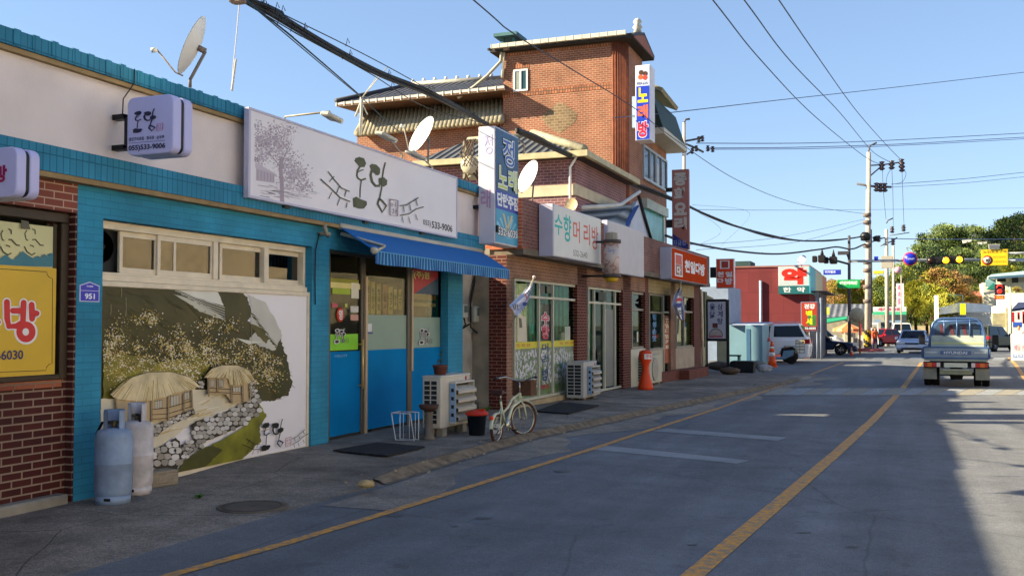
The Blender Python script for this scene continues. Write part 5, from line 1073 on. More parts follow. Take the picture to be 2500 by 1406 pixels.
m.box(u0 + w * .07, u0 + w * .27, -.657, -.6545, z0_ + h * .12, z0_ + h * .85, M_white); m.box(u0 + w * .09, u0 + w * .25, -.6585, -.657, z0_ + h * .5, z0_ + h * .8, mat('b83020', .5, 0)); m.box(u0 + w * .09, u0 + w * .25, -.6585, -.657, z0_ + h * .16, z0_ + h * .49, mat('8a4a38', .5, 0)); text(m, '다', M_white, u0 + w * .12, u0 + w * .22, z0_ + h * .18, z0_ + h * .45, -.6595, bold=.04); m.build('lettering', f)
# hanging orange sign (faces the camera)
def facesign(name, label, px0, px1, yt, yb_, Z, thick, rim, col, pole=None, px2=None, bracket=None, group=None, back='9a9aa0'):
    y = at((px0 + px1) / 2, yt, Z).y; x0, z1_ = W0.hit(px0, yt, y)[0], W0.hit(px0, yt, y)[1]; x1 = W0.hit(px1, yt, y)[0]; z0_ = W0.hit(px0, yb_, y)[1]
    th = Th(name, label, 'sign', W0, (x0, y, z0_), group); m = th.mb(mat(rim, .5, .08)); m.box(x0, x1, y + .004, y + thick, z0_, z1_); m.build('casing', bev=.01)
    m = th.mb(mat(col, .45, .05)); e = min(.03, (x1 - x0) * .04); m.box(x0 + e, x1 - e, y - .004, y + .003, z0_ + e, z1_ - e); f = m.build('face'); return th, f, x0, x1, z0_, z1_, y
th, f, x0, x1, z0_, z1_, y = facesign('tea_room_box_sign', 'small orange box sign with white lettering hanging past the tea room signboard', 1748, 1792, 632, 704, 38, .25, 'd0d2d8', 'd2421c')
m = th.mb(); w, h = x1 - x0, z1_ - z0_; m.box(x0 + w * .22, x0 + w * .75, y - .008, y - .0045, z0_ + h * .66, z0_ + h * .94, M_white); m.box(x0 + w * .3, x0 + w * .68, y - .01, y - .008, z0_ + h * .69, z0_ + h * .91, mat('9a3a30', .5, 0))
for ch, a, b, c_, d_ in (('천', .06, .42, .38, .56), ('일', .52, .9, .38, .56), ('다', .06, .42, .16, .34), ('방', .5, .9, .12, .35)): text(m, ch, M_white, x0 + w * a, x0 + w * b, z0_ + h * c_, z0_ + h * d_, y - .006, bold=.05)
m.build('lettering', f); m = th.mb(M_black); q = W0.hit(1733, 665, y); m.box(q[0], x0, y + .05, y + .2, q[1] - .2, q[1] + .2); m.build('bracket')
# barber pole
c = FB.hit(1493, 670, -.95); zt = FB.hit(1493, 594, -.95)[1]; zc_ = FB.hit(1493, 566, -.95)[1]; zb = FB.hit(1493, 688, -.95)[1]; r = (FB.hit(1511, 630, -.95)[0] - FB.hit(1475, 630, -.95)[0]) * .42 ; r = 17 / FL * 24
K = Th('barber_pole', 'barber pole lamp with a faded red and white drum left of the blank sign', 'barber pole', FB, (c[0], -.95, zb)); c3 = (c[0], -.95, 0)
m_, n_, b_ = _base('faded_stripe_drum', .4, 0, .5); N, L = n_.nodes, n_.links; tc = N.new('ShaderNodeTexCoord'); wv_ = N.new('ShaderNodeTexNoise'); wv_.inputs['Scale'].default_value = 3.2; L.new(tc.outputs['Object'], wv_.inputs[0]); rp = N.new('ShaderNodeValToRGB'); rp.color_ramp.interpolation = 'CONSTANT'
for i, (p, h_) in enumerate(((0, 'b8a8a8'), (.42, 'a87c78'), (.47, 'b4a8a0'), (.6, '8c8c9c'), (.63, 'b8aea4'))):
    e = rp.color_ramp.elements[i] if i < 2 else rp.color_ramp.elements.new(p); e.position = p; e.color = lin(h_)
L.new(wv_.outputs[0], rp.inputs[0]); L.new(rp.outputs[0], b_.inputs[0])
m = K.mb(m_); m.lathe([(r, c[1]), (r, zt)], c3, None, 26); m.build('drum')
m = K.mb(mat('4a4440', .5, .2)); m.lathe([(.001, zt), (r * 1.25, zt), (r * 1.25, zt + .07), (.001, zt + .07)], c3, None, 26); m.lathe([(.001, c[1] - .07), (r * 1.2, c[1] - .07), (r * 1.2, c[1]), (.001, c[1])], c3, None, 26); m.build('band')
m = K.mb(mat('8d8878', .4, .1)); m.lathe([(.001, zt + .07), (r * .85, zt + .07), (r * .8, zt + .22), (.02, zc_), (.001, zc_)], c3, None, 12, sm=False); m.build('cap')
m = K.mb(mat('c8a41c', .4, .1)); m.lathe([(.001, zb), (r * .7, zb), (r * .9, c[1] - .07), (.001, c[1] - .07)], c3, None, 22); m.build('base')
m = K.mb(M_black); m.tube([(c[0] - .1, -.3, zt + .03), (c[0] - .05, -.9, zt + .03)], .025); m.tube([(c[0] - .1, -.3, c[1] - .03), (c[0] - .05, -.9, c[1] - .03)], .025); m.build('bracket')
# ================= buildings behind the shop row =================
Yt = at(1500, 200, 34.5).y
def XZ(px, py, Y=None): return W0.hit(px, py, Yt if Y is None else Y)
B_or = brick('orange_brick', '90563e', '804a34', 'a08872', .2, .075, .009, nv=.3, bump=.3)
B_ors = brick('orange_soldier_brick', 'b87250', '8a5438', '5a4638', .3, .1, .018, rot=True, off=0)
B_pur = brick('purple_brick', '7a5058', '6a4450', '9a8078', .2, .08, .01, nv=.3)
def tiles(name, c, c2, w=.28, ang=0):
    m, n, b = _base(name, .6, 0, .4); N, L = n.nodes, n.links; tc = N.new('ShaderNodeTexCoord'); mp = N.new('ShaderNodeMapping'); L.new(tc.outputs['Object'], mp.inputs[0]); mp.inputs['Rotation'].default_value = (0, 0, ang)
    wv = N.new('ShaderNodeTexWave'); wv.wave_type = 'BANDS'; wv.bands_direction = 'X'; wv.inputs['Scale'].default_value = .314 / w; L.new(mp.outputs[0], wv.inputs[0])
    mx = N.new('ShaderNodeMix'); mx.data_type = 'RGBA'; mx.inputs[6].default_value = lin(c2); mx.inputs[7].default_value = lin(c); L.new(wv.outputs['Fac'], mx.inputs[0]); _vary(n, b, mx.outputs[2], .3, 2, 0, 0)
    bp = N.new('ShaderNodeBump'); bp.inputs['Strength'].default_value = 1; bp.inputs['Distance'].default_value = .06; L.new(wv.outputs['Fac'], bp.inputs['Height']); L.new(bp.outputs[0], b.inputs['Normal']); return m
xR = XZ(1525, 300)[0]; xc = XZ(1500, 300)[0]; xL = XZ(1228, 300)[0]; FX = Fr(xR, 0, 0)
ztop = XZ(1490, 98)[1]; yfar = FX.hit(1568, 200, 0)[0]; yfar2 = FX.hit(1628, 400, 0)[0]
TW = Th('brick_tower_building', 'tall orange brick building with a stair tower and tiled gable roof', 'building', W0, (xR, Yt, -.1))
m = TW.mb(B_or); r_ = .4; n = 8
# body with a chamfered, ribbed corner
pts = [(xL, Yt)] + [(xR - r_ + r_ * sin(k / n * pi / 2), Yt + r_ - r_ * cos(k / n * pi / 2)) for k in range(n + 1)] + [(xR, yfar), (xL, yfar)]
m.prism(pts, -.3, ztop, 'z'); m.build('tower_wall')
m = TW.mb(mat('74402c', .8, .3, 6)); zc_ = ztop - .5
for k in range(9): a = k / 8 * pi / 2; m.tube([(xR - r_ + (r_ + .01) * sin(a), Yt + r_ - (r_ + .01) * cos(a), 2), (xR - r_ + (r_ + .01) * sin(a), Yt + r_ - (r_ + .01) * cos(a), ztop - .05)], .05, None, 6)
m.build('ribbed_corner')
m = TW.mb(B_ors); zb_ = XZ(1360, 221)[1]; m.box(xL - .01, xR - r_, Yt - .012, Yt, zb_ - .1, zb_ + .1); zz = XZ(1360, 118)[1]; m.box(xL - .01, xR - r_, Yt - .012, Yt, zz - .1, zz + .12); m.build('brick_band')
m = TW.mb(mat('8a6a48', .9, .4, 3)); cx, cz = XZ(1366, 288); w, h = .68, .55; rn = random.Random(1); m.cur = brick('sooty_brick', '806a50', '70583f', '95866c', .2, .1, .011, nv=.4)
m.add([(cx + w * q[0] * rn.uniform(.9, 1.08), Yt - .006, cz + h * q[1]) for q in [(cos(a) * max(.0, 1) if 0 else math.copysign(abs(cos(a)) ** 1.6, cos(a)), math.copysign(abs(sin(a)) ** 1.6, sin(a))) for a in [k * pi / 12 for k in range(24)]]], [tuple(range(24))]); m.build('soot_stain')
a0, a1 = XZ(1254, 172)[0], XZ(1289, 172)[0]; b1, b0 = XZ(1254, 172)[1], XZ(1254, 225)[1]
m = TW.mb(M_white); t = .06; m.box(a0, a1, Yt - .04, Yt - .002, b0, b0 + t); m.box(a0, a1, Yt - .04, Yt - .002, b1 - t, b1); m.box(a0, a0 + t, Yt - .04, Yt - .002, b0 + t, b1 - t); m.box(a1 - t, a1, Yt - .04, Yt - .002, b0 + t, b1 - t); m.box((a0 + a1) / 2 - .03, (a0 + a1) / 2 + .03, Yt - .045, Yt - .002, b0 + t, b1 - t); o = m.build('window')
m = TW.mb(mat('8a9088', .2, .1)); m.box(a0 + t, (a0 + a1) / 2 - .03, Yt - .02, Yt - .001, b0 + t, b1 - t); m.build('pane', o); m = TW.mb(mat('2c4a50', .1, .1)); m.box((a0 + a1) / 2 + .03, a1 - t, Yt - .02, Yt - .001, b0 + t, b1 - t); m.build('pane', o)
m = TW.mb(B_ors); m.box(a0 - .05, a1 + .05, Yt - .01, Yt, b1 + .002, b1 + .2); m.build('window_head', o)
# tower roof: gable facing the street
ze = ztop + .08; ym = (Yt + yfar) / 2; zr = ze + .45; xo = xR + .4; yo = .3
m = TW.mb(tiles('slate_tower_tile', '34363c', '1c1d22', .3)); m.slab((xL - .5, Yt - yo, ze), (xo, Yt - yo, ze), (xo, ym, zr), (xL - .5, ym, zr), .1); m.slab((xL - .5, ym, zr), (xo, ym, zr), (xo, yfar + yo, ze), (xL - .5, yfar + yo, ze), .1); m.build('roof')
m = TW.mb(mat('c8c4b4', .5, .1)); m.box(xL - .3, xo - .25, Yt - yo - .14, Yt - yo - .02, ze - .06, ze + .08); 
for k in range(16): x = xL - .3 + (xo - xL) * k / 16; m.box(x, x + .03, Yt - yo - .15, Yt - yo - .01, ze - .07, ze + .085)
m.build('gutter')
m = TW.mb(mat('8c5a4c', .8, .15)); m.add([(xo + .0, Yt - yo, ze - .12), (xo, yfar + yo, ze - .12), (xo, ym, zr - .08)], [(0, 1, 2)]); m.build('gable')
m = TW.mb(mat('2a2420', .7, .1)); m.box(xL - .4, xo - .02, Yt - yo + .02, yfar + yo, ze - .16, ze - .1); m.build('eave_underside')
m = TW.mb(mat('b4b0a8')); m.lathe([(.001, 0), (.16, 0), (.12, .15), (.18, .2), (.1, .32), (.16, .4), (.1, .5), (.001, .55)], (xo - .25, ym, zr), None, 12); m.build('finial')
m = TW.mb(mat('3f6a6e', .6, .2)); q = XZ(1212, 88, Yt + .8); q2 = XZ(1268, 92, Yt + .8); m.box(q[0], q2[0], Yt + .5, Yt + 1.6, q[1] - .12, q[1]); m.box(q[0] + .2, q[0] + .3, Yt + .8, Yt + .9, q[1] - .7, q[1] - .12); m.box(q2[0] - .3, q2[0] - .2, Yt + .8, Yt + .9, q[1] - .7, q[1] - .12); m.build('vent_hood')
m = TW.mb(mat('a8a08c', .6, .2)); P = [XZ(*p, Yt - .15) for p in ((1224, 118), (1223, 150), (1190, 185), (1160, 210), (1118, 240))]; m.tube([(p[0], Yt - .15, p[1]) for p in P], .06); m.build('flue_pipe')
m = TW.mb(M_cream); P = [XZ(*p, Yt - .08) for p in ((1231, 125), (1226, 190), (1232, 170))][:2]; m.tube([(p[0], Yt - .08, p[1]) for p in P], .05); m.lathe([(.001, -.1), (.14, -.1), (.16, .05), (.001, .1)], (XZ(1243, 122)[0], Yt - .2, XZ(1243, 122)[1]), mat('7a6a5c', .7, .3), 12); m.build('security_lamp')
# lower street wing with big windows and green mansard
zw = FX.hit(1572, 330, 0)[1]
m = TW.mb(B_or); m.box(xL, xR - .02, yfar + .001, yfar2, -.3, zw); m.build('wing_wall')
def sq(px0, px1, yt, yb, d, dep=.05):
    u0, u1, z0_, z1_ = FX.rect(px0, px1, yt, yb, d); return u0, u1, z0_, z1_
a = sq(1571, 1628, 352, 436, -.05); t = .09
m = TW.mb(mat('9aa0a4', .4, .1)); x0 = xR + .05
def xb(mm, u0, u1, z0_, z1_, d0, d1): m.box(xR - d0, xR - d1, u0, u1, z0_, z1_, mm)
xb(None, a[0], a[1], a[2], a[2] + t, -.08, .02); xb(None, a[0], a[1], a[3] - t, a[3], -.08, .02)
for f in (0, .25, .48, .52, .75, 1): u = a[0] + (a[1] - a[0] - t) * f; xb(None, u, u + t * .8, a[2] + t, a[3] - t, -.08, .02)
o = m.build('window'); m = TW.mb(mat('33475a', .08, .3, 1.5)); xb(None, a[0] + t, a[1] - t, a[2] + t, a[3] - t, -.03, -.0); m.build('pane', o)
m = TW.mb(mat('24352c', .6, .3, 4)); q0 = FX.hit(1596, 318, -.5); m.prism([(xR - 2, zw + 1.9), (xR + .3, zw + 1.5), (xR + .7, zw + .25), (xR - 2, zw + .2)], yfar + .3, yfar2 + .4, 'y'); m.build('mansard')
m = TW.mb(mat('b9b4a4', .6, .1)); m.box(xR - .1, xR + .75, yfar + .25, yfar2 + .45, zw + .02, zw + .25); m.build('cornice')
m = TW.mb(mat('8c8468', .7, .3, 6)); m.slab((xR - .5, yfar + 1, zw + 2.4), (xR + .55, yfar + 1, zw + 1.9), (xR + .55, yfar2 - .3, zw + 1.75), (xR - .5, yfar2 - .3, zw + 2.2), .15); m.build('roof_edge')
a = sq(1572, 1622, 508, 592, -.05); m = TW.mb(mat('2f8f8c', .15, .3, 2)); xb(None, a[0], a[1], a[2], a[3], -.06, .01); o = m.build('window'); m = TW.mb(mat('a9b4ae', .6, .2)); xb(None, a[0] - .1, a[1] + .1, a[3], a[3] + .35, -.2, .02); xb(None, a[1] - .3, a[1], a[2], a[3], -.09, .0); m.build('frame', o)
# left wing: grey tiled roof over tan barrel tiles
Yl = Yt + .25; def_ = lambda px, py, Y=Yl: (lambda q: (q[0], Y, q[1]))(XZ(px, py, Y))
m = TW.mb(B_or); w0 = def_(872, 330); w1 = XZ(1228, 300, Yl); zw_ = XZ(1228, 290, Yl)[1]; m.box(w0[0], w1[0], Yl, Yl + 5, -.3, zw_); m.build('left_wall')
m = TW.mb(B_ors); m.box(w0[0], w1[0], Yl - .01, Yl, zw_ - .25, zw_ - .0); m.build('brick_band')
# tan roof
e0, e1, t1, t0 = def_(872, 327, Yl - .4), def_(1230, 293, Yl - .4), def_(1230, 240, Yl + .9), def_(905, 272, Yl + .9)
mt = mat('938c78', .8, .35, 8); m = TW.mb(mat('6a6048', .9, .3)); m.slab(e0, e1, t1, t0, .1); m.build('tan_roof')
m = TW.mb(mt); n = 36; e0, e1, t1, t0 = map(Vector, (e0, e1, t1, t0))
for k in range(n):
    f = (k + .5) / n; a = e0.lerp(e1, f); b = a + (t1 - e1); 
    if b.x < t0.x: lim = (a.x - e0.x) / max(1e-6, (t0.x - e0.x)); b = a + (t1 - e1) * min(1, max(.05, lim))
    m.tube([a + Vector((0, -.06, -.04)), a.lerp(b, .5), b], [.13, .1, .1], None, 8)
m.tube([t0 + Vector((0, 0, .1)), t1 + Vector((0, 0, .1))], .15); m.tube([e0, t0 + Vector((0, 0, .05))], .14); m.build('barrel_tile')
g0, g1 = Vector(def_(820, 260, Yl - .9)), Vector(def_(1230, 219, Yl - .9)); r0, r1 = Vector(def_(1008, 207, Yl + 2.2)), Vector(def_(1228, 192, Yl + 2.2)); 
m = TW.mb(tiles('dark_grey_roof_tile', '3c3e46', '202127', .26)); m.slab(g0 + Vector((0, 0, .14)), g1 + Vector((0, 0, .14)), r1, r0, .12); m.add([g0 + Vector((0, 0, .14)), r0, g0 + Vector((0, 7, .2))], [(0, 1, 2)]); m.build('grey_roof')
m = TW.mb(mat('8d8c86', .6, .2)); m.tube([r0, r1], .12)
for k in range(9): m.lathe([(.001, 0), (.07, 0), (.07, .1), (.001, .13)], r0.lerp(r1, k / 8) + Vector((0, 0, .1)), M_white, 8)
m.tube([g0 + Vector((0, 0, .2)), r0], .1, mat('33353c', .6, .2)); m.build('roof_ridge')
m = TW.mb(mat('c4c2b8', .5, .1)); m.slab(g0, g1, g1 + Vector((0, 0, .14)), g0 + Vector((0, 0, .14)), .1)
for k in range(20): p = g0.lerp(g1, k / 20); m.box(p.x, p.x + .04, p.y - .02, p.y, p.z - .01, p.z + .15)
m.build('eave_gutter'); m = TW.mb(mat('6a4a34', .8, .2)); m.slab(g0, g0 + Vector((0, 1.8, .1)), g1 + Vector((0, 1.8, .1)), g1, .05); m.build('eave_underside')
m = TW.mb(mat('1f1d1b', .9, .1)); a = def_(905, 280, Yl + 1.2); m.box(a[0], w1[0], Yl + 1.2, Yl + 4, zw_, g1.z + .3); m.build('attic_wall')
# ---------------- purple brick house ----------------
Yp = at(1405, 400, 27).y; x1 = W0.hit(1405, 420, Yp)[0]; x0 = W0.hit(1040, 420, Yp)[0]; FP = Fr(x1, 0, 0); ye = FP.hit(1528, 480, 0)[0]; zt_ = W0.hit(1395, 388, Yp)[1]
PH = Th('purple_brick_house', 'two storey purple brick house with a black tiled hip roof behind the parapet', 'house', W0, (x1, Yp, -.1))
m = PH.mb(B_pur); m.box(x0, x1, Yp, ye, -.3, zt_); m.build('wall')
m = PH.mb(mat('b8ad94', .8, .15, 3, .3)); zb_ = W0.hit(1395, 462, Yp)[1]; m.box(x0, x1 + .04, Yp - .04, ye, zb_ - .17, zb_ + .13); m.build('band')
m = PH.mb(tiles('black_roof_tile', '55575a', '1b1c1f', .25)); o_ = .35; ea, eb = Vector((x0 - .3, Yp - o_, zt_ + .12)), Vector((x1 + o_, Yp - o_, zt_ + .12)); ec = Vector((x1 + o_, ye, zt_ + .12)); rg = Vector((W0.hit(1300, 332, Yp + 1.9)[0], Yp + 1.9, W0.hit(1300, 332, Yp + 1.9)[1])); rg2 = Vector((x0 + .5, Yp + 1.9, rg.z)); m.slab(ea, eb, rg, rg2, .1); m.slab(eb, ec, Vector((rg.x, ye, rg.z)), rg, .1); m.build('roof')
m = PH.mb(mat('8f8a74', .7, .3, 5)); m.tube([eb + Vector((0, 0, .06)), rg + Vector((0, 0, .08))], .12); m.tube([rg, rg2], .1); m.build('roof_ridge')
m = PH.mb(mat('b0a684', .6, .25, 4)); m.box(x0 - .2, x1 + o_, Yp - o_ - .12, Yp - o_, zt_ - .02, zt_ + .14); m.box(x1 + o_, x1 + o_ + .12, Yp - o_ - .12, ye, zt_ - .02, zt_ + .14); m.build('gutter')
m = PH.mb(M_dark); m.box(x0, x1 + o_ - .05, Yp - o_ + .02, ye, zt_ + .001, zt_ + .06); m.build('eave_underside')
m = PH.mb(M_white); m.tube([(x1 + .1, Yp - .25, zt_), (x1 - .12, Yp - .1, zt_ - .25), (x1 - .12, Yp - .1, zt_ - 1.6)], .035); m.build('downpipe')
# ---------------- small tiled gate roof behind the blank sign ----------------
q = at(1500, 560, 28); GR = Th('tiled_gate_roof', 'small tiled roof with an upturned white ridge behind the blank sign', 'roof', W0, (q.x, q.y, 2.5))
def A(px, py, Z): return at(px, py, Z)
m = GR.mb(tiles('grey_gate_tile', '8f9290', '2a2c2e', .3, .3)); m.slab(A(1462, 556, 26.6), A(1536, 562, 28.2), A(1552, 497, 30), A(1412, 512, 27.4), .1); m.build('roof')
m = GR.mb(mat('c4c4c0', .6, .15)); m.tube([A(1408, 507, 27.4), A(1470, 504, 28.3), A(1515, 500, 29.3), A(1562, 468, 30)], [.06, .06, .06, .05]); m.build('ridge')
m = GR.mb(mat('b6bcc8', .6, .1)); m.slab(A(1524, 560, 28.3), A(1590, 590, 30.5), A(1560, 490, 30), A(1556, 490, 29.9), .12); m.build('gable')
m = GR.mb(mat('1c3a78', .5, .1)); m.slab(A(1522, 552, 28.1), A(1533, 556, 28.2), A(1561, 502, 29.8), A(1551, 500, 29.7), .06); m.tube([A(1559, 478, 29.9), A(1590, 586, 30.3)], .05, M_black); m.build('barge_board')
m = GR.mb(mat('9a9c9c', .8, .2)); p = A(1520, 640, 28.6); m.box(p.x - 2.2, p.x + .3, p.y, p.y + 1.2, -.2, A(1520, 560, 28.6).z); m.build('gate_wall')
# ---------------- tall signs ----------------
dS = -.42; uS = FT.hit(1208, 450, dS)[0]; zS1 = FT.hitu(1208, 307, uS)[1]; zS0 = FT.hitu(1208, 594, uS)[1]; dI = FT.hitu(1168, 450, uS)[0]; uS1 = FT.hit(1266, 450, dS)[0]
K = Th('karaoke_sign', 'tall box sign at the end of the teal parapet with blue karaoke artwork', 'shop sign', FT, (uS, dS, zS0)); w, h = uS1 - uS, zS1 - zS0
m = K.mb(mat('c4c2cc', .5, .12, 2)); m.box(uS, uS1, dS, dI, zS0, zS1); m.build('casing', bev=.01)
m = K.mb(mat('1f4a72', .4, .3, 1.2)); m.box(uS + .03, uS1 - .03, dS - .006, dS - .001, zS0 + .03, zS1 - .03); f = m.build('printed_face')
m = K.mb(); bl_, wt_, yl_, lb_ = mat('16309c', .4, 0), mat('d8dce0', .5, 0), mat('b8c860', .5, 0), mat('2f8fb4', .4, .2, 2)
m.box(uS + .03, uS1 - .03, dS - .008, dS - .0065, zS0 + .03, zS0 + h * .3, lb_); m.box(uS + .03, uS1 - .03, dS - .0095, dS - .008, zS0 + h * .3, zS0 + h * .46, bl_)
for k in range(9): a = (k - 4) * .32; cx_ = uS + w * .5; m.add([(cx_, dS - .0092, zS0 + h * .06), (cx_ + w * .55 * sin(a), dS - .0092, zS0 + h * (.06 + .2 * cos(a))), (cx_ + w * .55 * sin(a + .14), dS - .0092, zS0 + h * (.06 + .2 * cos(a + .14)))], [(0, 1, 2)], mat('7ab8cc', .4, .1))
for (a, b, c_, e) in ((.32, .27, .58, .08), (.68, .27, .42, .08)): m.slab((uS + w * (a - .04), dS - .011, zS0 + h * b), (uS + w * (a + .04), dS - .011, zS0 + h * b), (uS + w * (c_ + .02), dS - .011, zS0 + h * e), (uS + w * (c_ - .02), dS - .011, zS0 + h * e), .001, mat('c8b890', .5, .1))
for bo, mm, e in ((.09, mat('13284a', .4, 0), .0), (.055, wt_, .001), (.01, None, .002)):
    d = dS - .0125 - e; mq = mm or mat('2c50a0', .4, 0); g = .03 * (bo / .09)
    text(m, '정', mq, uS + w * (.3 - g), uS + w * (.78 + g), zS0 + h * (.7 - g * .6), zS0 + h * (.93 + g * .6), d, bold=bo)
    for ch, a, b in (('노', .12, .48), ('래', .54, .9)): text(m, ch, mm or yl_, uS + w * (a - g), uS + w * (b + g), zS0 + h * (.49 - g * .6), zS0 + h * (.67 + g * .6), d, bold=bo)
text(m, '단란주점', wt_, uS + w * .07, uS + w * .95, zS0 + h * .325, zS0 + h * .445, dS - .0125, bold=.05)
text(m, '532-6039', mat('182838', .4, 0), uS + w * .08, uS + w * .95, zS0 + h * .07, zS0 + h * .155, dS - .0125, bold=.09); text(m, '532-6039', wt_, uS + w * .1, uS + w * .93, zS0 + h * .078, zS0 + h * .147, dS - .0135, bold=.02); m.build('lettering', f)
m = K.mb(); mm_ = MM(m, dI); ww = dI - dS; text(mm_, '정', mat('a8a0c8', .5, 0), ww * .35, ww * .85, zS0 + h * .76, zS0 + h * .93, uS - .004); m.build('side_lettering'); m = K.mb(); mm_ = MM(m, dI); text(mm_, '래', mat('b088a8', .5, 0), ww * .15, ww * .75, zS0 + h * .3, zS0 + h * .46, uS - .004, bold=.02); m.build('side_lettering')
m = K.mb(M_black); m.tube([(uS + .3, dS + .05, zS1), (uS + .3, dS + .05, zS1 + .05), (uS1 + .6, dS + .1, zS1 - .02), (uS1 + 1.1, dS + .3, zS1 - .1)], .02); m.box(uS + .0, uS1, dI, dI + .3, zS0 + h * .3, zS0 + h * .33); m.box(uS + .02, uS + .07, dS - .05, dS - .01, zS0 + .2, zS0 + .32); m.build('bracket')
th, f, x0_, x1_, z0_, z1_, y = facesign('song_room_sign', 'tall blue karaoke sign hung high on the orange brick tower', 1551, 1587, 161, 344, 33.6, .7, 'd2d0d8', 'b4c0d4')
m = th.mb(); w, h = x1_ - x0_, z1_ - z0_; m.box(x0_ + .03, x1_ - .03, y - .007, y - .0045, z0_ + .03, z0_ + h * .72, mat('1c38b0', .4, .1))
for ch, a, b, c_, mm in (('노', .5, .7, 0, mat('d8c81c', .5, 0)), ('래', .28, .47, 0, mat('d2603c', .5, 0)), ('방', .04, .25, 0, mat('c81c3c', .5, 0))): text(m, ch, M_white, x0_ + w * .12, x0_ + w * .88, z0_ + h * (a - .01), z0_ + h * (b + .01), y - .008, bold=.06) if ch == '방' else None; text(m, ch, mm, x0_ + w * .15, x0_ + w * .85, z0_ + h * a, z0_ + h * b, y - .0095, bold=.04)
text(m, '미니스', mat('3c3468', .5, 0), x0_ + w * .12, x0_ + w * .88, z0_ + h * .735, z0_ + h * .775, y - .008, bold=.03)
rn = random.Random(3)
for (cx_, cz_, mm) in ((.4, .9, mat('4a2c20', .5, 0)), (.68, .88, mat('4a2c20', .5, 0)), (.35, .84, mat('c05a30', .5, 0)), (.66, .83, mat('b84030', .5, 0))): m.add([(x0_ + w * (cx_ + .17 * cos(k)), y - .008 - .0005 * (cz_ < .86), z0_ + h * (cz_ + .035 * sin(k))) for k in [i * .7 for i in range(9)]], [tuple(range(9))], mm)
m.build('lettering', f); m = th.mb(mat('8da0b4', .5, .1)); q = W0.hit(1543, 260, y + .3); m.box(q[0], x0_, y + .3, y + .5, z0_ + h * .2, z0_ + h * .62); m.build('bracket')
th, f, x0_, x1_, z0_, z1_, y = facesign('chinese_dishes_sign', 'tall faded red vertical sign with pale lettering and a blue lower corner', 1640, 1681, 415, 610, 36, .2, '8a5048', '905c54')
m = th.mb(); w, h = x1_ - x0_, z1_ - z0_; vtext(m, '중화요리', mat('a8a39c', .5, 0), x0_ + w * .12, x0_ + w * .88, z0_ + h * .23, z0_ + h * .97, y - .0055, bold=.06)
m.add([(x0_ + .03, y - .006, z0_ + .03), (x1_ - .03, y - .006, z0_ + .03), (x1_ - .03, y - .006, z0_ + h * .06), (x0_ + .03, y - .006, z0_ + h * .2)], [(0, 1, 2, 3)], mat('1c2c70', .5, 0)); text(m, '자금성', mat('8a9ac0', .5, 0), x0_ + w * .06, x0_ + w * .8, z0_ + h * .05, z0_ + h * .12, y - .008); m.build('lettering', f)
m = th.mb(M_black); q = W0.hit(1625, 470, y); m.box(q[0], x0_, y + .03, y + .15, z0_ + h * .73, z0_ + h * .78); m.box(q[0], x0_, y + .03, y + .15, z0_ + h * .28, z0_ + h * .38); m.build('bracket')
# old unit and frame on the roof behind the banner
q = at(1145, 380, 22); K = Th('rooftop_rack', 'rusty rack with a fan unit and tangled pipes on the roof beside the karaoke sign', 'rack', W0, tuple(at(1145, 432, 22)))
m = K.mb(mat('8f8a78', .6, .3)); p = at(1130, 340, 22); p2 = at(1166, 425, 22); m.box(p.x, p.x + .08, p.y, p.y + .3, p2.z, p.z); m.box(p.x, p2.x, p.y, p.y + .3, p.z - .05, p.z); m.box(p.x, p2.x, p.y, p.y + .35, p2.z - .1, p2.z + .02); m.build('frame')
m = K.mb(mat('4a3a30', .8, .3)); rn = random.Random(9)
for i in range(9): c_ = at(1152, 385, 21.9); m.tube([c_ + Vector((rn.uniform(-.2, .2), 0, .4)), c_ + Vector((rn.uniform(-.3, .2), -.1, .1)), c_ + Vector((rn.uniform(-.2, .3), -.1, -.2)), c_ + Vector((rn.uniform(-.3, .3), 0, -.5))], .015, None, 5)
m.build('pipes'); m = K.mb(mat('a39c88', .6, .2)); c_ = at(1145, 402, 21.8); m.lathe([(.001, 0), (.2, 0), (.2, .1), (.12, .2), (.001, .2)], c_, None, 18, 'y'); m.build('fan')
# ================= poles, cables, street signs =================
def pole(name, label, px, yt, Z, w, yb=None, col='b0a498', extra=None, cat='utility pole', lean=0):
    g = at(px, 800, Z); gzv = gz(g.y); base = Vector((g.x, g.y, gzv)); top = at(px + lean, yt, Z); r = w / 2 / FL * Z
    th = Th(name, label, cat, W0, tuple(base)); m = th.mb(mat(col, .85, .2, 3, .3, 30)); m.tube([base - Vector((0, 0, .3)), top], [r, r * .7], None, 14); m.build('shaft'); return th, base, top, r, Z
def arm(th, Z, pts, r, col='5c5c60', nm='crossarm'): m = th.mb(mat(col, .6, .1)); m.tube([at(p[0], p[1], Z + (p[2] if len(p) > 2 else 0)) for p in pts], r, None, 6); return m.build(nm)
def insul(th, Z, pts, s=.14):
    for p in pts: m = th.mb(mat('3a2c30', .4, .1)); c = at(p[0], p[1], Z); m.lathe([(.001, -s * 1.5), (s * .4, -s * 1.5), (s, -s), (s * .4, -s * .6), (s, -.0), (s * .4, s * .5), (s * .9, s), (.001, s * 1.3)], c, None, 10); m.build('insulator')
th, b, t, r, Z = pole('utility_pole', 'concrete utility pole rising behind the faded red vertical sign', 1670, 300, 45, 11)
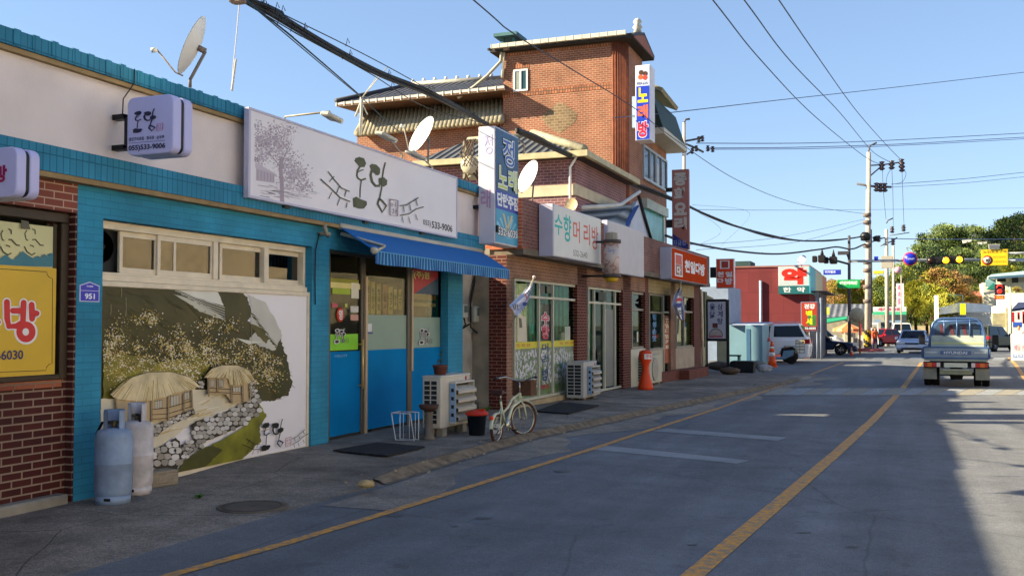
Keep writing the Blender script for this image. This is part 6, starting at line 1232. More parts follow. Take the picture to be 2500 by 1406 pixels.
arm(th, Z, [(1670, 300), (1674, 292), (1684, 291)], .05); arm(th, Z, [(1648, 342), (1690, 358), (1718, 372)], .05); arm(th, Z, [(1672, 345), (1700, 340), (1714, 335)], .05); arm(th, Z, [(1676, 378), (1694, 366)], .04); arm(th, Z, [(1655, 362), (1668, 350)], .05); insul(th, Z, [(1706, 340), (1715, 338), (1700, 362), (1728, 362), (1740, 364), (1648, 364), (1658, 360), (1690, 368)], .1)
th, b, t, r, Z = pole('utility_pole', 'tall concrete utility pole with yellow and black guard at the crossing', 2117, 372, 66, 15, lean=4)
arm(th, Z, [(2120, 372), (2124, 356), (2140, 349)], .06); arm(th, Z, [(2116, 405), (2160, 402), (2202, 396)], .05); arm(th, Z, [(2122, 432), (2152, 406)], .05); arm(th, Z, [(2092, 449), (2130, 455), (2176, 457)], .08); insul(th, Z, [(2153, 404), (2177, 402), (2201, 398), (2202, 408), (2140, 456), (2150, 457), (2160, 457)], .22)
m = th.mb(M_black); c = at(2113, 578, Z); m.lathe([(.001, -.3), (.3, -.25), (.35, .1), (.2, .3), (.001, .3)], c, None, 10); m.lathe([(.001, -.2), (.2, -.2), (.25, .1), (.001, .2)], at(2140, 582, Z), None, 10); m.build('splice_box')
m = th.mb(mat('6a5f5a', .7, .2))
for y in (525, 543, 600, 640, 660, 700, 735): m.tube([at(2117, y, Z) - Vector((0, 0, .12)), at(2117, y, Z) + Vector((0, 0, .12))], .26, None, 14)
m.tube([at(2126, 560, Z), at(2127, 700, Z), at(2126, 800, Z)], .07); m.build('band')
m = th.mb(); n = 10; zz0, zz1 = at(2117, 846, Z).z, at(2117, 806, Z).z
for k in range(24):
    for j in range(n): a0, a1 = 2 * pi * k / 24, 2 * pi * (k + 1) / 24; z0, z1 = zz0 + (zz1 - zz0) * j / n, zz0 + (zz1 - zz0) * (j + 1) / n; rr = .27; m.quad(b + Vector((rr * cos(a0), rr * sin(a0), z0 - b.z)), b + Vector((rr * cos(a1), rr * sin(a1), z0 - b.z)), b + Vector((rr * cos(a1), rr * sin(a1), z1 - b.z)), b + Vector((rr * cos(a0), rr * sin(a0), z1 - b.z)), mat('c8a41c', .5, .1) if (k + j * 2) % 12 < 6 else M_black)
m.build('striped_guard')
th, b, t, r, Z = pole('utility_pole', 'slim concrete utility pole right of the tall pole behind the crossing', 2166, 560, 82, 11, lean=-2); arm(th, Z, [(2164, 545), (2168, 538), (2180, 533)], .06); insul(th, Z, [(2178, 560), (2206, 556), (2145, 582), (2180, 590)], .2)
arm(th, Z, [(2150, 600), (2180, 588), (2190, 580)], .06)
th, b, t, r, Z = pole('utility_pole', 'thin farther pole just right of the slim concrete pole', 2181, 600, 96, 8); arm(th, Z, [(2172, 575), (2220, 568)], .05)
th, b, t, r, Z = pole('traffic_light_pole', 'dark steel traffic light pole left of the tall concrete utility pole', 2073, 575, 62, 9, col='4c4c54', cat='traffic light pole')
arm(th, Z, [(2074, 638), (2200, 636), (2330, 634), (2500, 634)], .09, '9aa0a4', 'mast_arm'); arm(th, Z, [(2073, 645), (2040, 636), (1998, 628)], .07, '3c3c44', 'mast_arm'); arm(th, Z, [(2073, 632), (2068, 620), (2056, 617)], .07, '3c3c44', 'lamp_arm')
m = th.mb(mat('3c3c44', .6, .1)); p = at(2060, 617, Z); m.box(p.x - .35, p.x + .3, p.y - .2, p.y + .2, p.z - .12, p.z + .08); m.build('lamp_head')
def signal(label, px, py, lens, face):
    Zs = 61.6; c = at(px, py, Zs); th = Th('traffic_signal', label, 'traffic light', W0, tuple(c), 'traffic signals over the crossing')
    m = th.mb(mat('1a1a1c', .5, .1))
    if face: m.box(c.x - .68, c.x + .68, c.y, c.y + .3, c.z - .23, c.z + .23)
    else: m.box(c.x - .24, c.x + .2, c.y - .3, c.y + .6, c.z - .22, c.z + .22); m.prism([(c.x - .12, c.z + .22), (c.x + .12, c.z + .22), (c.x, c.z + .7)], c.y - .1, c.y + .2, 'y'); m.box(c.x - .6, c.x - .3, c.y, c.y + .3, c.z - .2, c.z + .2)
    m.build('housing', bev=.05)
    for k, cc in enumerate(lens):
        m = th.mb(glow('ffa010', 1.6) if cc == 'a' else mat('26140f', .3, 0)); m.lathe([(.001, 0), (.19, 0), (.18, -.04), (.001, -.06)], (c.x - .42 + k * .42 * (2 / max(1, len(lens) - 1)) if len(lens) > 1 else c.x, c.y - .01, c.z), None, 16, 'y'); m.build('lens')
        m = th.mb(mat('1a1a1c', .5, .1)); x = c.x - .42 + k * .42 * (2 / max(1, len(lens) - 1)); m.tube([(x - .2, c.y - .2, c.z), (x - .15, c.y - .22, c.z + .15), (x, c.y - .24, c.z + .21), (x + .15, c.y - .22, c.z + .15), (x + .2, c.y - .2, c.z)], .03, None, 5); m.build('visor')
signal('amber flashing signal on the mast arm beside the round blue sign', 2291, 636, '-a', True); signal('rightmost amber signal on the mast arm', 2324, 634, '-a', True)
signal('dark side-facing signal on the left arm', 2007, 632, '', False); signal('dark side-facing signal nearest the steel pole', 2035, 635, '', False)
def board(name, label, px0, px1, yt, yb, Z, rim, col, group=None, t=.08):
    return facesign(name, label, px0, px1, yt, yb, Z, t, rim, col, group=group)
# round no parking sign
c = at(2222, 632, 61.2); th = Th('round_sign', 'round blue sign with a red rim on the mast arm', 'road sign', W0, tuple(c)); m = th.mb(mat('b02c3c', .4, 0)); m.lathe([(.001, 0), (.42, 0), (.42, .04), (.001, .04)], c, None, 30, 'y'); m.build('rim')
m = th.mb(mat('1c2ca8', .4, .1)); m.lathe([(.001, 0), (.35, 0), (.35, .02), (.001, .02)], c - Vector((0, .012, 0)), None, 30, 'y'); m.build('face'); m = th.mb(mat('b8c0e0', .4, 0)); text(m, '주정차금지', None, c.x - .22, c.x + .24, c.z - .05, c.z + .05, c.y - .02, bold=.02); m.build('lettering')
def st(th, f, s, c, x0, x1, z0, z1, y, bold=.03, d=.006): m = th.mb(mat(c, .5, 0)); text(m, s, None, x0, x1, z0, z1, y - d, bold=bold); m.build('lettering', f)
th, f, x0, x1, z0, z1, y = board('speed_sign', 'yellow speed limit 30 sign with black lettering and a small solar panel', 2395, 2461, 610, 649, 60, 'c8a018', 'd8b41c'); w, h = x1 - x0, z1 - z0
st(th, f, '노인보호구역', '302c18', x0 + w * .08, x1 - w * .06, z0 + h * .77, z1 - h * .05, y); m = th.mb(mat('a03020', .4, 0)); m.lathe([(.001, 0), (h * .3, 0), (h * .3, .01), (.001, .01)], (x0 + w * .23, y - .014, z0 + h * .34), None, 24, 'y'); m.lathe([(.001, 0), (h * .2, 0), (h * .2, .01), (.001, .01)], (x0 + w * .23, y - .02, z0 + h * .34), mat('d0c8b8', .4, 0), 24, 'y'); m.build('speed_disc', f); st(th, f, '30', '201818', x0 + w * .14, x0 + w * .32, z0 + h * .24, z0 + h * .44, y, .05, .024); st(th, f, '여기서부터', '8a7018', x0 + w * .45, x0 + w * .92, z0 + h * .45, z0 + h * .58, y, .02); st(th, f, '규정속도준수', '8a7018', x0 + w * .45, x0 + w * .95, z0 + h * .16, z0 + h * .3, y, .02)
m = th.mb(mat('a8a49c', .4, .1)); p = at(2414, 596, 60); p2 = at(2440, 608, 60); m.slab((p.x, p.y + .05, p2.z), (p2.x, p.y + .05, p2.z), (p2.x, p.y + .25, p.z), (p.x, p.y + .25, p.z), .03); m.slab((p.x + .03, p.y + .04, p2.z + .03), (p2.x - .03, p.y + .04, p2.z + .03), (p2.x - .03, p.y + .23, p.z - .02), (p.x + .03, p.y + .23, p.z - .02), .005, mat('4c5058', .3, .1)); m.build('solar_panel')
m = th.mb(mat('a9adae', .5, .1)); m.tube([at(2455, 619, 60.2), at(2540, 617, 60.2)], .07); m.tube([at(2455, 637, 60.2), at(2540, 636, 60.2)], .07); m.build('support_arm')
for (i, p) in enumerate(((2360, 590), (2398, 593))):
    c = at(p[0], p[1], 62); th = Th('street_camera', ('pale traffic camera on the high wire by the trees', 'pale traffic camera above the yellow speed sign')[i], 'camera', W0, tuple(c)); m = th.mb(mat('c4c2b8', .5, .1)); m.slab(c + Vector((-.2, 0, -.1)), c + Vector((.25, 0, -.05 if i else .0)), c + Vector((.3, 0, .12)), c + Vector((-.25, 0, .1)), .25); m.build('housing'); m = th.mb(M_black); m.tube([c, c + Vector((.5, .2, 0)), c + Vector((1.6, .3, 0))], .03); m.build('arm')
th, f, x0, x1, z0, z1, y = board('street_name_sign', 'small blue street name sign under the left signals', 2010, 2053, 659, 671, 60, '2c3a9c', '2438a8'); st(th, f, '미리벌로', 'c8cce8', x0 + .1, x1 - .3, z0 + .09, z1 - .05, y)
th, f, x0, x1, z0, z1, y = board('green_direction_sign', 'green sign with white lettering on the steel traffic pole', 2044, 2100, 683, 704, 61, '1c9a5c', '129650'); st(th, f, '태권체육관', 'e0ece4', x0 + .15, x1 - .15, z0 + .22, z1 - .1, y, .05)
th, f, x0, x1, z0, z1, y = board('grey_sign_back', 'grey back of an octagonal sign on the slim pole', 2151, 2180, 625, 655, 80, '9a9488', 'a39d90'); 
th, f, x0, x1, z0, z1, y = board('yellow_plate', 'small yellow sign plate between the two concrete poles', 2132, 2158, 661, 669, 70, 'c8a828', 'd8b838')
th, f, x0, x1, z0, z1, y = board('blue_plate', 'small blue square sign on the mast arm right of the tall pole', 2134, 2144, 626, 637, 61, '2430a0', '2434b0')
# convex mirror back
c = at(2092, 768, 60); th = Th('convex_mirror', 'beige round road mirror seen from behind beside the tall utility pole', 'mirror', W0, (c.x, c.y, gz(c.y))); m = th.mb(mat('a8a08c', .6, .2)); m.lathe([(.001, -.16), (.25, -.12), (.42, .0), (.43, .05), (.001, .05)], c, None, 26, 'y'); m.build('dish'); m = th.mb(mat('b85c30', .5, .1)); m.tube([Vector((c.x + .15, c.y + .1, gz(c.y))), Vector((c.x + .15, c.y + .1, c.z + .3))], .05); m.build('post')
c = at(2160, 640, 60)
th, b, t, r, Z = pole('lamp_pole', 'short thin pole with a pink lamp beside the slim pole', 2200, 652, 88, 3); 
m = th.mb(mat('c890a0', .4, 0)); m.lathe([(.001, -.3), (.25, -.2), (.3, 0), (.25, .2), (.001, .3)], at(2192, 659, 88), None, 12); m.build('lamp')
th, f, x0, x1, z0, z1, y = board('phone_sign', 'dark sign with a red phone symbol among the white houses', 2428, 2454, 694, 720, 84, '28202c', '241c28'); w, h = x1 - x0, z1 - z0; m = th.mb(mat('d02c24', .5, 0)); m.tube([(x0 + w * .2, y - .03, z0 + h * .62), (x0 + w * .3, y - .03, z0 + h * .85), (x0 + w * .7, y - .03, z0 + h * .85), (x0 + w * .8, y - .03, z0 + h * .62)], .08, None, 6); m.lathe([(.13, 0), (.22, 0), (.22, .02), (.13, .02)], (x0 + w * .5, y - .03, z0 + h * .32), None, 20, 'y'); m.build('symbol', f)
th, f, x0, x1, z0, z1, y = board('red_plate', 'red and yellow plate under the phone sign', 2429, 2453, 721, 731, 84, '8a2418', 'b03420'); st(th, f, '영업중', 'c8a838', x0 + .1, x1 - .1, z0 + .08, z1 - .08, y)
# ---------------- cables ----------------
def cable(label, runs, col='17181c', group=None, ties=0, cat='cable', name='overhead_cable'):
    P0 = at(*runs[0][0][0]); th = Th(name, label, cat, W0, tuple(P0), group); M_ = mat(col, .6, .05)
    m = th.mb(M_)
    for pts, w in runs:
        Q = [at(*p) for p in pts]; S = []
        if name == 'overhead_cable':      # carry on past the frame instead of ending in mid-air
            if pts[0][1] < 6: Q.insert(0, Q[0] + (Q[0] - Q[1]).normalized() * 16)
            if pts[-1][0] > 2490: Q.append(Q[-1] + (Q[-1] - Q[-2]).normalized() * 30)
        for i in range(len(Q) - 1):
            p0, p1, p2, p3 = Q[max(i - 1, 0)], Q[i], Q[i + 1], Q[min(i + 2, len(Q) - 1)]
            for k in range(8): t = k / 8; S.append(.5 * ((2 * p1) + (p2 - p0) * t + (2 * p0 - 5 * p1 + 4 * p2 - p3) * t * t + (3 * p1 - p0 - 3 * p2 + p3) * t ** 3))
        S.append(Q[-1]); rs = [w / 2 / FL * ((s - CP).dot(CFW)) if w < 0 else w for s in S] if w >= 0 else [-w / 2 / FL * ((s - CP).dot(CFW)) for s in S]
        m.tube(S, w if w > 0 else rs, None, 6)
        if ties:
            for k in range(3, len(S) - 2, ties): c = S[k]; m.tube([c - Vector((0, 0, .02)), c + Vector((.03, 0, .09)), c + Vector((.06, 0, .02))], .006, None, 4)
    m.build('wire'); return th
Wz = lambda L: [(p[0], p[1], p[2]) for p in L]
cable('thick black cable bundle from the upper left down to the karaoke sign', [(Wz([(560, -22, 10.5), (640, 14, 11.3), (800, 110, 13), (930, 178, 15), (1060, 230, 17), (1190, 303, 19.5)]), .034), (Wz([(560, -18, 10.6), (640, 24, 11.3), (800, 118, 13), (930, 186, 15), (1060, 238, 17), (1190, 306, 19.5)]), .026), (Wz([(600, -10, 10.7), (700, 40, 11.9), (940, 160, 15), (1190, 300, 19.5)]), .007), (Wz([(590, 4, 10.7), (720, 80, 12), (900, 178, 14.5), (1040, 262, 17), (1190, 304, 19.5)]), .007)], ties=6)
cable('thin teal twisted wire from the upper left to the roof post', [(Wz([(600, 0, 10.7), (700, 80, 12), (800, 165, 14), (870, 226, 16.5), (884, 240, 17)]), .011), (Wz([(602, 4, 10.7), (704, 90, 12), (804, 174, 14), (884, 240, 17)]), .007), (Wz([(884, 240, 17), (960, 310, 19), (1010, 345, 20)]), .008)], '123244')
cable('pale rope with a weight dangling from the cable bundle', [(Wz([(585, 0, 10.7), (577, 90, 10.7), (570, 160, 10.7), (566, 222, 10.7)]), .005), (Wz([(576, 145, 10.7), (566, 222, 10.7)]), .012)], 'c4bcb4', name='hanging_rope', cat='rope')
m_ = cable('cable bundle clamp and pale knots at the upper left', [(Wz([(562, 0, 10.6), (575, 6, 10.6), (600, 4, 10.6)]), .03)], '8a7464', name='cable_clamp', cat='clamp')
cable('black cable bundle sagging from the karaoke sign to the tall utility pole', [(Wz([(1262, 318, 21), (1310, 335, 22.5), (1380, 372, 26), (1530, 440, 33), (1640, 484, 38), (1760, 540, 45), (1870, 572, 51), (1960, 588, 56), (2060, 584, 62), (2112, 576, 66)]), .05), (Wz([(1262, 322, 21), (1380, 378, 26), (1530, 446, 33), (1640, 489, 38), (1870, 576, 51), (2010, 589, 59), (2112, 577, 66)]), .035)], ties=7)
cable('lower black cable from the tea room sign to the traffic pole', [(Wz([(1625, 575, 38), (1680, 592, 41), (1790, 612, 47), (1900, 620, 53), (2000, 609, 58), (2042, 603, 60), (2080, 608, 63), (2112, 596, 66), (2160, 580, 80)]), .05)], ties=9)
G3 = 'thin high wires running from the top edge to the tall utility pole'
cable('leftmost thin wire from the top edge to the tall pole', [(Wz([(1735, -6, 22), (1860, 150, 30), (1990, 285, 45), (2110, 382, 64), (2150, 402, 66)]), .018)], '3c4a6a', G3)
cable('middle thin wire from the top edge to the tall pole', [(Wz([(1812, -6, 22), (1930, 150, 31), (2050, 275, 46), (2130, 370, 64), (2177, 398, 66)]), .018)], '3c4a6a', G3)
cable('right thin wire from the top edge to the tall pole', [(Wz([(1897, -6, 22), (1990, 130, 31), (2090, 270, 47), (2160, 350, 62), (2201, 392, 66)]), .018)], '3c4a6a', G3)
cable('thin dark wire crossing the tower from the top edge', [(Wz([(1148, -6, 16), (1250, 80, 19), (1380, 160, 23), (1545, 262, 29), (1640, 335, 36), (1800, 440, 45), (1950, 498, 55), (2110, 522, 66)]), .013)], '2c3448')
cable('long thin wire rising to the right edge behind the karaoke sign', [(Wz([(1500, 288, 33), (1640, 275, 36), (1900, 245, 44), (2200, 212, 52), (2510, 176, 60)]), .018)], '3c4a6a')
cable('pair of thin power lines crossing above the tall pole', [(Wz([(1700, 350, 45), (1950, 350, 50), (2150, 344, 56), (2510, 325, 62)]), .02), (Wz([(1730, 362, 45), (1950, 360, 50), (2200, 352, 56), (2510, 335, 62)]), .02), (Wz([(1730, 365, 45), (2000, 363, 50), (2250, 353, 56), (2510, 339, 62)]), .016)], '44527a')
cable('pair of lines from the tall pole to the right edge', [(Wz([(2176, 450, 66), (2350, 437, 70), (2510, 420, 74)]), .02), (Wz([(2176, 457, 66), (2350, 447, 70), (2510, 431, 74)]), .016)], '5a6a94')
cable('faint wires spreading from the tall pole over the road', [(Wz([(1640, 600, 40), (1900, 580, 50), (2112, 535, 66)]), .012), (Wz([(1700, 610, 42), (1950, 590, 55), (2112, 543, 66)]), .012), (Wz([(1690, 512, 42), (2000, 513, 60), (2510, 508, 80)]), .012), (Wz([(2130, 580, 66), (2250, 584, 70), (2510, 584, 80)]), .03), (Wz([(1640, 480, 38), (1760, 560, 45), (1700, 600, 42)]), .006), (Wz([(1690, 500, 40), (1830, 520, 50), (1760, 600, 48)]), .006)], '6a7a9c')
m = cable('vertical drop wires hanging between the tall pole and the slim pole', [(Wz([(2154, 410, 66), (2157, 470, 68), (2163, 535, 80)]), .016), (Wz([(2177, 408, 66), (2180, 480, 70), (2181, 570, 90)]), .016), (Wz([(2202, 412, 66), (2205, 500, 70), (2208, 570, 90)]), .016), (Wz([(2177, 410, 66), (2166, 430, 66), (2163, 455, 66)]), .014), (Wz([(2202, 412, 66), (2212, 424, 66), (2203, 444, 66), (2180, 450, 66)]), .014)], '5a6284')
# roof post holding the wires
a = at(884, 300, 17); th = Th('roof_post', 'pale metal post with stays holding the wires above the banner sign', 'post', W0, tuple(at(880, 330, 17))); m = th.mb(mat('b4b0a4', .5, .2)); m.tube([at(880, 330, 17), at(883, 238, 17)], .03); m.tube([at(883, 240, 17), at(945, 165, 16.5)], .008); m.tube([at(883, 240, 17), at(930, 175, 16.4)], .006); m.tube([at(868, 285, 17), at(883, 245, 17)], .02); m.tube([at(897, 280, 17), at(883, 250, 17)], .012); m.build('frame')
# ================= vehicles =================
M_gl = mat('101822', .05, .0); M_rub = mat('16161a', .85, .1); M_hub = mat('8a8c90', .3, .1, 3, 0, 60, .7)
def car(label, fr, base, L, W, H, col, kind='sedan', nose=1, plate=None, group='cars and vans along the street', metal=.3, name='parked_car'):
    # local frame: x along the car (nose at +x), y across, origin at the middle on the ground
    th = Th(name, label, 'car' if kind != 'van' else 'van', fr, base, group); x0, y0, z0 = base; M_ = mat(col, .25, .04, 1, 0, 60, metal)
    gc = .18; wr = .31 if kind != 'suv' else .36; wb = L * .3
    belt = H * .6; hoodz = H * (.56 if kind in ('sedan', 'hatch') else .62); f = L / 2
    def arch(cx, r=wr + .05): return [(cx + r * cos(a), wr + r * sin(a)) for a in [pi - k * pi / 8 for k in range(9)]]
    if kind == 'van': top = [(f, .35), (f, H * .42), (f * .93, H * .5), (f * .84, belt), (-f * .99, belt), (-f, .4)]
    elif kind == 'suv': top = [(f, .4), (f * .99, hoodz * .8), (f * .93, hoodz), (f * .42, belt), (-f * .98, belt), (-f, H * .4), (-f * .98, .4)]
    elif kind == 'hatch': top = [(f, .35), (f * .97, hoodz * .78), (f * .88, hoodz * .92), (f * .4, belt), (-f * .93, belt), (-f * .99, .45), (-f * .97, .32)]
    else: top = [(f, .35), (f * .98, hoodz * .8), (f * .9, hoodz * .93), (f * .42, belt), (-f * .55, belt), (-f * .93, belt * .97), (-f, belt * .8), (-f * .98, .35)]
    low = [(-f * .97, gc + .06)] + [(-wb - wr - .05, gc)] + arch(-wb) + arch(wb) + [(f * .96, gc)]
    prof = [(x0 + a, z0 + b) for a, b in top] + [(x0 + a, z0 + b) for a, b in low]
    m = th.mb(M_); m.prism(prof, y0 - W / 2, y0 + W / 2, 'y'); m.build('body', bev=.07, seg=3)
    if kind == 'van': c = [(f * .84, belt), (f * .58, H * .97), (-f * .93, H), (-f * .98, belt)]
    elif kind == 'suv': c = [(f * .42, belt), (f * .12, H * .97), (-f * .8, H), (-f * .97, belt)]
    elif kind == 'hatch': c = [(f * .42, belt), (f * .05, H), (-f * .6, H * .98), (-f * .92, belt)]
    else: c = [(f * .42, belt), (f * .08, H), (-f * .38, H * .985), (-f * .72, belt)]
    cb = W / 2 * .95; ct = W / 2 * .76
    def cab(sc_, mm, nm, bv=0, inset=0, z_=0):
        vs = []
        for s in (-1, 1):
            for (a, b) in c: ww = cb if b <= belt + .01 else ct; vs.append((x0 + a, y0 + s * (ww + sc_), z0 + b))
        m = th.mb(mm); m.add(vs, [(0, 1, 2, 3)[::-1], (4, 5, 6, 7), (0, 1, 5, 4), (1, 2, 6, 5), (2, 3, 7, 6)]); return m.build(nm, bev=bv, seg=3)
    cab(0, M_, 'cabin', .05)
    def qd(nm, pts, mm=M_gl): m = th.mb(mm); m.add([(x0 + p[0], y0 + p[1], z0 + p[2]) for p in pts], [(0, 1, 2, 3)]); return m.build(nm)
    (ax, az_), (bx, bz), (cx, cz), (dx, dz_) = c; e = .012
    def lp(p, q, t): return [p[i] + (q[i] - p[i]) * t for i in range(3)]
    P = [(ax, cb, az_), (bx, ct, bz), (cx, ct, cz), (dx, cb, dz_)]; Nn = [(ax, -cb, az_), (bx, -ct, bz), (cx, -ct, cz), (dx, -cb, dz_)]
    def inset(a, b, c_, d, o, k=.1, k2=.12):
        pts = [lp(lp(a, d, k), lp(b, c_, k), k2), lp(lp(a, d, k), lp(b, c_, k), 1 - k2), lp(lp(a, d, 1 - k), lp(b, c_, 1 - k), 1 - k2), lp(lp(a, d, 1 - k), lp(b, c_, 1 - k), k2)]; return [(p[0] + o[0], p[1] + o[1], p[2] + o[2]) for p in pts]
    qd('windscreen', inset(Nn[0], Nn[1], P[1], P[0], (.02, 0, .012), .07, .1)); qd('rear_window', inset(Nn[3], Nn[2], P[2], P[3], (-.02, 0, .012), .1, .14))
    for s, Q in ((1, P), (-1, Nn)):
        mid = .5; a1 = lp(Q[0], Q[3], .5); b1_ = lp(Q[1], Q[2], .45)
        qd('side_window', inset(Q[0], Q[1], b1_, a1, (0, s * .014, 0), .08, .14)); qd('side_window', inset(a1, b1_, Q[2], Q[3], (0, s * .014, 0), .06, .14))
        m = th.mb(M_); m.box(x0 + ax - .25, x0 + ax - .1, y0 + s * (W / 2 - .02), y0 + s * (W / 2 + .16), z0 + belt + .0, z0 + belt + .16); m.build('mirror', bev=.03)
        for xx in (wb, -wb):
            m = th.mb(M_rub); m.lathe([(wr * .55, -.09), (wr * .95, -.1), (wr, -.06), (wr, .08), (wr * .95, .1), (wr * .55, .1)], (x0 + xx, y0 + s * (W / 2 - .1), z0 + wr), None, 22, 'y'); w_ = m.build('wheel')
            m = th.mb(M_hub); m.lathe([(.001, s * .105), (wr * .2, s * .105), (wr * .25, s * .07), (wr * .55, s * .08), (wr * .62, s * .1), (wr * .55, -s * .02), (.001, -s * .02)], (x0 + xx, y0 + s * (W / 2 - .1), z0 + wr), None, 18, 'y')
            for k in range(5): a = k * 1.2566; m.tube([(x0 + xx, y0 + s * (W / 2 - .005), z0 + wr), (x0 + xx + wr * .58 * cos(a), y0 + s * (W / 2 - .005), z0 + wr + wr * .58 * sin(a))], .025, None, 5)
            m.build('rim', w_)
        m = th.mb(mat('c4c8d0', .15, 0)); m.box(x0 + f * .9, x0 + f * 1.0 + .012, y0 + s * W * .24, y0 + s * (W * .5 + .012), z0 + H * .4, z0 + H * .5); m.build('headlight', bev=.02)
        m = th.mb(mat('a01420', .25, 0)); hh = (H * .48, H * .6) if kind in ('suv', 'hatch') else (H * .42, H * .54); m.box(x0 - f * 1.0 - .012, x0 - f * .86, y0 + s * W * .3, y0 + s * (W * .5 + .014), z0 + hh[0], z0 + hh[1]); m.build('tail_light', bev=.02)
        if kind == 'suv': m = th.mb(mat('9a9ca0', .3, 0)); m.tube([(x0 + f * .1, y0 + s * ct * .9, z0 + H + .04), (x0 - f * .75, y0 + s * ct * .9, z0 + H + .05)], .02); m.build('roof_rail')
    m = th.mb(M_black); m.box(x0 + f - .03, x0 + f + .015, y0 - W * .22, y0 + W * .22, z0 + H * .4, z0 + H * .46); m.box(x0 + f - .03, x0 + f + .02, y0 - W * .34, y0 + W * .34, z0 + .24, z0 + .34); m.build('radiator_grille')
    m = th.mb(M_white); m.box(x0 + f, x0 + f + .03, y0 - .24, y0 + .24, z0 + .38, z0 + .48); m.box(x0 - f - .02, x0 - f, y0 - .24, y0 + .24, z0 + .5, z0 + .6); m.build('number_plate')
    return th
def place(px, pyb, Z, az):           # frame with +x along the nose, nose bearing az clockwise from the street direction
    g = at(px, pyb, Z); return Fr(g.x, g.y, az), (0, 0, gz(g.y))
# silver hatch facing the camera
fr, b = place(2231, 860, 63, 180 + 4); car('silver hatchback driving towards the camera left of the blue truck', fr, b, 4.2, 1.8, 1.42, 'b8c2d8', 'hatch', metal=.1, name='car')
fr, b = place(2201, 838, 90, 178); car('white van facing the camera behind the silver hatchback', fr, b, 4.7, 1.85, 1.95, 'c4c6c4', 'van', metal=0, name='van')
fr, b = place(1924, 880, 47, 270); b = (1.3, 0, b[2]); car('white SUV with a red tail lamp parked by the red pharmacy wall', fr, b, 4.7, 1.85, 1.82, 'e2e4ea', 'suv', metal=0)
fr, b = place(2036, 864, 58, 90); car('dark blue sedan nosing out beside the pharmacy corner', fr, (-1.0, 0, b[2]), 4.6, 1.8, 1.38, '1a2744', 'sedan', metal=.5)
fr, b = place(2050, 850, 66, 78); car('white sedan parked behind the dark blue sedan', fr, (-1.2, 0, b[2]), 4.6, 1.8, 1.5, 'dcdce0', 'sedan', metal=0)
fr, b = place(2150, 846, 80, 215); car('red car parked behind the tall utility pole', fr, b, 4.0, 1.7, 1.45, '9c1c24', 'hatch', metal=.2)
fr, b = place(2420, 858, 66, 30); car('dark green SUV with a red tail lamp half hidden right of the truck', fr, b, 4.2, 1.75, 1.7, '3a3c30', 'suv', metal=.3)
fr, b = place(2447, 830, 105, 60); car('pale blue hatchback parked far up the right side', fr, b, 3.6, 1.6, 1.55, '9ab0c8', 'hatch', metal=.1)
fr, b = place(2478, 838, 96, 350); car('white car near the right edge behind the white board', fr, b, 4.2, 1.7, 1.5, 'c8c8c4', 'hatch', metal=0)
# ---------------- blue pickup truck, rear view ----------------
g = at(2334, 928, 28.0); gzt = gz(g.y); FKT = Fr(g.x, g.y, 4.2)
K = Th('pickup_truck', 'blue pickup truck driving away with a grey-green tailboard and orange tail lamps', 'truck', FKT, (0, 0, 0)); K.e.location.z = gzt
W = 1.72; hw = W / 2; M_tb = mat('45608c', .35, .12, 3, 0, 60, .2); M_tg = mat('8492a0', .35, .2, 3, 0, 60, .3); M_bed = mat('a3aea6', .6, .15, 3)
Lb_ = 2.75; zb_ = .78; zt_ = 1.12
m = K.mb(M_tg); m.box(-.04, 0, -hw + .03, hw - .03, zb_, zt_); m.build('tailgate', bev=.012)
m = K.mb(M_tb); m.box(-.055, -.04, -hw + .02, hw - .02, zt_ - .035, zt_ + .01); m.box(-.052, -.041, -hw + .03, hw - .03, zb_, zb_ + .05); m.box(-.055, -.041, -.4, .4, zb_ + .12, zb_ + .23, mat('53658c', .4, .1)); 
m.build('tailgate_trim')
m = K.mb(mat('c4ccd4', .4, 0)); mmx = MM(m, 0)
class MD:
    def __init__(s, mb): s.mb = mb
    def add(s, vs, fs, m=None, sm=False): s.mb.add([(v[1], -v[0], v[2]) for v in vs], fs, m, sm)
md = MD(m); text(md, 'HYUNDAI', None if 0 else m.cur, -.3, .3, zb_ + .14, zb_ + .215, -.058, bold=.03); m.build('lettering')
m = K.mb(mat('b4bcc0', .4, .1)); m.box(-.05, -.041, -hw + .08, -.48, zb_ + .17, zb_ + .2); m.box(-.05, -.041, .48, hw - .08, zb_ + .17, zb_ + .2); m.build('rib')
for s in (-1, 1): m = K.mb(M_tb); m.box(0.001, Lb_, s * hw, s * (hw - .035), zb_, zt_); m.box(-.06, .03, s * (hw + .0), s * (hw + .03), zb_ + .02, zt_ - .05); m.build('side_board', bev=.008)
m = K.mb(M_bed); m.box(.0, Lb_, -hw + .04, hw - .04, zb_ - .06, zb_ + .0); m.build('bed_floor')
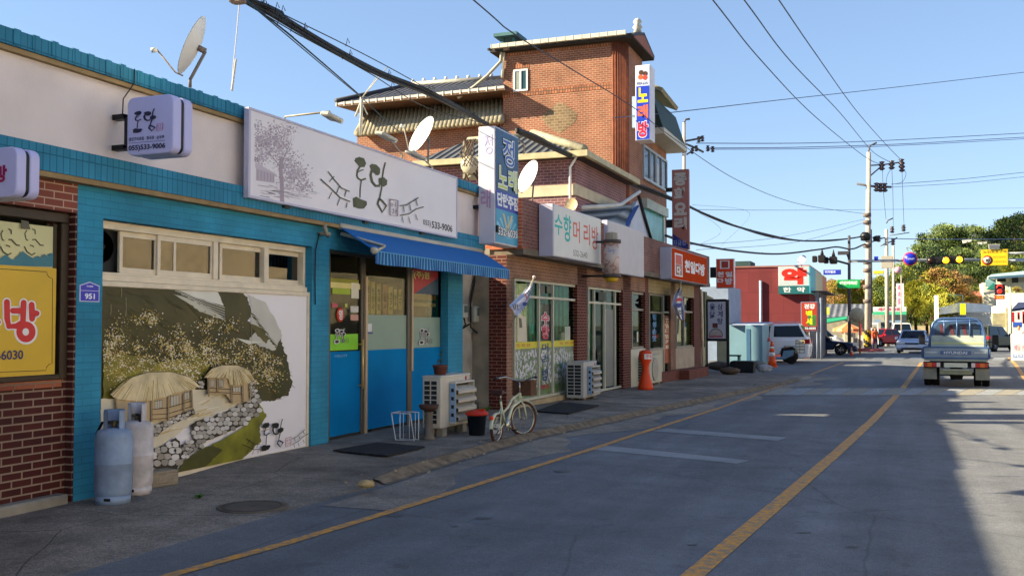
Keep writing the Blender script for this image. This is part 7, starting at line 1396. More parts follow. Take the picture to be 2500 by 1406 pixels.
# cab
cx0, cx1 = Lb_ + .1, Lb_ + 1.75; m = K.mb(M_tb)
sec = [(-.8, .55), (-.8, 1.1), (-.78, 1.35), (-.7, 1.75), (-.6, 1.9), (-.45, 1.95), (.45, 1.95), (.6, 1.9), (.7, 1.75), (.78, 1.35), (.8, 1.1), (.8, .55)]
m.prism(sec, cx0, cx1 - .3, 'x'); m.add([(cx1 - .3, y, z) for y, z in sec] + [(cx1 + (0 if z < 1.2 else -.25), y * .96, min(z, 1.85)) for y, z in sec], [(i, (i + 1) % 12, 12 + (i + 1) % 12, 12 + i) for i in range(12)] + [tuple(range(12, 24))]); m.build('cab', bev=.03, seg=2)
m = K.mb(mat('33465c', .1, .25, 1.5)); wsec = [(-.66, 1.28), (-.62, 1.68), (-.5, 1.8), (.5, 1.8), (.62, 1.68), (.66, 1.28)]; m.prism(wsec, cx0 - .015, cx0 - .002, 'x'); rw = m.build('rear_window')
m = K.mb(mat('5a2c34', .7, .2)); 
for y in (-.3, .05, .33): m.slab((cx0 - .02, y, 1.3), (cx0 - .02, y + .1, 1.3), (cx0 - .02, y + .17, 1.74), (cx0 - .02, y + .09, 1.74), .004)
m.build('seat_reflection', rw)
# headboard guard behind the cab: rails and lower panel
m = K.mb(M_bed); gx = Lb_ - .08; m.box(gx, gx + .03, -.74, .74, zb_ + .02, 1.42); m.box(gx - .01, gx, -.74, .74, 1.16, 1.2, mat('c0c480', .5, .1)); m.build('headboard')
m = K.mb(M_tb); P = [(-.8, zb_), (-.78, 1.35), (-.68, 1.78), (-.56, 1.9), (-.4, 1.94), (.4, 1.94), (.56, 1.9), (.68, 1.78), (.78, 1.35), (.8, zb_)]; m.tube([(gx - .02, y, z) for y, z in P], .032); m.tube([(gx - .02, -.6, 1.85), (gx - .02, .6, 1.85)], .02)
for y in (-.36, 0, .36): m.tube([(gx - .02, y, 1.4), (gx - .02, y, 1.93)], .022)
m.build('guard_frame')
# chassis, lights, plate, bumper, mudguards, wheels
m = K.mb(mat('2a2a2c', .7, .2)); m.box(.02, Lb_ + 1.2, -.38, -.28, .52, .7); m.box(.02, Lb_ + 1.2, .28, .38, .52, .7); m.box(.02, .1, -hw + .1, hw - .1, .6, .7); m.lathe([(.001, -.2), (.19, -.15), (.2, .15), (.001, .2)], (.75, 0, .36), None, 16, 'y'); m.tube([(.75, -.75, .33), (.75, .75, .33)], .05); m.build('chassis')
m = K.mb(mat('8c8f74', .6, .2)); m.box(-.02, .06, -.42, .42, .34, .5); m.box(-.04, -.02, -.34, .34, .46, .49, mat('b4b4a0', .5, 0)); m.build('bumper', bev=.02)
m = K.mb(mat('c8cbb8', .4, .05)); m.box(-.05, -.03, -.3, .3, .55, .67); pl = m.build('number_plate')
for s in (-1, 1):
    m = K.mb(M_black); m.box(-.03, .06, s * .38, s * .84, .53, .7); o = m.build('light_housing', bev=.01)
    for a, b_, c_ in ((.4, .5, 'd0c4c0'), (.5, .62, 'b83030'), (.62, .74, 'd06a28'), (.74, .82, 'b04030')): m = K.mb(mat(c_, .25, 0)); m.box(-.045, -.03, s * a, s * (b_ - .004), .555, .675); m.build('lens', o)
    m = K.mb(mat('86867a', .7, .3)); m.box(.1, .13, s * .5, s * .86, .2, .52); m.build('mudflap')
    m = K.mb(M_rub)
    for dy in (.0, -.21): m.lathe([(.14, -.09), (.27, -.1), (.29, -.07), (.29, .07), (.27, .1), (.14, .1)], (.75, s * (.76 + dy), .29), None, 24, 'y')
    w_ = m.build('rear_wheel'); m = K.mb(M_rub); m.lathe([(.14, -.09), (.27, -.1), (.29, -.07), (.29, .07), (.27, .1), (.14, .1)], (cx1 - .5, s * .74, .29), None, 24, 'y'); m.build('front_wheel')
    m = K.mb(M_black); m.slab((cx1 - .35, s * .98, 1.12), (cx1 - .35, s * 1.16, 1.12), (cx1 - .35, s * 1.16, 1.42), (cx1 - .35, s * .98, 1.42), .06); m.tube([(cx1 - .3, s * .78, 1.2), (cx1 - .32, s * 1.0, 1.2)], .018); m.build('wing_mirror', bev=.02)
# ---------------- scooter with crate, cone, bollard ----------------
fr, b = place(1898, 893, 44.5, 270 - 5); K = Th('motor_scooter', 'pale blue motor scooter with a rear crate in front of the white SUV', 'scooter', fr, b); z = b[2]
m = K.mb(mat('5f7f98', .35, .1)); m.prism([(.55, z + .3), (.62, z + .75), (.5, z + .95), (.42, z + .9), (.4, z + .35), (-.2, z + .32), (-.25, z + .6), (-.75, z + .65), (-.7, z + .4), (-.3, z + .2), (.3, z + .2)], -.16, .16, 'y'); m.build('body', bev=.04, seg=2)
m = K.mb(M_black); m.prism([(-.75, z + .66), (-.2, z + .62), (-.15, z + .7), (-.72, z + .75)], -.14, .14, 'y'); m.build('saddle', bev=.03)
for x in (.62, -.6): m = K.mb(M_rub); m.lathe([(.12, -.05), (.22, -.05), (.24, 0), (.22, .05), (.12, .05)], (x, 0, z + .24), None, 20, 'y'); m.build('wheel')
m = K.mb(mat('b02c34', .4, .1)); m.lathe([(.001, .0), (.16, .0), (.18, .08), (.12, .16), (.001, .18)], (.46, 0, z + 1.02), None, 16); m.build('headlight_cowl')
m = K.mb(M_steel); m.tube([(.4, -.34, z + 1.05), (.5, 0, z + .95), (.4, .34, z + 1.05)], .018); m.tube([(.4, -.3, z + 1.05), (.36, -.34, z + 1.25)], .01); m.lathe([(.001, 0), (.07, 0), (.06, .03), (.001, .03)], (.34, -.36, z + 1.24), None, 12, 'x'); m.build('handlebar')
m = K.mb(mat('9aa4a0', .6, .1)); m.box(-.98, -.3, -.22, .22, z + .78, z + .82); m.build('rack')
m = K.mb(mat('a89f78', .7, .2)); 
a_, b_ = -1.18, -.78
for k in range(5): zz = z + .5 + k * .13; m.box(a_, b_, -.2, .2, zz, zz + .03) if k == 0 else (m.box(a_, b_, -.2, -.18, zz, zz + .06), m.box(a_, b_, .18, .2, zz, zz + .06), m.box(a_, a_ + .02, -.18, .18, zz, zz + .06), m.box(b_ - .02, b_, -.18, .18, zz, zz + .06))
for x in (a_, (a_ + b_) / 2, b_ - .03):
    for y in (-.2, .18): m.box(x, x + .03, y, y + .02, z + .5, z + 1.08)
m.build('crate')
m = K.mb(mat('b98f94', .8, .2)); m.prism([(.75, z + .15), (.95, z + .55), (.7, z + .85), (.4, z + .8), (.35, z + .2)], -.22, .22, 'y'); m.build('leg_cover', bev=.08, seg=2)
def cone(label, px, pyb, yt, wpx, Zc=None):
    c = G(px, pyb); Z = (c - CP).dot(CFW) if Zc is None else Zc; c = at(px, pyb, Z) if Zc else c; H = at(px, yt, Z).z - c.z; r = wpx / 2 / FL * Z; K = Th('traffic_cone', label, 'traffic cone', W0, tuple(c))
    m = K.mb(); oc, wc = mat('d2501c', .5, .12), mat('d0d0cc', .5, .1); R0 = r * .86; f = lambda t: R0 + (r * .2 - R0) * t
    m.lathe([(.001, 0), (r, 0), (r, H * .03), (R0, H * .05)], c, oc, 22)
    for a, b2, mm in ((.05, .42, oc), (.42, .58, wc), (.58, .72, oc), (.72, .8, wc), (.8, 1, oc)): m.lathe([(f(a), H * a), (f(b2), H * b2)], c, mm, 22)
    m.build('body'); return K
cone('orange traffic cone with white bands beside the scooter', 1885, 896, 833, 27)
cone('small orange marker post at the road edge before the crossing', 2079, 868, 846, 9)
# ================= pharmacy side =================
def yb(px, Z): return at(px, 790, Z).y
def blk(m, x0, x1, yt, yb_, Z, dep, mm=None, d=0):      # camera-facing block measured in the photograph at distance Z
    Y = at((x0 + x1) / 2, 790, Z).y + d; a = W0.hit(x0, yt, Y); b = W0.hit(x1, yb_, Y); m.box(a[0], b[0], Y, Y + dep, b[1], a[1], mm); return a[0], b[0], Y, b[1], a[1]
Yq = yb(1985, 52); xq = W0.hit(1975, 700, Yq)[0]; xq0 = W0.hit(1774, 700, Yq)[0]; zq = W0.hit(1900, 652, Yq)[1]
PB = Th('pharmacy_building', 'dark red single storey building with the pharmacy sign on its corner', 'building', W0, (xq, Yq, gz(Yq)))
mq = brick('dark_red_render', '6c2a2e', '64262a', '5a2024', 1.2, 1.1, .01, nv=.12); m = PB.mb(mq); m.box(xq0, xq, Yq, Yq + 9, -.4, zq); m.build('wall')
m = PB.mb(mat('8a5a54', .7, .1)); m.box(xq0 - .05, xq + .05, Yq - .05, Yq + 9, zq, zq + .08); m.build('roof_edge')
m = PB.mb(mat('8fa4bc', .5, .1)); p = W0.hit(1856.5, 685, Yq - .1); p2 = W0.hit(1856, 800, Yq - .1); m.tube([(p[0], Yq - .1, p[1]), (p[0], Yq - .1, -.2)], .07); m.build('drain_pipe')
m = PB.mb(mat('2c4648', .7, .2)); blk(m, 1795, 1832, 638, 652, 54, 2); m.build('roof_hatch')
m = PB.mb(mat('7c7f8c', .5, .2)); FQ = Fr(xq, 0, 0)
for k in range(5): yk = Yq + .4 + k * 1.1; m.box(xq, xq + .05, yk, yk + .12, -.3, zq - 1.9); m.box(xq + .3, xq + .45, Yq + .2 + k * 1.7, Yq + .35 + k * 1.7, -.3, zq - 1.3)
m.box(xq, xq + .03, Yq + .4, Yq + 5.5, -.3, zq - 1.9, mat('55585f', .4, .3)); m.build('shutter')
m = PB.mb(mat('57545c', .8, .1)); m.box(xq, xq + .9, Yq + .0, Yq + 8, zq - 1.32, zq - 1.28); m.build('soffit')
# pharmacy sign wraps the corner
Yz = Yq - .35; a = W0.hit(1900, 651, Yz); b = W0.hit(1976, 717, Yz); PS = Th('pharmacy_sign', 'large white and green pharmacy sign with red lettering wrapped round the corner', 'shop sign', W0, (a[0], Yz, b[1])); w, h = b[0] - a[0], a[1] - b[1]
m = PS.mb(mat('a9b4b8', .5, .06)); m.box(a[0], b[0], Yz, Yz + .34, b[1] + h * .29, a[1]); o = m.build('front_face', bev=.01); m = PS.mb(mat('1c5c60', .5, .08)); m.box(a[0], b[0], Yz, Yz + .34, b[1], b[1] + h * .288); m.build('lower_band')
m = PS.mb(mat('c8281c', .45, 0)); text(m, '약', m.cur, a[0] + w * .1, a[0] + w * .92, b[1] + h * .34, b[1] + h * .95, Yz - .006, bold=.07); text(m, '한  약', M_white, a[0] + w * .15, a[0] + w * .86, b[1] + h * .06, b[1] + h * .24, Yz - .006, bold=.02); m.build('lettering', o)
FZ = Fr(b[0], 0, 0); L2 = FZ.hit(2016, 690, 0)[0]; seg = [Yz, Yz + (L2 - Yz) * .28, Yz + (L2 - Yz) * .7, L2]
for (y0, y1, c, nm) in ((seg[0], seg[1], '3a9cb0', 'teal_panel'), (seg[1], seg[2], 'b8a888', 'beige_panel'), (seg[2], seg[3], 'b85034', 'orange_panel')): m = PS.mb(mat(c, .5, .08)); m.box(b[0] - .5, b[0] + .05, y0 + .002, y1, b[1] + .02, a[1] - .01); m.build(nm)
dish('small grey dish on top of the pharmacy sign', 1957, 635, 50, 13, 60, .6, at(1957, 652, 50), None, '9aa4c4')
# poster sign on legs
th, f, x0, x1, z0, z1, y = facesign('health_sign', 'red and green framed advertising sign standing before the pharmacy corner', 1955, 1996, 737, 808, 51.2, .15, '6a7890', '9c3424'); w, h = x1 - x0, z1 - z0
m = th.mb(mat('3a6a34', .5, .3, 3)); m.box(x0 + w * .4, x1 - w * .1, y - .0065, y - .0045, z0 + h * .18, z0 + h * .55); m.box(x0 + w * .06, x1 - w * .06, y - .007, y - .0045, z0 + h * .04, z0 + h * .15, mat('1c2440', .5, 0)); text(m, '건강', M_white, x0 + w * .2, x1 - w * .15, z0 + h * .76, z0 + h * .93, y - .009, bold=.04)
vtext(m, '백세', mat('b8c020', .5, 0), x0 + w * .3, x0 + w * .68, z0 + h * .2, z0 + h * .72, y - .01, bold=.04); text(m, '532-0255', M_white, x0 + w * .12, x1 - w * .12, z0 + h * .06, z0 + h * .13, y - .01, bold=.03); m.build('lettering', f)
m = th.mb(mat('6a7486', .5, .1)); gq = gz(y) - .05
for x in (x0 + .05, (x0 + x1) / 2, x1 - .05): m.tube([(x, y + .08, z0), (x, y + .08, gq)], .04)
m.tube([(x1 + .15, y + .1, gq), (x1 + .15, y + .1, z1 + .2)], .06); m.build('leg')
# samgyetang sign
th, f, x0, x1, z0, z1, y = facesign('chicken_soup_sign', 'white menu sign with dark blue brush lettering and a soup bowl in a black frame', 1726, 1773, 735, 828, 36, .1, '1c1a22', 'aab0c0'); w, h = x1 - x0, z1 - z0
m = th.mb(mat('28305c', .5, 0)); vtext(m, '삼계탕', m.cur, x0 + w * .54, x0 + w * .82, z0 + h * .38, z0 + h * .94, y - .006, bold=.02); vtext(m, '옻닭', m.cur, x0 + w * .14, x0 + w * .42, z0 + h * .54, z0 + h * .94, y - .006, bold=.02)
bw = mat('6c6e70', .5, .2, 6); m.add([(x0 + w * (.45 + .38 * cos(k * pi / 12)), y - .006, z0 + h * (.08 + .21 * sin(k * pi / 12))) for k in range(13)], [tuple(range(13))], bw); m.add([(x0 + w * (.45 + .33 * cos(k * pi / 12)), y - .007, z0 + h * (.08 + .18 * sin(k * pi / 12))) for k in range(13)], [tuple(range(13))], mat('a49c9c', .5, .2, 9)); m.box(x0 + w * .1, x0 + w * .8, y - .008, y - .0045, z0 + h * .045, z0 + h * .1, mat('a0606c', .5, .2)); m.box(x0 + w * .28, x0 + w * .55, y - .0075, y - .0045, z0 + h * .3, z0 + h * .42, mat('5a2a2c', .5, .4, 8)); m.build('lettering', f)
m = th.mb(mat('221c20', .5, .1)); gq = gz(y) - .05
m.box(x0 - .04, x0 + .01, y + .02, y + .08, gq, z1 + .05); m.box(x1 - .01, x1 + .09, y + .02, y + .1, gq, z1 + .05); m.box(x0, x1, y + .02, y + .08, z1 + .0, z1 + .07); m.box(x0, x1, y + .02, y + .08, z0 - .07, z0); m.build('leg')
# blue grey booth, walls, bench, trough, rubble
BT = Th('blue_grey_booth', 'blue grey sheet metal booth with a darker corner strip left of the scooter', 'booth', W0, tuple(G(1800, 895)))
m = BT.mb(mat('6f93a6', .5, .08, 1.5)); a = blk(m, 1778, 1862, 793, 893, 43, 2.5); m.build('panel', bev=.01); m = BT.mb(mat('3f6588', .5, .1)); blk(m, 1822, 1832, 803, 890, 43, .05, None, -.06); m.build('corner_strip')
m = BT.mb(mat('a9b6c8', .5, .1)); p = [at(1785, 793, 43), at(1862, 793, 43), at(1890, 786, 47), at(1800, 787, 47)]; m.slab(*p, .05); m.build('roof_sheet')
WL = Th('pale_shed', 'pale blue grey shed wall and white door behind the chicken soup sign', 'shed', W0, tuple(G(1745, 905))); m = WL.mb(mat('7f8ea8', .7, .15)); blk(m, 1712, 1779, 700, 880, 44.5, 4); m.build('wall'); m = WL.mb(mat('a3a890', .6, .15)); blk(m, 1750, 1774, 830, 893, 40, .1); m.build('door'); m = WL.mb(mat('5c6248', .8, .3)); blk(m, 1708, 1722, 712, 905, 38.5, .5); m.build('post'); m = WL.mb(mat('b4ad94', .7, .2)); m.slab(at(1718, 716, 40), at(1742, 728, 40), at(1740, 735, 43), at(1716, 728, 43), .1); m.build('canopy')
c = G(1788, 886); BN = Th('bench', 'dark green bench in front of the blue grey booth', 'bench', W0, tuple(c)); m = BN.mb(mat('1c4a3c', .6, .2)); a = blk(m, 1750, 1806, 866, 870, 40.5, .5); m.build('seat'); 
for x in (a[0] + .05, a[1] - .1): m = BN.mb(mat('4c7a80', .6, .2)); m.box(x, x + .08, a[2] + .05, a[2] + .4, gz(a[2]) - .02, a[3]); m.build('leg')
c = G(1812, 911); TR = Th('black_trough', 'long black rubber trough on the ground below the booth', 'trough', W0, tuple(c)); m = TR.mb(mat('15181c', .7, .2)); Zt2 = (c - CP).dot(CFW); a = at(1782, 882, Zt2); b2 = at(1840, 910, Zt2); zt9 = a.z; 
m.prism([(a.x, b2.z), (b2.x, b2.z), (b2.x + .03, zt9 - .03), (b2.x, zt9), (a.x, zt9), (a.x - .03, zt9 - .03)], c.y, c.y + .6, 'y'); m.prism([(a.x + .04, zt9 + .001), (b2.x - .04, zt9 + .001), (b2.x - .04, zt9 + .012), (a.x + .04, zt9 + .012)], c.y + .05, c.y + .55, 'y', mat('2c3034', .5, .2)); m.build('trough', bev=.04, seg=2)
rn = random.Random(44)
def rock(label, px, py, s, col, seed, sq=.7):
    c = G(px, py, .05); rn = random.Random(seed); th = Th('stone', label, 'stone', W0, tuple(c)); m = th.mb(mat(col, .9, .3, 6, .5, 30)); vs = []; n = 9; L = 6
    for j in range(L + 1):
        t = j / L; 
        for k in range(n): a = 2 * pi * k / n; rr = s * math.sqrt(max(0, 1 - (2 * t - 1) ** 2)) * rn.uniform(.8, 1.15) + .001; vs.append(c + Vector((rr * cos(a), rr * sin(a) * .8, s * sq * t * 1.6)))
    m.add(vs, [(j * n + k, j * n + (k + 1) % n, (j + 1) * n + (k + 1) % n, (j + 1) * n + k) for j in range(L) for k in range(n)], None, True); m.build('stone')
rock('pale lump of concrete at the kerb end beyond the black trough', 1867, 910, .28, 'a4a8b0', 1); rock('broken pale block beside the black trough', 1851, 900, .3, '6f7474', 2); rock('brown boulder at the foot of the chicken soup sign', 1782, 915, .35, '5a4c42', 3, .5); rock('dark boulder under the chicken soup sign', 1755, 905, .5, '4a4640', 4, .45); rock('yellowish stone at the near end of the kerb', 893, 1192, .09, 'a8956c', 5, .6)
# ================= far side of the crossing =================
def bld(name, label, cat, px, Z, group=None): g = at(px, 800, Z); return Th(name, label, cat, W0, (g.x, g.y, gz(g.y)), group)
B = bld('corner_store', 'white corner store with a green striped signboard behind the utility poles', 'building', 2170, 108); m = B.mb(mat('9a9a92', .8, .2)); blk(m, 2128, 2214, 764, 850, 110, 8); m.build('wall')
m = B.mb(mat('c2c8c4', .5, .08)); a = blk(m, 2131, 2213, 749, 761, 109, .6); s_ = m.build('signboard'); m = B.mb(mat('3aa87c', .5, .05)); blk(m, 2131, 2213, 761, 768, 109, .6); m.build('green_stripe')
m = B.mb(mat('b04860', .5, 0)); text(m, '세계로마트', m.cur, a[0] + .5, a[1] - .6, a[3] + .1, a[4] - .1, a[2] - .02, bold=.04); m.build('lettering', s_)
m = B.mb(mat('3c4c54', .1, .3, 1)); blk(m, 2150, 2163, 786, 838, 109.5, .1); m.build('door'); m = B.mb(mat('7a96b4', .4, .1)); blk(m, 2134, 2150, 780, 786, 109, .5); blk(m, 2163, 2200, 782, 787, 109, .5); m.build('lintel'); m = B.mb(mat('2c343a', .2, .3, 1)); blk(m, 2166, 2200, 788, 820, 109.6, .1); m.build('window')
B = bld('vertical_banner_sign', 'tall white vertical sign with pink lettering on the corner store roof', 'shop sign', 2198, 106); m = B.mb(mat('c4ccd4', .5, .06)); a = blk(m, 2188, 2207, 692, 750, 106, .6); f = m.build('box'); m = B.mb(mat('b87090', .5, 0)); vtext(m, '세계로', m.cur, a[0] + .12, a[1] - .3, a[3] + .3, a[4] - .1, a[2] - .02, bold=.04); m.build('lettering', f); m = B.mb(M_grey); blk(m, 2196, 2200, 750, 764, 106, .2); m.build('post')
B = bld('grey_roof_shop', 'low shop with a ribbed grey roof and green awning left of the poles', 'building', 2045, 100); m = B.mb(mat('8a8474', .8, .2)); blk(m, 2010, 2112, 772, 850, 104, 6); m.build('wall')
m = B.mb(tiles('ribbed_grey_roof', '7a7c80', '4c4e52', .6)); p = [at(2008, 776, 100), at(2112, 768, 100), at(2112, 742, 106), at(2015, 742, 106)]; m.slab(*p, .2); m.build('roof')
m = B.mb(mat('1c8a5c', .6, .1)); p = [at(2014, 788, 92), at(2068, 778, 92), at(2068, 772, 98), at(2014, 778, 98)]; m.slab(*p, .1); m.build('awning'); 
B = bld('yellow_sign', 'small square yellow sign hanging beside the grey roofed shop', 'shop sign', 2018, 90); m = B.mb(mat('c8c048', .5, .08)); blk(m, 2009, 2025, 750, 768, 90, .2); m.build('box')
B = bld('market_parasol', 'orange and cream striped parasol over a stall behind the white sedan', 'parasol', 2070, 76); c = at(2070, 788, 76); m = B.mb(); n = 16
for k in range(n): a0, a1 = 2 * pi * k / n, 2 * pi * (k + 1) / n; R2 = 1.1; h_ = .45; m.add([c, c + Vector((R2 * cos(a0), R2 * sin(a0), -h_)), c + Vector((R2 * cos(a1), R2 * sin(a1), -h_)), c + Vector((R2 * cos(a1), R2 * sin(a1), -h_ - .2)), c + Vector((R2 * cos(a0), R2 * sin(a0), -h_ - .2))], [(0, 1, 2), (1, 4, 3, 2)], mat('d8703c', .6, .1) if k % 2 else mat('d8a878', .6, .1))
m.build('canopy'); m = B.mb(M_white); m.tube([c, Vector((c.x, c.y, gz(c.y)))], .04); m.build('pole')
B = bld('stall_wall', 'orange and cream panel stall under the striped parasol', 'stall', 2070, 78); m = B.mb(mat('c46a48', .7, .2, 2)); blk(m, 2050, 2092, 802, 812, 79, 1.2); m.build('valance'); m = B.mb(mat('b8b0a0', .7, .2)); blk(m, 2056, 2088, 812, 842, 80, 1); m.build('panel')
B = bld('utility_cabinet', 'beige roadside utility cabinet between the dark sedan and the crossing pole', 'cabinet', 2072, 63); m = B.mb(mat('a8a290', .6, .1)); blk(m, 2060, 2084, 812, 856, 63, .8); m.build('body', bev=.03); m = B.mb(mat('6f6a60', .6, .1)); blk(m, 2063, 2081, 811, 815, 62.9, .4, None, -.05); m.build('vent')
B = bld('street_banner_stand', 'red and white standing banner beside the tall utility pole', 'banner', 2100, 64); m = B.mb(mat('a01c28', .6, .1)); blk(m, 2097, 2103, 790, 818, 64, .1); m.build('banner'); m = B.mb(mat('c4beb8', .7, .15)); blk(m, 2094, 2108, 818, 848, 64, .8); m.build('base'); m = B.mb(mat('2c2c30', .6, .2)); blk(m, 2082, 2093, 826, 841, 64, .5); m.build('bin')
B = bld('phone_booth', 'white framed glass booth right of the striped pole guard', 'booth', 2134, 67); m = B.mb(M_white)
a = at(2125, 792, 67); b2 = at(2145, 850, 67); 
for x in (a.x, b2.x - .07):
    for y in (0, .8): m.box(x, x + .07, a.y + y, a.y + y + .07, gz(a.y), a.z)
m.box(a.x, b2.x, a.y, a.y + .87, a.z, a.z + .12); m.build('frame'); m = B.mb(mat('3a3c48', .6, .2)); m.box(a.x, b2.x, a.y, a.y + .87, gz(a.y), gz(a.y) + .45); m.build('base')
B = bld('traffic_island', 'low red kerb around the base of the tall utility pole', 'kerb', 2120, 66); c = at(2117, 853, 66); m = B.mb(mat('8a4a50', .8, .2)); m.lathe([(.001, 0), (1.1, 0), (1.05, .18), (.001, .2)], Vector((c.x, c.y, gz(c.y))), None, 20); m.build('ring')
# person in an orange top inside the booth area
def person(label, px, Z, H, top, leg, hair='1a1614', yaw=0, pyb=None):
    g = at(px, 800, Z); b = Vector((g.x, g.y, gz(g.y))); fr = Fr(b.x, b.y, yaw); th = Th('person', label, 'person', fr, (0, 0, 0)); th.e.location.z = b.z; s = H / 1.7
    J = [(0, 0, .95), (0, 0, 1.15), (0, 0, 1.36), (0, 0, 1.44), (0, 0, 1.5), (0, .17, 1.38), (.02, .22, 1.12), (.1, .22, .88), (.13, .22, .8), (0, -.17, 1.38), (.02, -.22, 1.12), (.08, -.22, .88), (.1, -.22, .8), (0, .09, .9), (.06, .1, .5), (-.02, .1, .08), (.12, .1, .04), (0, -.09, .9), (-.04, -.1, .5), (-.14, -.1, .1), (-.02, -.1, .04)]
    E = [(0, 1), (1, 2), (2, 3), (3, 4), (2, 5), (5, 6), (6, 7), (7, 8), (2, 9), (9, 10), (10, 11), (11, 12), (0, 13), (13, 14), (14, 15), (15, 16), (0, 17), (17, 18), (18, 19), (19, 20)]
    Rr = [.15, .13, .15, .065, .055, .075, .05, .036, .04, .075, .05, .036, .04, .095, .065, .045, .04, .095, .065, .045, .04]
    me = bpy.data.meshes.new('body'); me.from_pydata([Vector(j) * s for j in J], E, []); o = bpy.data.objects.new('body', me); COL.objects.link(o); bpy.context.view_layer.objects.active = o
    md = o.modifiers.new('skin', 'SKIN'); sv = me.skin_vertices[0].data if me.skin_vertices else None
    if sv is None:
        bm = bmesh.new(); bm.from_mesh(me); bm.verts.layers.skin.verify(); bm.to_mesh(me); bm.free(); sv = me.skin_vertices[0].data
    for i, r in enumerate(Rr): sv[i].radius = (r * s, r * s); sv[i].use_root = i == 0
    o.modifiers.new('sub', 'SUBSURF').levels = 1; o.modifiers['sub'].render_levels = 1; dg = bpy.context.evaluated_depsgraph_get(); nm = bpy.data.meshes.new_from_object(o.evaluated_get(dg)); bpy.data.objects.remove(o)
    for q in (mat(top, .8, .15), mat(leg, .8, .15), mat('b08468', .6, .05)): nm.materials.append(q)
    for p in nm.polygons: z = p.center.z / s; p.material_index = 2 if z > 1.43 or (z < .86 and abs(p.center.y) > .17 * s) else (0 if z > .93 or abs(p.center.y) > .17 * s else 1); p.use_smooth = True
    o = bpy.data.objects.new('body', nm); COL.objects.link(o); o.parent = th.e
    m = MB(th, mat('b08468', .6, .05)); m.lathe([(.001, 1.48 * s), (.05 * s, 1.49 * s), (.075 * s, 1.55 * s), (.08 * s, 1.61 * s), (.06 * s, 1.68 * s), (.001, 1.7 * s)], (0.02, 0, 0), None, 14); m.box(.085 * s, .11 * s, -.012 * s, .012 * s, 1.56 * s, 1.6 * s); m.build('head', bev=.004)
    m = MB(th, mat(hair, .7, .1)); m.lathe([(.088 * s, 1.6 * s), (.09 * s, 1.64 * s), (.07 * s, 1.7 * s), (.001, 1.725 * s)], (0, 0, 0), None, 14); m.box(-.09 * s, -.02 * s, -.07 * s, .07 * s, 1.54 * s, 1.64 * s); m.build('hair', bev=.01); return th
person('person in an orange top and navy trousers by the white framed booth', 2136, 65.5, 1.6, 'b8502c', '1c2440', yaw=150)
person('person with dark hair in a white top behind the white board at the right edge', 2487, 49.5, 1.72, 'c4c4c8', '3a3c48', yaw=185)
c = at(2490, 860, 48); K = Th('white_board_stand', 'white standing board with pink lettering and a blue lower band at the right edge', 'sign', W0, (c.x, c.y, gz(c.y)))
m = K.mb(mat('cfcccc', .6, .05)); a = blk(m, 2470, 2520, 815, 882, 48, .5); o = m.build('board', bev=.03); m = K.mb(mat('5a7ab8', .5, .05)); m.box(a[0] + .03, a[1], a[2] - .006, a[2] - .001, a[3] + .18, a[3] + .32); text(m, '배달 전문', mat('c88a98', .5, 0), a[0] + .1, a[0] + .7, a[3] + .5, a[3] + .8, a[2] - .006, bold=.02); text(m, '커피', M_white, a[0] + .06, a[0] + .5, a[3] + .19, a[3] + .31, a[2] - .008, bold=.02); m.build('lettering', o)
# right hand houses
B = bld('white_pillar', 'tall white pillar standing left of the truck cab', 'pillar', 2290, 100); m = B.mb(mat('dce0e0', .7, .1)); blk(m, 2281, 2292, 721, 800, 100, .5); m.build('shaft')
B = bld('white_house', 'white flat roofed house behind the truck with a yellow vertical sign', 'house', 2350, 112); mw = mat('e8e2d6', .8, .15)
m = B.mb(mw); blk(m, 2293, 2418, 748, 840, 114, 8); m.build('wall'); m = B.mb(mat('e6e2da', .8, .1)); p = [at(2292, 752, 110), at(2345, 738, 110), at(2420, 744, 110), at(2420, 762, 110), at(2345, 762, 110), at(2292, 768, 110)]; m.add([tuple(q) for q in p] + [tuple(q + Vector((0, 3, 0))) for q in p], [(0, 1, 2, 3, 4, 5), (0, 6, 7, 1), (1, 7, 8, 2), (3, 9, 10, 4), (4, 10, 11, 5)]); m.build('parapet')
m = B.mb(mat('3a3c34', .3, .3, 1)); 
for x in (2318, 2345, 2392): blk(m, x, x + 14, 772, 792, 113.9, .1)
m.build('window'); m = B.mb(mat('c8c818', .5, .05)); blk(m, 2344, 2358, 741, 768, 109, .3); m.build('yellow_sign')
m = B.mb(mat('7a8c88', .5, .1)); P = [at(x, 720, 112) for x in (2312, 2330, 2350)]; [m.tube([p, p - Vector((0, 0, 1.2))], .05) for p in P]; m.tube([P[0], P[-1]], .05); m.build('railing')
B = bld('terracotta_roof_house', 'house with a brick red roof and green shutters above the white house', 'house', 2370, 128); m = B.mb(mat('a8a294', .8, .2)); blk(m, 2335, 2425, 722, 800, 128, 8); m.build('wall'); m = B.mb(tiles('terracotta_tile', 'a06050', '7a4438', .5)); p = [at(2330, 724, 126), at(2428, 722, 126), at(2420, 706, 132), at(2342, 708, 132)]; m.slab(*p, .3); m.build('roof')
m = B.mb(mat('3f8a5c', .5, .2)); blk(m, 2384, 2402, 726, 744, 127.9, .1); m.build('shutter'); m = B.mb(mat('3a342c', .4, .3)); blk(m, 2348, 2376, 730, 746, 127.9, .1); m.build('window')
B = bld('hillside_villa', 'two storey cream house with a glass balcony and pale blue roof on the right', 'house', 2460, 122); m = B.mb(mat('e4dcc4', .8, .1)); blk(m, 2400, 2560, 690, 850, 124, 10); blk(m, 2418, 2560, 672, 692, 125, 9); m.build('wall')
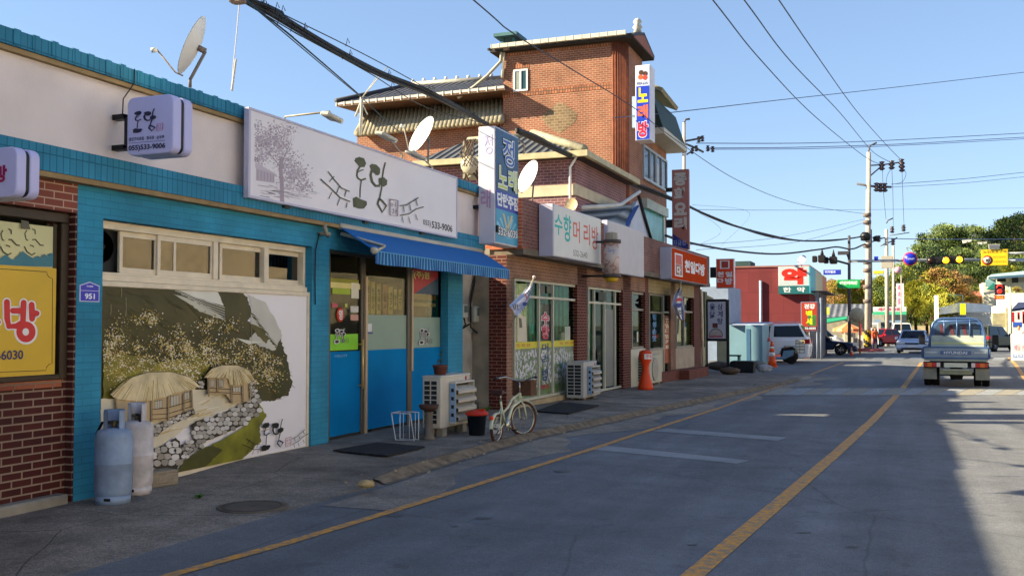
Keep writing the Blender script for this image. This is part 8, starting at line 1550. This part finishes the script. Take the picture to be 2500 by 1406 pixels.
m = B.mb(mat('9ab8b8', .5, .1)); p = [at(2412, 676, 120), at(2560, 666, 120), at(2560, 655, 128), at(2420, 670, 128)]; m.slab(*p, .3); m.build('roof'); m = B.mb(mat('7a9aa0', .1, .3, 1)); blk(m, 2406, 2432, 682, 700, 121, .2); m.build('balcony_glass'); m = B.mb(mat('2c2420', .3, .3)); blk(m, 2434, 2456, 676, 688, 123, .1); m.build('window'); m = B.mb(mat('2c2420', .3, .3)); blk(m, 2470, 2486, 676, 690, 123, .1); m.build('window'); m = B.mb(mat('1c6a5c', .6, .2)); m.prism([(at(2410, 700, 119).x, at(2410, 706, 119).z), (at(2426, 700, 119).x, at(2426, 690, 119).z), (at(2436, 700, 119).x, at(2436, 706, 119).z)], at(2420, 700, 119).y, at(2420, 700, 119).y + 2, 'y'); m.build('green_gable'); m = B.mb(mat('b0aca0', .7, .1)); p = [at(2400, 714, 118), at(2436, 708, 118), at(2436, 705, 122), at(2404, 710, 122)]; m.slab(*p, .3); m.build('ledge')
B = bld('cream_shop', 'white shop front with red panels and a navy canopy at the right edge', 'building', 2480, 90); m = B.mb(mat('e4dfd2', .8, .1)); blk(m, 2440, 2560, 745, 850, 92, 8); m.build('wall'); m = B.mb(mat('e0e0dc', .7, .1)); blk(m, 2450, 2560, 716, 752, 93, 7); m.build('upper_wall')
m = B.mb(mat('2c3450', .7, .2)); p = [at(2470, 755, 84), at(2540, 745, 84), at(2540, 735, 90), at(2485, 738, 90)]; m.slab(*p, .2); m.build('canopy'); m = B.mb(mat('a81c24', .6, .1)); blk(m, 2468, 2477, 762, 786, 91.5, .1); blk(m, 2484, 2490, 762, 780, 91.5, .1); blk(m, 2496, 2510, 760, 790, 91.5, .1); m.build('red_panel'); m = B.mb(mat('2c50a8', .6, .1)); blk(m, 2473, 2496, 786, 799, 88, .1); m.build('blue_banner')
m = B.mb(mat('a09878', .6, .2)); blk(m, 2422, 2456, 764, 800, 91, .1); blk(m, 2456, 2462, 752, 830, 90.5, .3); m.build('shutter')
B = bld('street_lamp_post', 'pale slender post before the cream shop on the right', 'lamp post', 2467, 86); m = B.mb(mat('a8b4a0', .6, .1)); p = at(2466, 700, 86); m.tube([Vector((p.x, p.y, gz(p.y))), p], [.12, .08]); m.build('shaft')
B = bld('garden_wall', 'low pale wall below the green trees in the centre distance', 'wall', 2250, 116); m = B.mb(mat('a89c80', .85, .3, 2)); blk(m, 2212, 2300, 795, 835, 118, .4); m.build('panel')
# ================= opposite side of the street (unseen row, added for warm bounce and reflections) =================
OB = Th('unseen_opposite_row', 'unseen cream shop row across the street, added for warm bounce and reflections', 'building', W0, (9, 10, 0))
m = OB.mb(mat('ece0c8', .85, .1)); m.box(9.5, 16, -14, 6, -.1, 5.2); m.box(9.6, 16, 6.01, 24, -.1, 4.4, mat('e0d0b0', .85, .1)); m.box(9.5, 16, 24.01, 38, -.3, 6, mat('a89a84', .85, .2)); m.box(10.2, 18, 38.01, 58, -.3, 4.6, mat('d8cfb8', .85, .2)); m.build('wall')
for y in (-10, -5, 0, 8, 13, 18, 25, 29, 33): m = OB.mb(mat('3a4a50', .1, .2)); m.box(9.45, 9.49, y, y + 3, .6, 2.4); m.build('window')
m = OB.mb(mat('b83828', .5, .1)); m.box(9.2, 9.49, -8, -2, 2.9, 3.8); m.box(9.2, 9.49, 10, 15, 2.6, 3.2, mat('2c5ca8', .5, .1)); m.build('signboard')
# ================= hill and trees =================
M_hill = mat('4a5228', .95, .5, .3)
def hx(px): # ridge height above eye in photo pixels
    pts = [(1990, 720), (2080, 700), (2150, 690), (2200, 650), (2260, 610), (2340, 600), (2420, 585), (2500, 570), (2700, 560)]
    for a, b in zip(pts, pts[1:]):
        if px <= b[0]: return a[1] + (b[1] - a[1]) * (px - a[0]) / (b[0] - a[0])
    return pts[-1][1]
m = MB(None, M_hill); cols = list(range(1980, 2800, 30)); rows_ = [(120, 0), (135, .35), (150, .7), (175, 1.0), (230, 1.02), (330, .4)]
for px in cols:
    for Z, f in rows_:
        t = at(px, hx(px) + 30, 175).z; p = at(px, 790, Z); m.v.append((p.x, p.y, -.3 + (t + .3) * f))
n = len(rows_); i0 = m.idx(None)
for i in range(len(cols) - 1):
    for j in range(n - 1): m.f.append([i * n + j, (i + 1) * n + j, (i + 1) * n + j + 1, i * n + j + 1]); m.mi.append(i0); m.sm.append(True)
struct('hill', m)
m = MB(None, mat('4f5a3a', .95, .4, .02)); pr = [at(px, y, 700) for px, y in ((1500, 770), (1800, 765), (1980, 752), (2050, 748), (2200, 740), (2500, 745), (3000, 750))]
for p in pr: m.v += [tuple(p), (p.x, p.y, -5), (p.x + 30, p.y + 150, -5)]
for k in range(len(pr) - 1): m.f += [[k * 3 + 1, k * 3 + 4, k * 3 + 3, k * 3], [k * 3, k * 3 + 3, k * 3 + 5, k * 3 + 2]]; m.mi += [m.idx(None)] * 2; m.sm += [True] * 2
struct('distant_hills', m)
def leaf_mat(name, c, tr=.3):
    m, n, b = _base(name, .6, 0, .3); _vary(n, b, lin(c), .35, .9, 0, 0); b.inputs['Subsurface Weight'].default_value = 0
    return m
def crown_mesh(name, kind, seed, mats):
    rn = random.Random(seed); v = []; f = []; mi = []
    cl = []
    if kind == 'pine':
        for k in range(46): h = rn.uniform(.35, 1); a = rn.random() * 6.28; r = (1.05 - h) * .62 * rn.uniform(.3, 1.1) + .05; cl.append((r * cos(a), r * sin(a), h, rn.uniform(.09, .16), .45))
    elif kind == 'bush':
        for k in range(46): a = rn.random() * 6.28; b = rn.uniform(-.2, 1.4); r = rn.uniform(.25, .5); cl.append((r * cos(a) * cos(b), r * sin(a) * cos(b), .45 + .45 * sin(b), rn.uniform(.1, .18), .8))
    else:
        for k in range(50): a = rn.random() * 6.28; b = rn.uniform(-.6, 1.5); r = rn.uniform(.15, .42); cl.append((r * cos(a) * cos(b), r * sin(a) * cos(b), .62 + .36 * sin(b), rn.uniform(.09, .16), .7))
    for (x, y, z, r, sq) in cl:
        q = rn.choice(range(len(mats))) if rn.random() < .6 else 0
        for i in range(120):
            a = rn.random() * 6.28; b = math.asin(rn.uniform(-1, 1)); rr = r * rn.uniform(.4, 1.3); c = Vector((x + rr * cos(a) * cos(b), y + rr * sin(a) * cos(b), z + rr * sq * sin(b)))
            s = rn.uniform(.008, .02); u = Vector((rn.gauss(0, 1), rn.gauss(0, 1), rn.gauss(0, 1))).normalized(); w = u.orthogonal().normalized(); k = len(v)
            v += [c + u * s * 1.3, c + w * s * .7, c - u * s * 1.3, c - w * s * .7]; f.append((k, k + 1, k + 2, k + 3)); mi.append(q)
    me = bpy.data.meshes.new(name); me.from_pydata(v, [], f)
    for q in mats: me.materials.append(q)
    me.polygons.foreach_set('material_index', mi); return me
g1_, g2_, g3_ = leaf_mat('pine_needles', '465830'), leaf_mat('pine_needles_light', '6c7c3c'), leaf_mat('pine_needles_dark', '324224')
o1_, o2_ = leaf_mat('autumn_orange_leaves', '98743e'), leaf_mat('autumn_rust_leaves', '8a6038'); y1_, y2_ = leaf_mat('yellow_green_leaves', '94922c'), leaf_mat('yellow_leaves', 'b0a438')
CR_ = dict(pine=[crown_mesh('crown', 'pine', s, [g1_, g2_, g3_]) for s in (1, 2, 3)], orange=[crown_mesh('crown', 'round', s, [o1_, o2_, y1_]) for s in (4, 5)], lime=[crown_mesh('crown', 'round', s, [y1_, y2_, g2_]) for s in (6, 7)], green=[crown_mesh('crown', 'round', s, [g2_, g1_, y1_]) for s in (8, 9)], bush=[crown_mesh('crown', 'bush', s, [y1_, g2_, o1_]) for s in (10, 11)])
tm = MB(None, mat('5c4a3a', .9, .3)); tm.tube([(0, 0, -.1), (.01, 0, .3), (-.01, .01, .6), (0, 0, .85)], [.035, .028, .02, .008], None, 8)
for a in range(6): z = .35 + a * .08; tm.tube([(0, 0, z), (.12 * cos(a * 2.2), .12 * sin(a * 2.2), z + .12), (.25 * cos(a * 2.2), .25 * sin(a * 2.2), z + .2)], [.014, .009, .004], None, 5)
to_ = tm.build('trunk'); TM = to_.data; bpy.data.objects.remove(to_)
TREEN = 0
def tree(kind, px, yt, Z, hpx, w, label, group):
    global TREEN
    TREEN += 1; t = at(px, yt, Z); H = hpx / FL * Z; e = bpy.data.objects.new({'pine': 'pine_tree', 'bush': 'shrub'}.get(kind, 'tree'), None); COL.objects.link(e); e.location = (t.x, t.y, t.z - H); e['label'] = label; e['category'] = 'tree' if kind != 'bush' else 'shrub'
    if group: e['group'] = group
    rn = random.Random(TREEN); e.rotation_euler = (0, 0, rn.random() * 6.28); e.scale = (H * w, H * w, H)
    for nm, me in (('crown', CR_[kind][TREEN % len(CR_[kind])]), ('trunk', TM)):
        o = bpy.data.objects.new(nm, me); COL.objects.link(o); o.parent = e
rn = random.Random(77)
GP = 'dark green pines on the hill'
LBP = 'dark green pine in the wood on the hill behind the signals'
for i, (px, yt) in enumerate(((2248, 600), (2262, 572), (2285, 556), (2312, 552), (2335, 560), (2358, 555), (2384, 556), (2408, 572), (2430, 558), (2452, 540), (2476, 528), (2500, 524), (2525, 530), (2225, 640), (2275, 605), (2345, 610), (2300, 590), (2400, 600), (2440, 590), (2480, 580), (2515, 590), (2325, 640), (2372, 632), (2420, 640), (2460, 625), (2500, 630), (2270, 650), (2240, 670), (2395, 665), (2350, 670))):
    Z = rn.uniform(150, 175) if yt < 600 else rn.uniform(132, 148); tree('pine', px, yt, Z, rn.uniform(130, 165), rn.uniform(.75, 1.0), LBP, GP)
for i, (px, yt, h, k) in enumerate(((2290, 662, 120, 'orange'), (2320, 668, 120, 'orange'), (2256, 690, 110, 'orange'), (2345, 700, 95, 'orange'))): tree(k, px, yt, 124 - i, h, 1.0, 'orange autumn tree below the pines and left of the houses', 'orange autumn trees on the slope')
for i, (px, yt, h) in enumerate(((2235, 690, 130), (2262, 700, 125), (2285, 706, 120), (2222, 730, 100), (2305, 720, 100), (2272, 745, 75))): tree('lime', px, yt, 116 - i, h, .95, 'yellow green tree on the near slope behind the white pillar', 'yellow green trees on the near slope')
for i, (px, yt, h) in enumerate(((2205, 660, 130), (2185, 672, 120), (2150, 680, 110), (2140, 700, 90), (2215, 648, 140), (2165, 690, 110))): tree('green', px, yt, 135 + i * 2, h, .95, 'mid green tree behind the corner store and the poles', 'green trees behind the corner store')
for i, (px, yt, h, k) in enumerate(((2036, 690, 90, 'orange'), (2056, 700, 80, 'bush'), (2085, 690, 90, 'orange'), (2098, 705, 90, 'lime'), (2022, 705, 75, 'bush'), (2070, 718, 70, 'bush'), (2110, 690, 100, 'orange'), (2125, 705, 90, 'bush'))): tree(k, px, yt, 140 + i, h, 1.1, 'autumn tree or shrub on the low slope behind the grey roofed shop', 'autumn growth behind the grey roofed shop')
tree('bush', 2480, 700, 116, 40, 1.2, 'yellowish shrub growing beside the cream house wall', None)
for i, (px, yt, h) in enumerate(((2482, 625, 90), (2505, 640, 90), (2465, 645, 70))): tree('green', px, yt, 130, h, 1.0, 'bright green tree above the hillside villa roof', 'bright green trees above the villa')
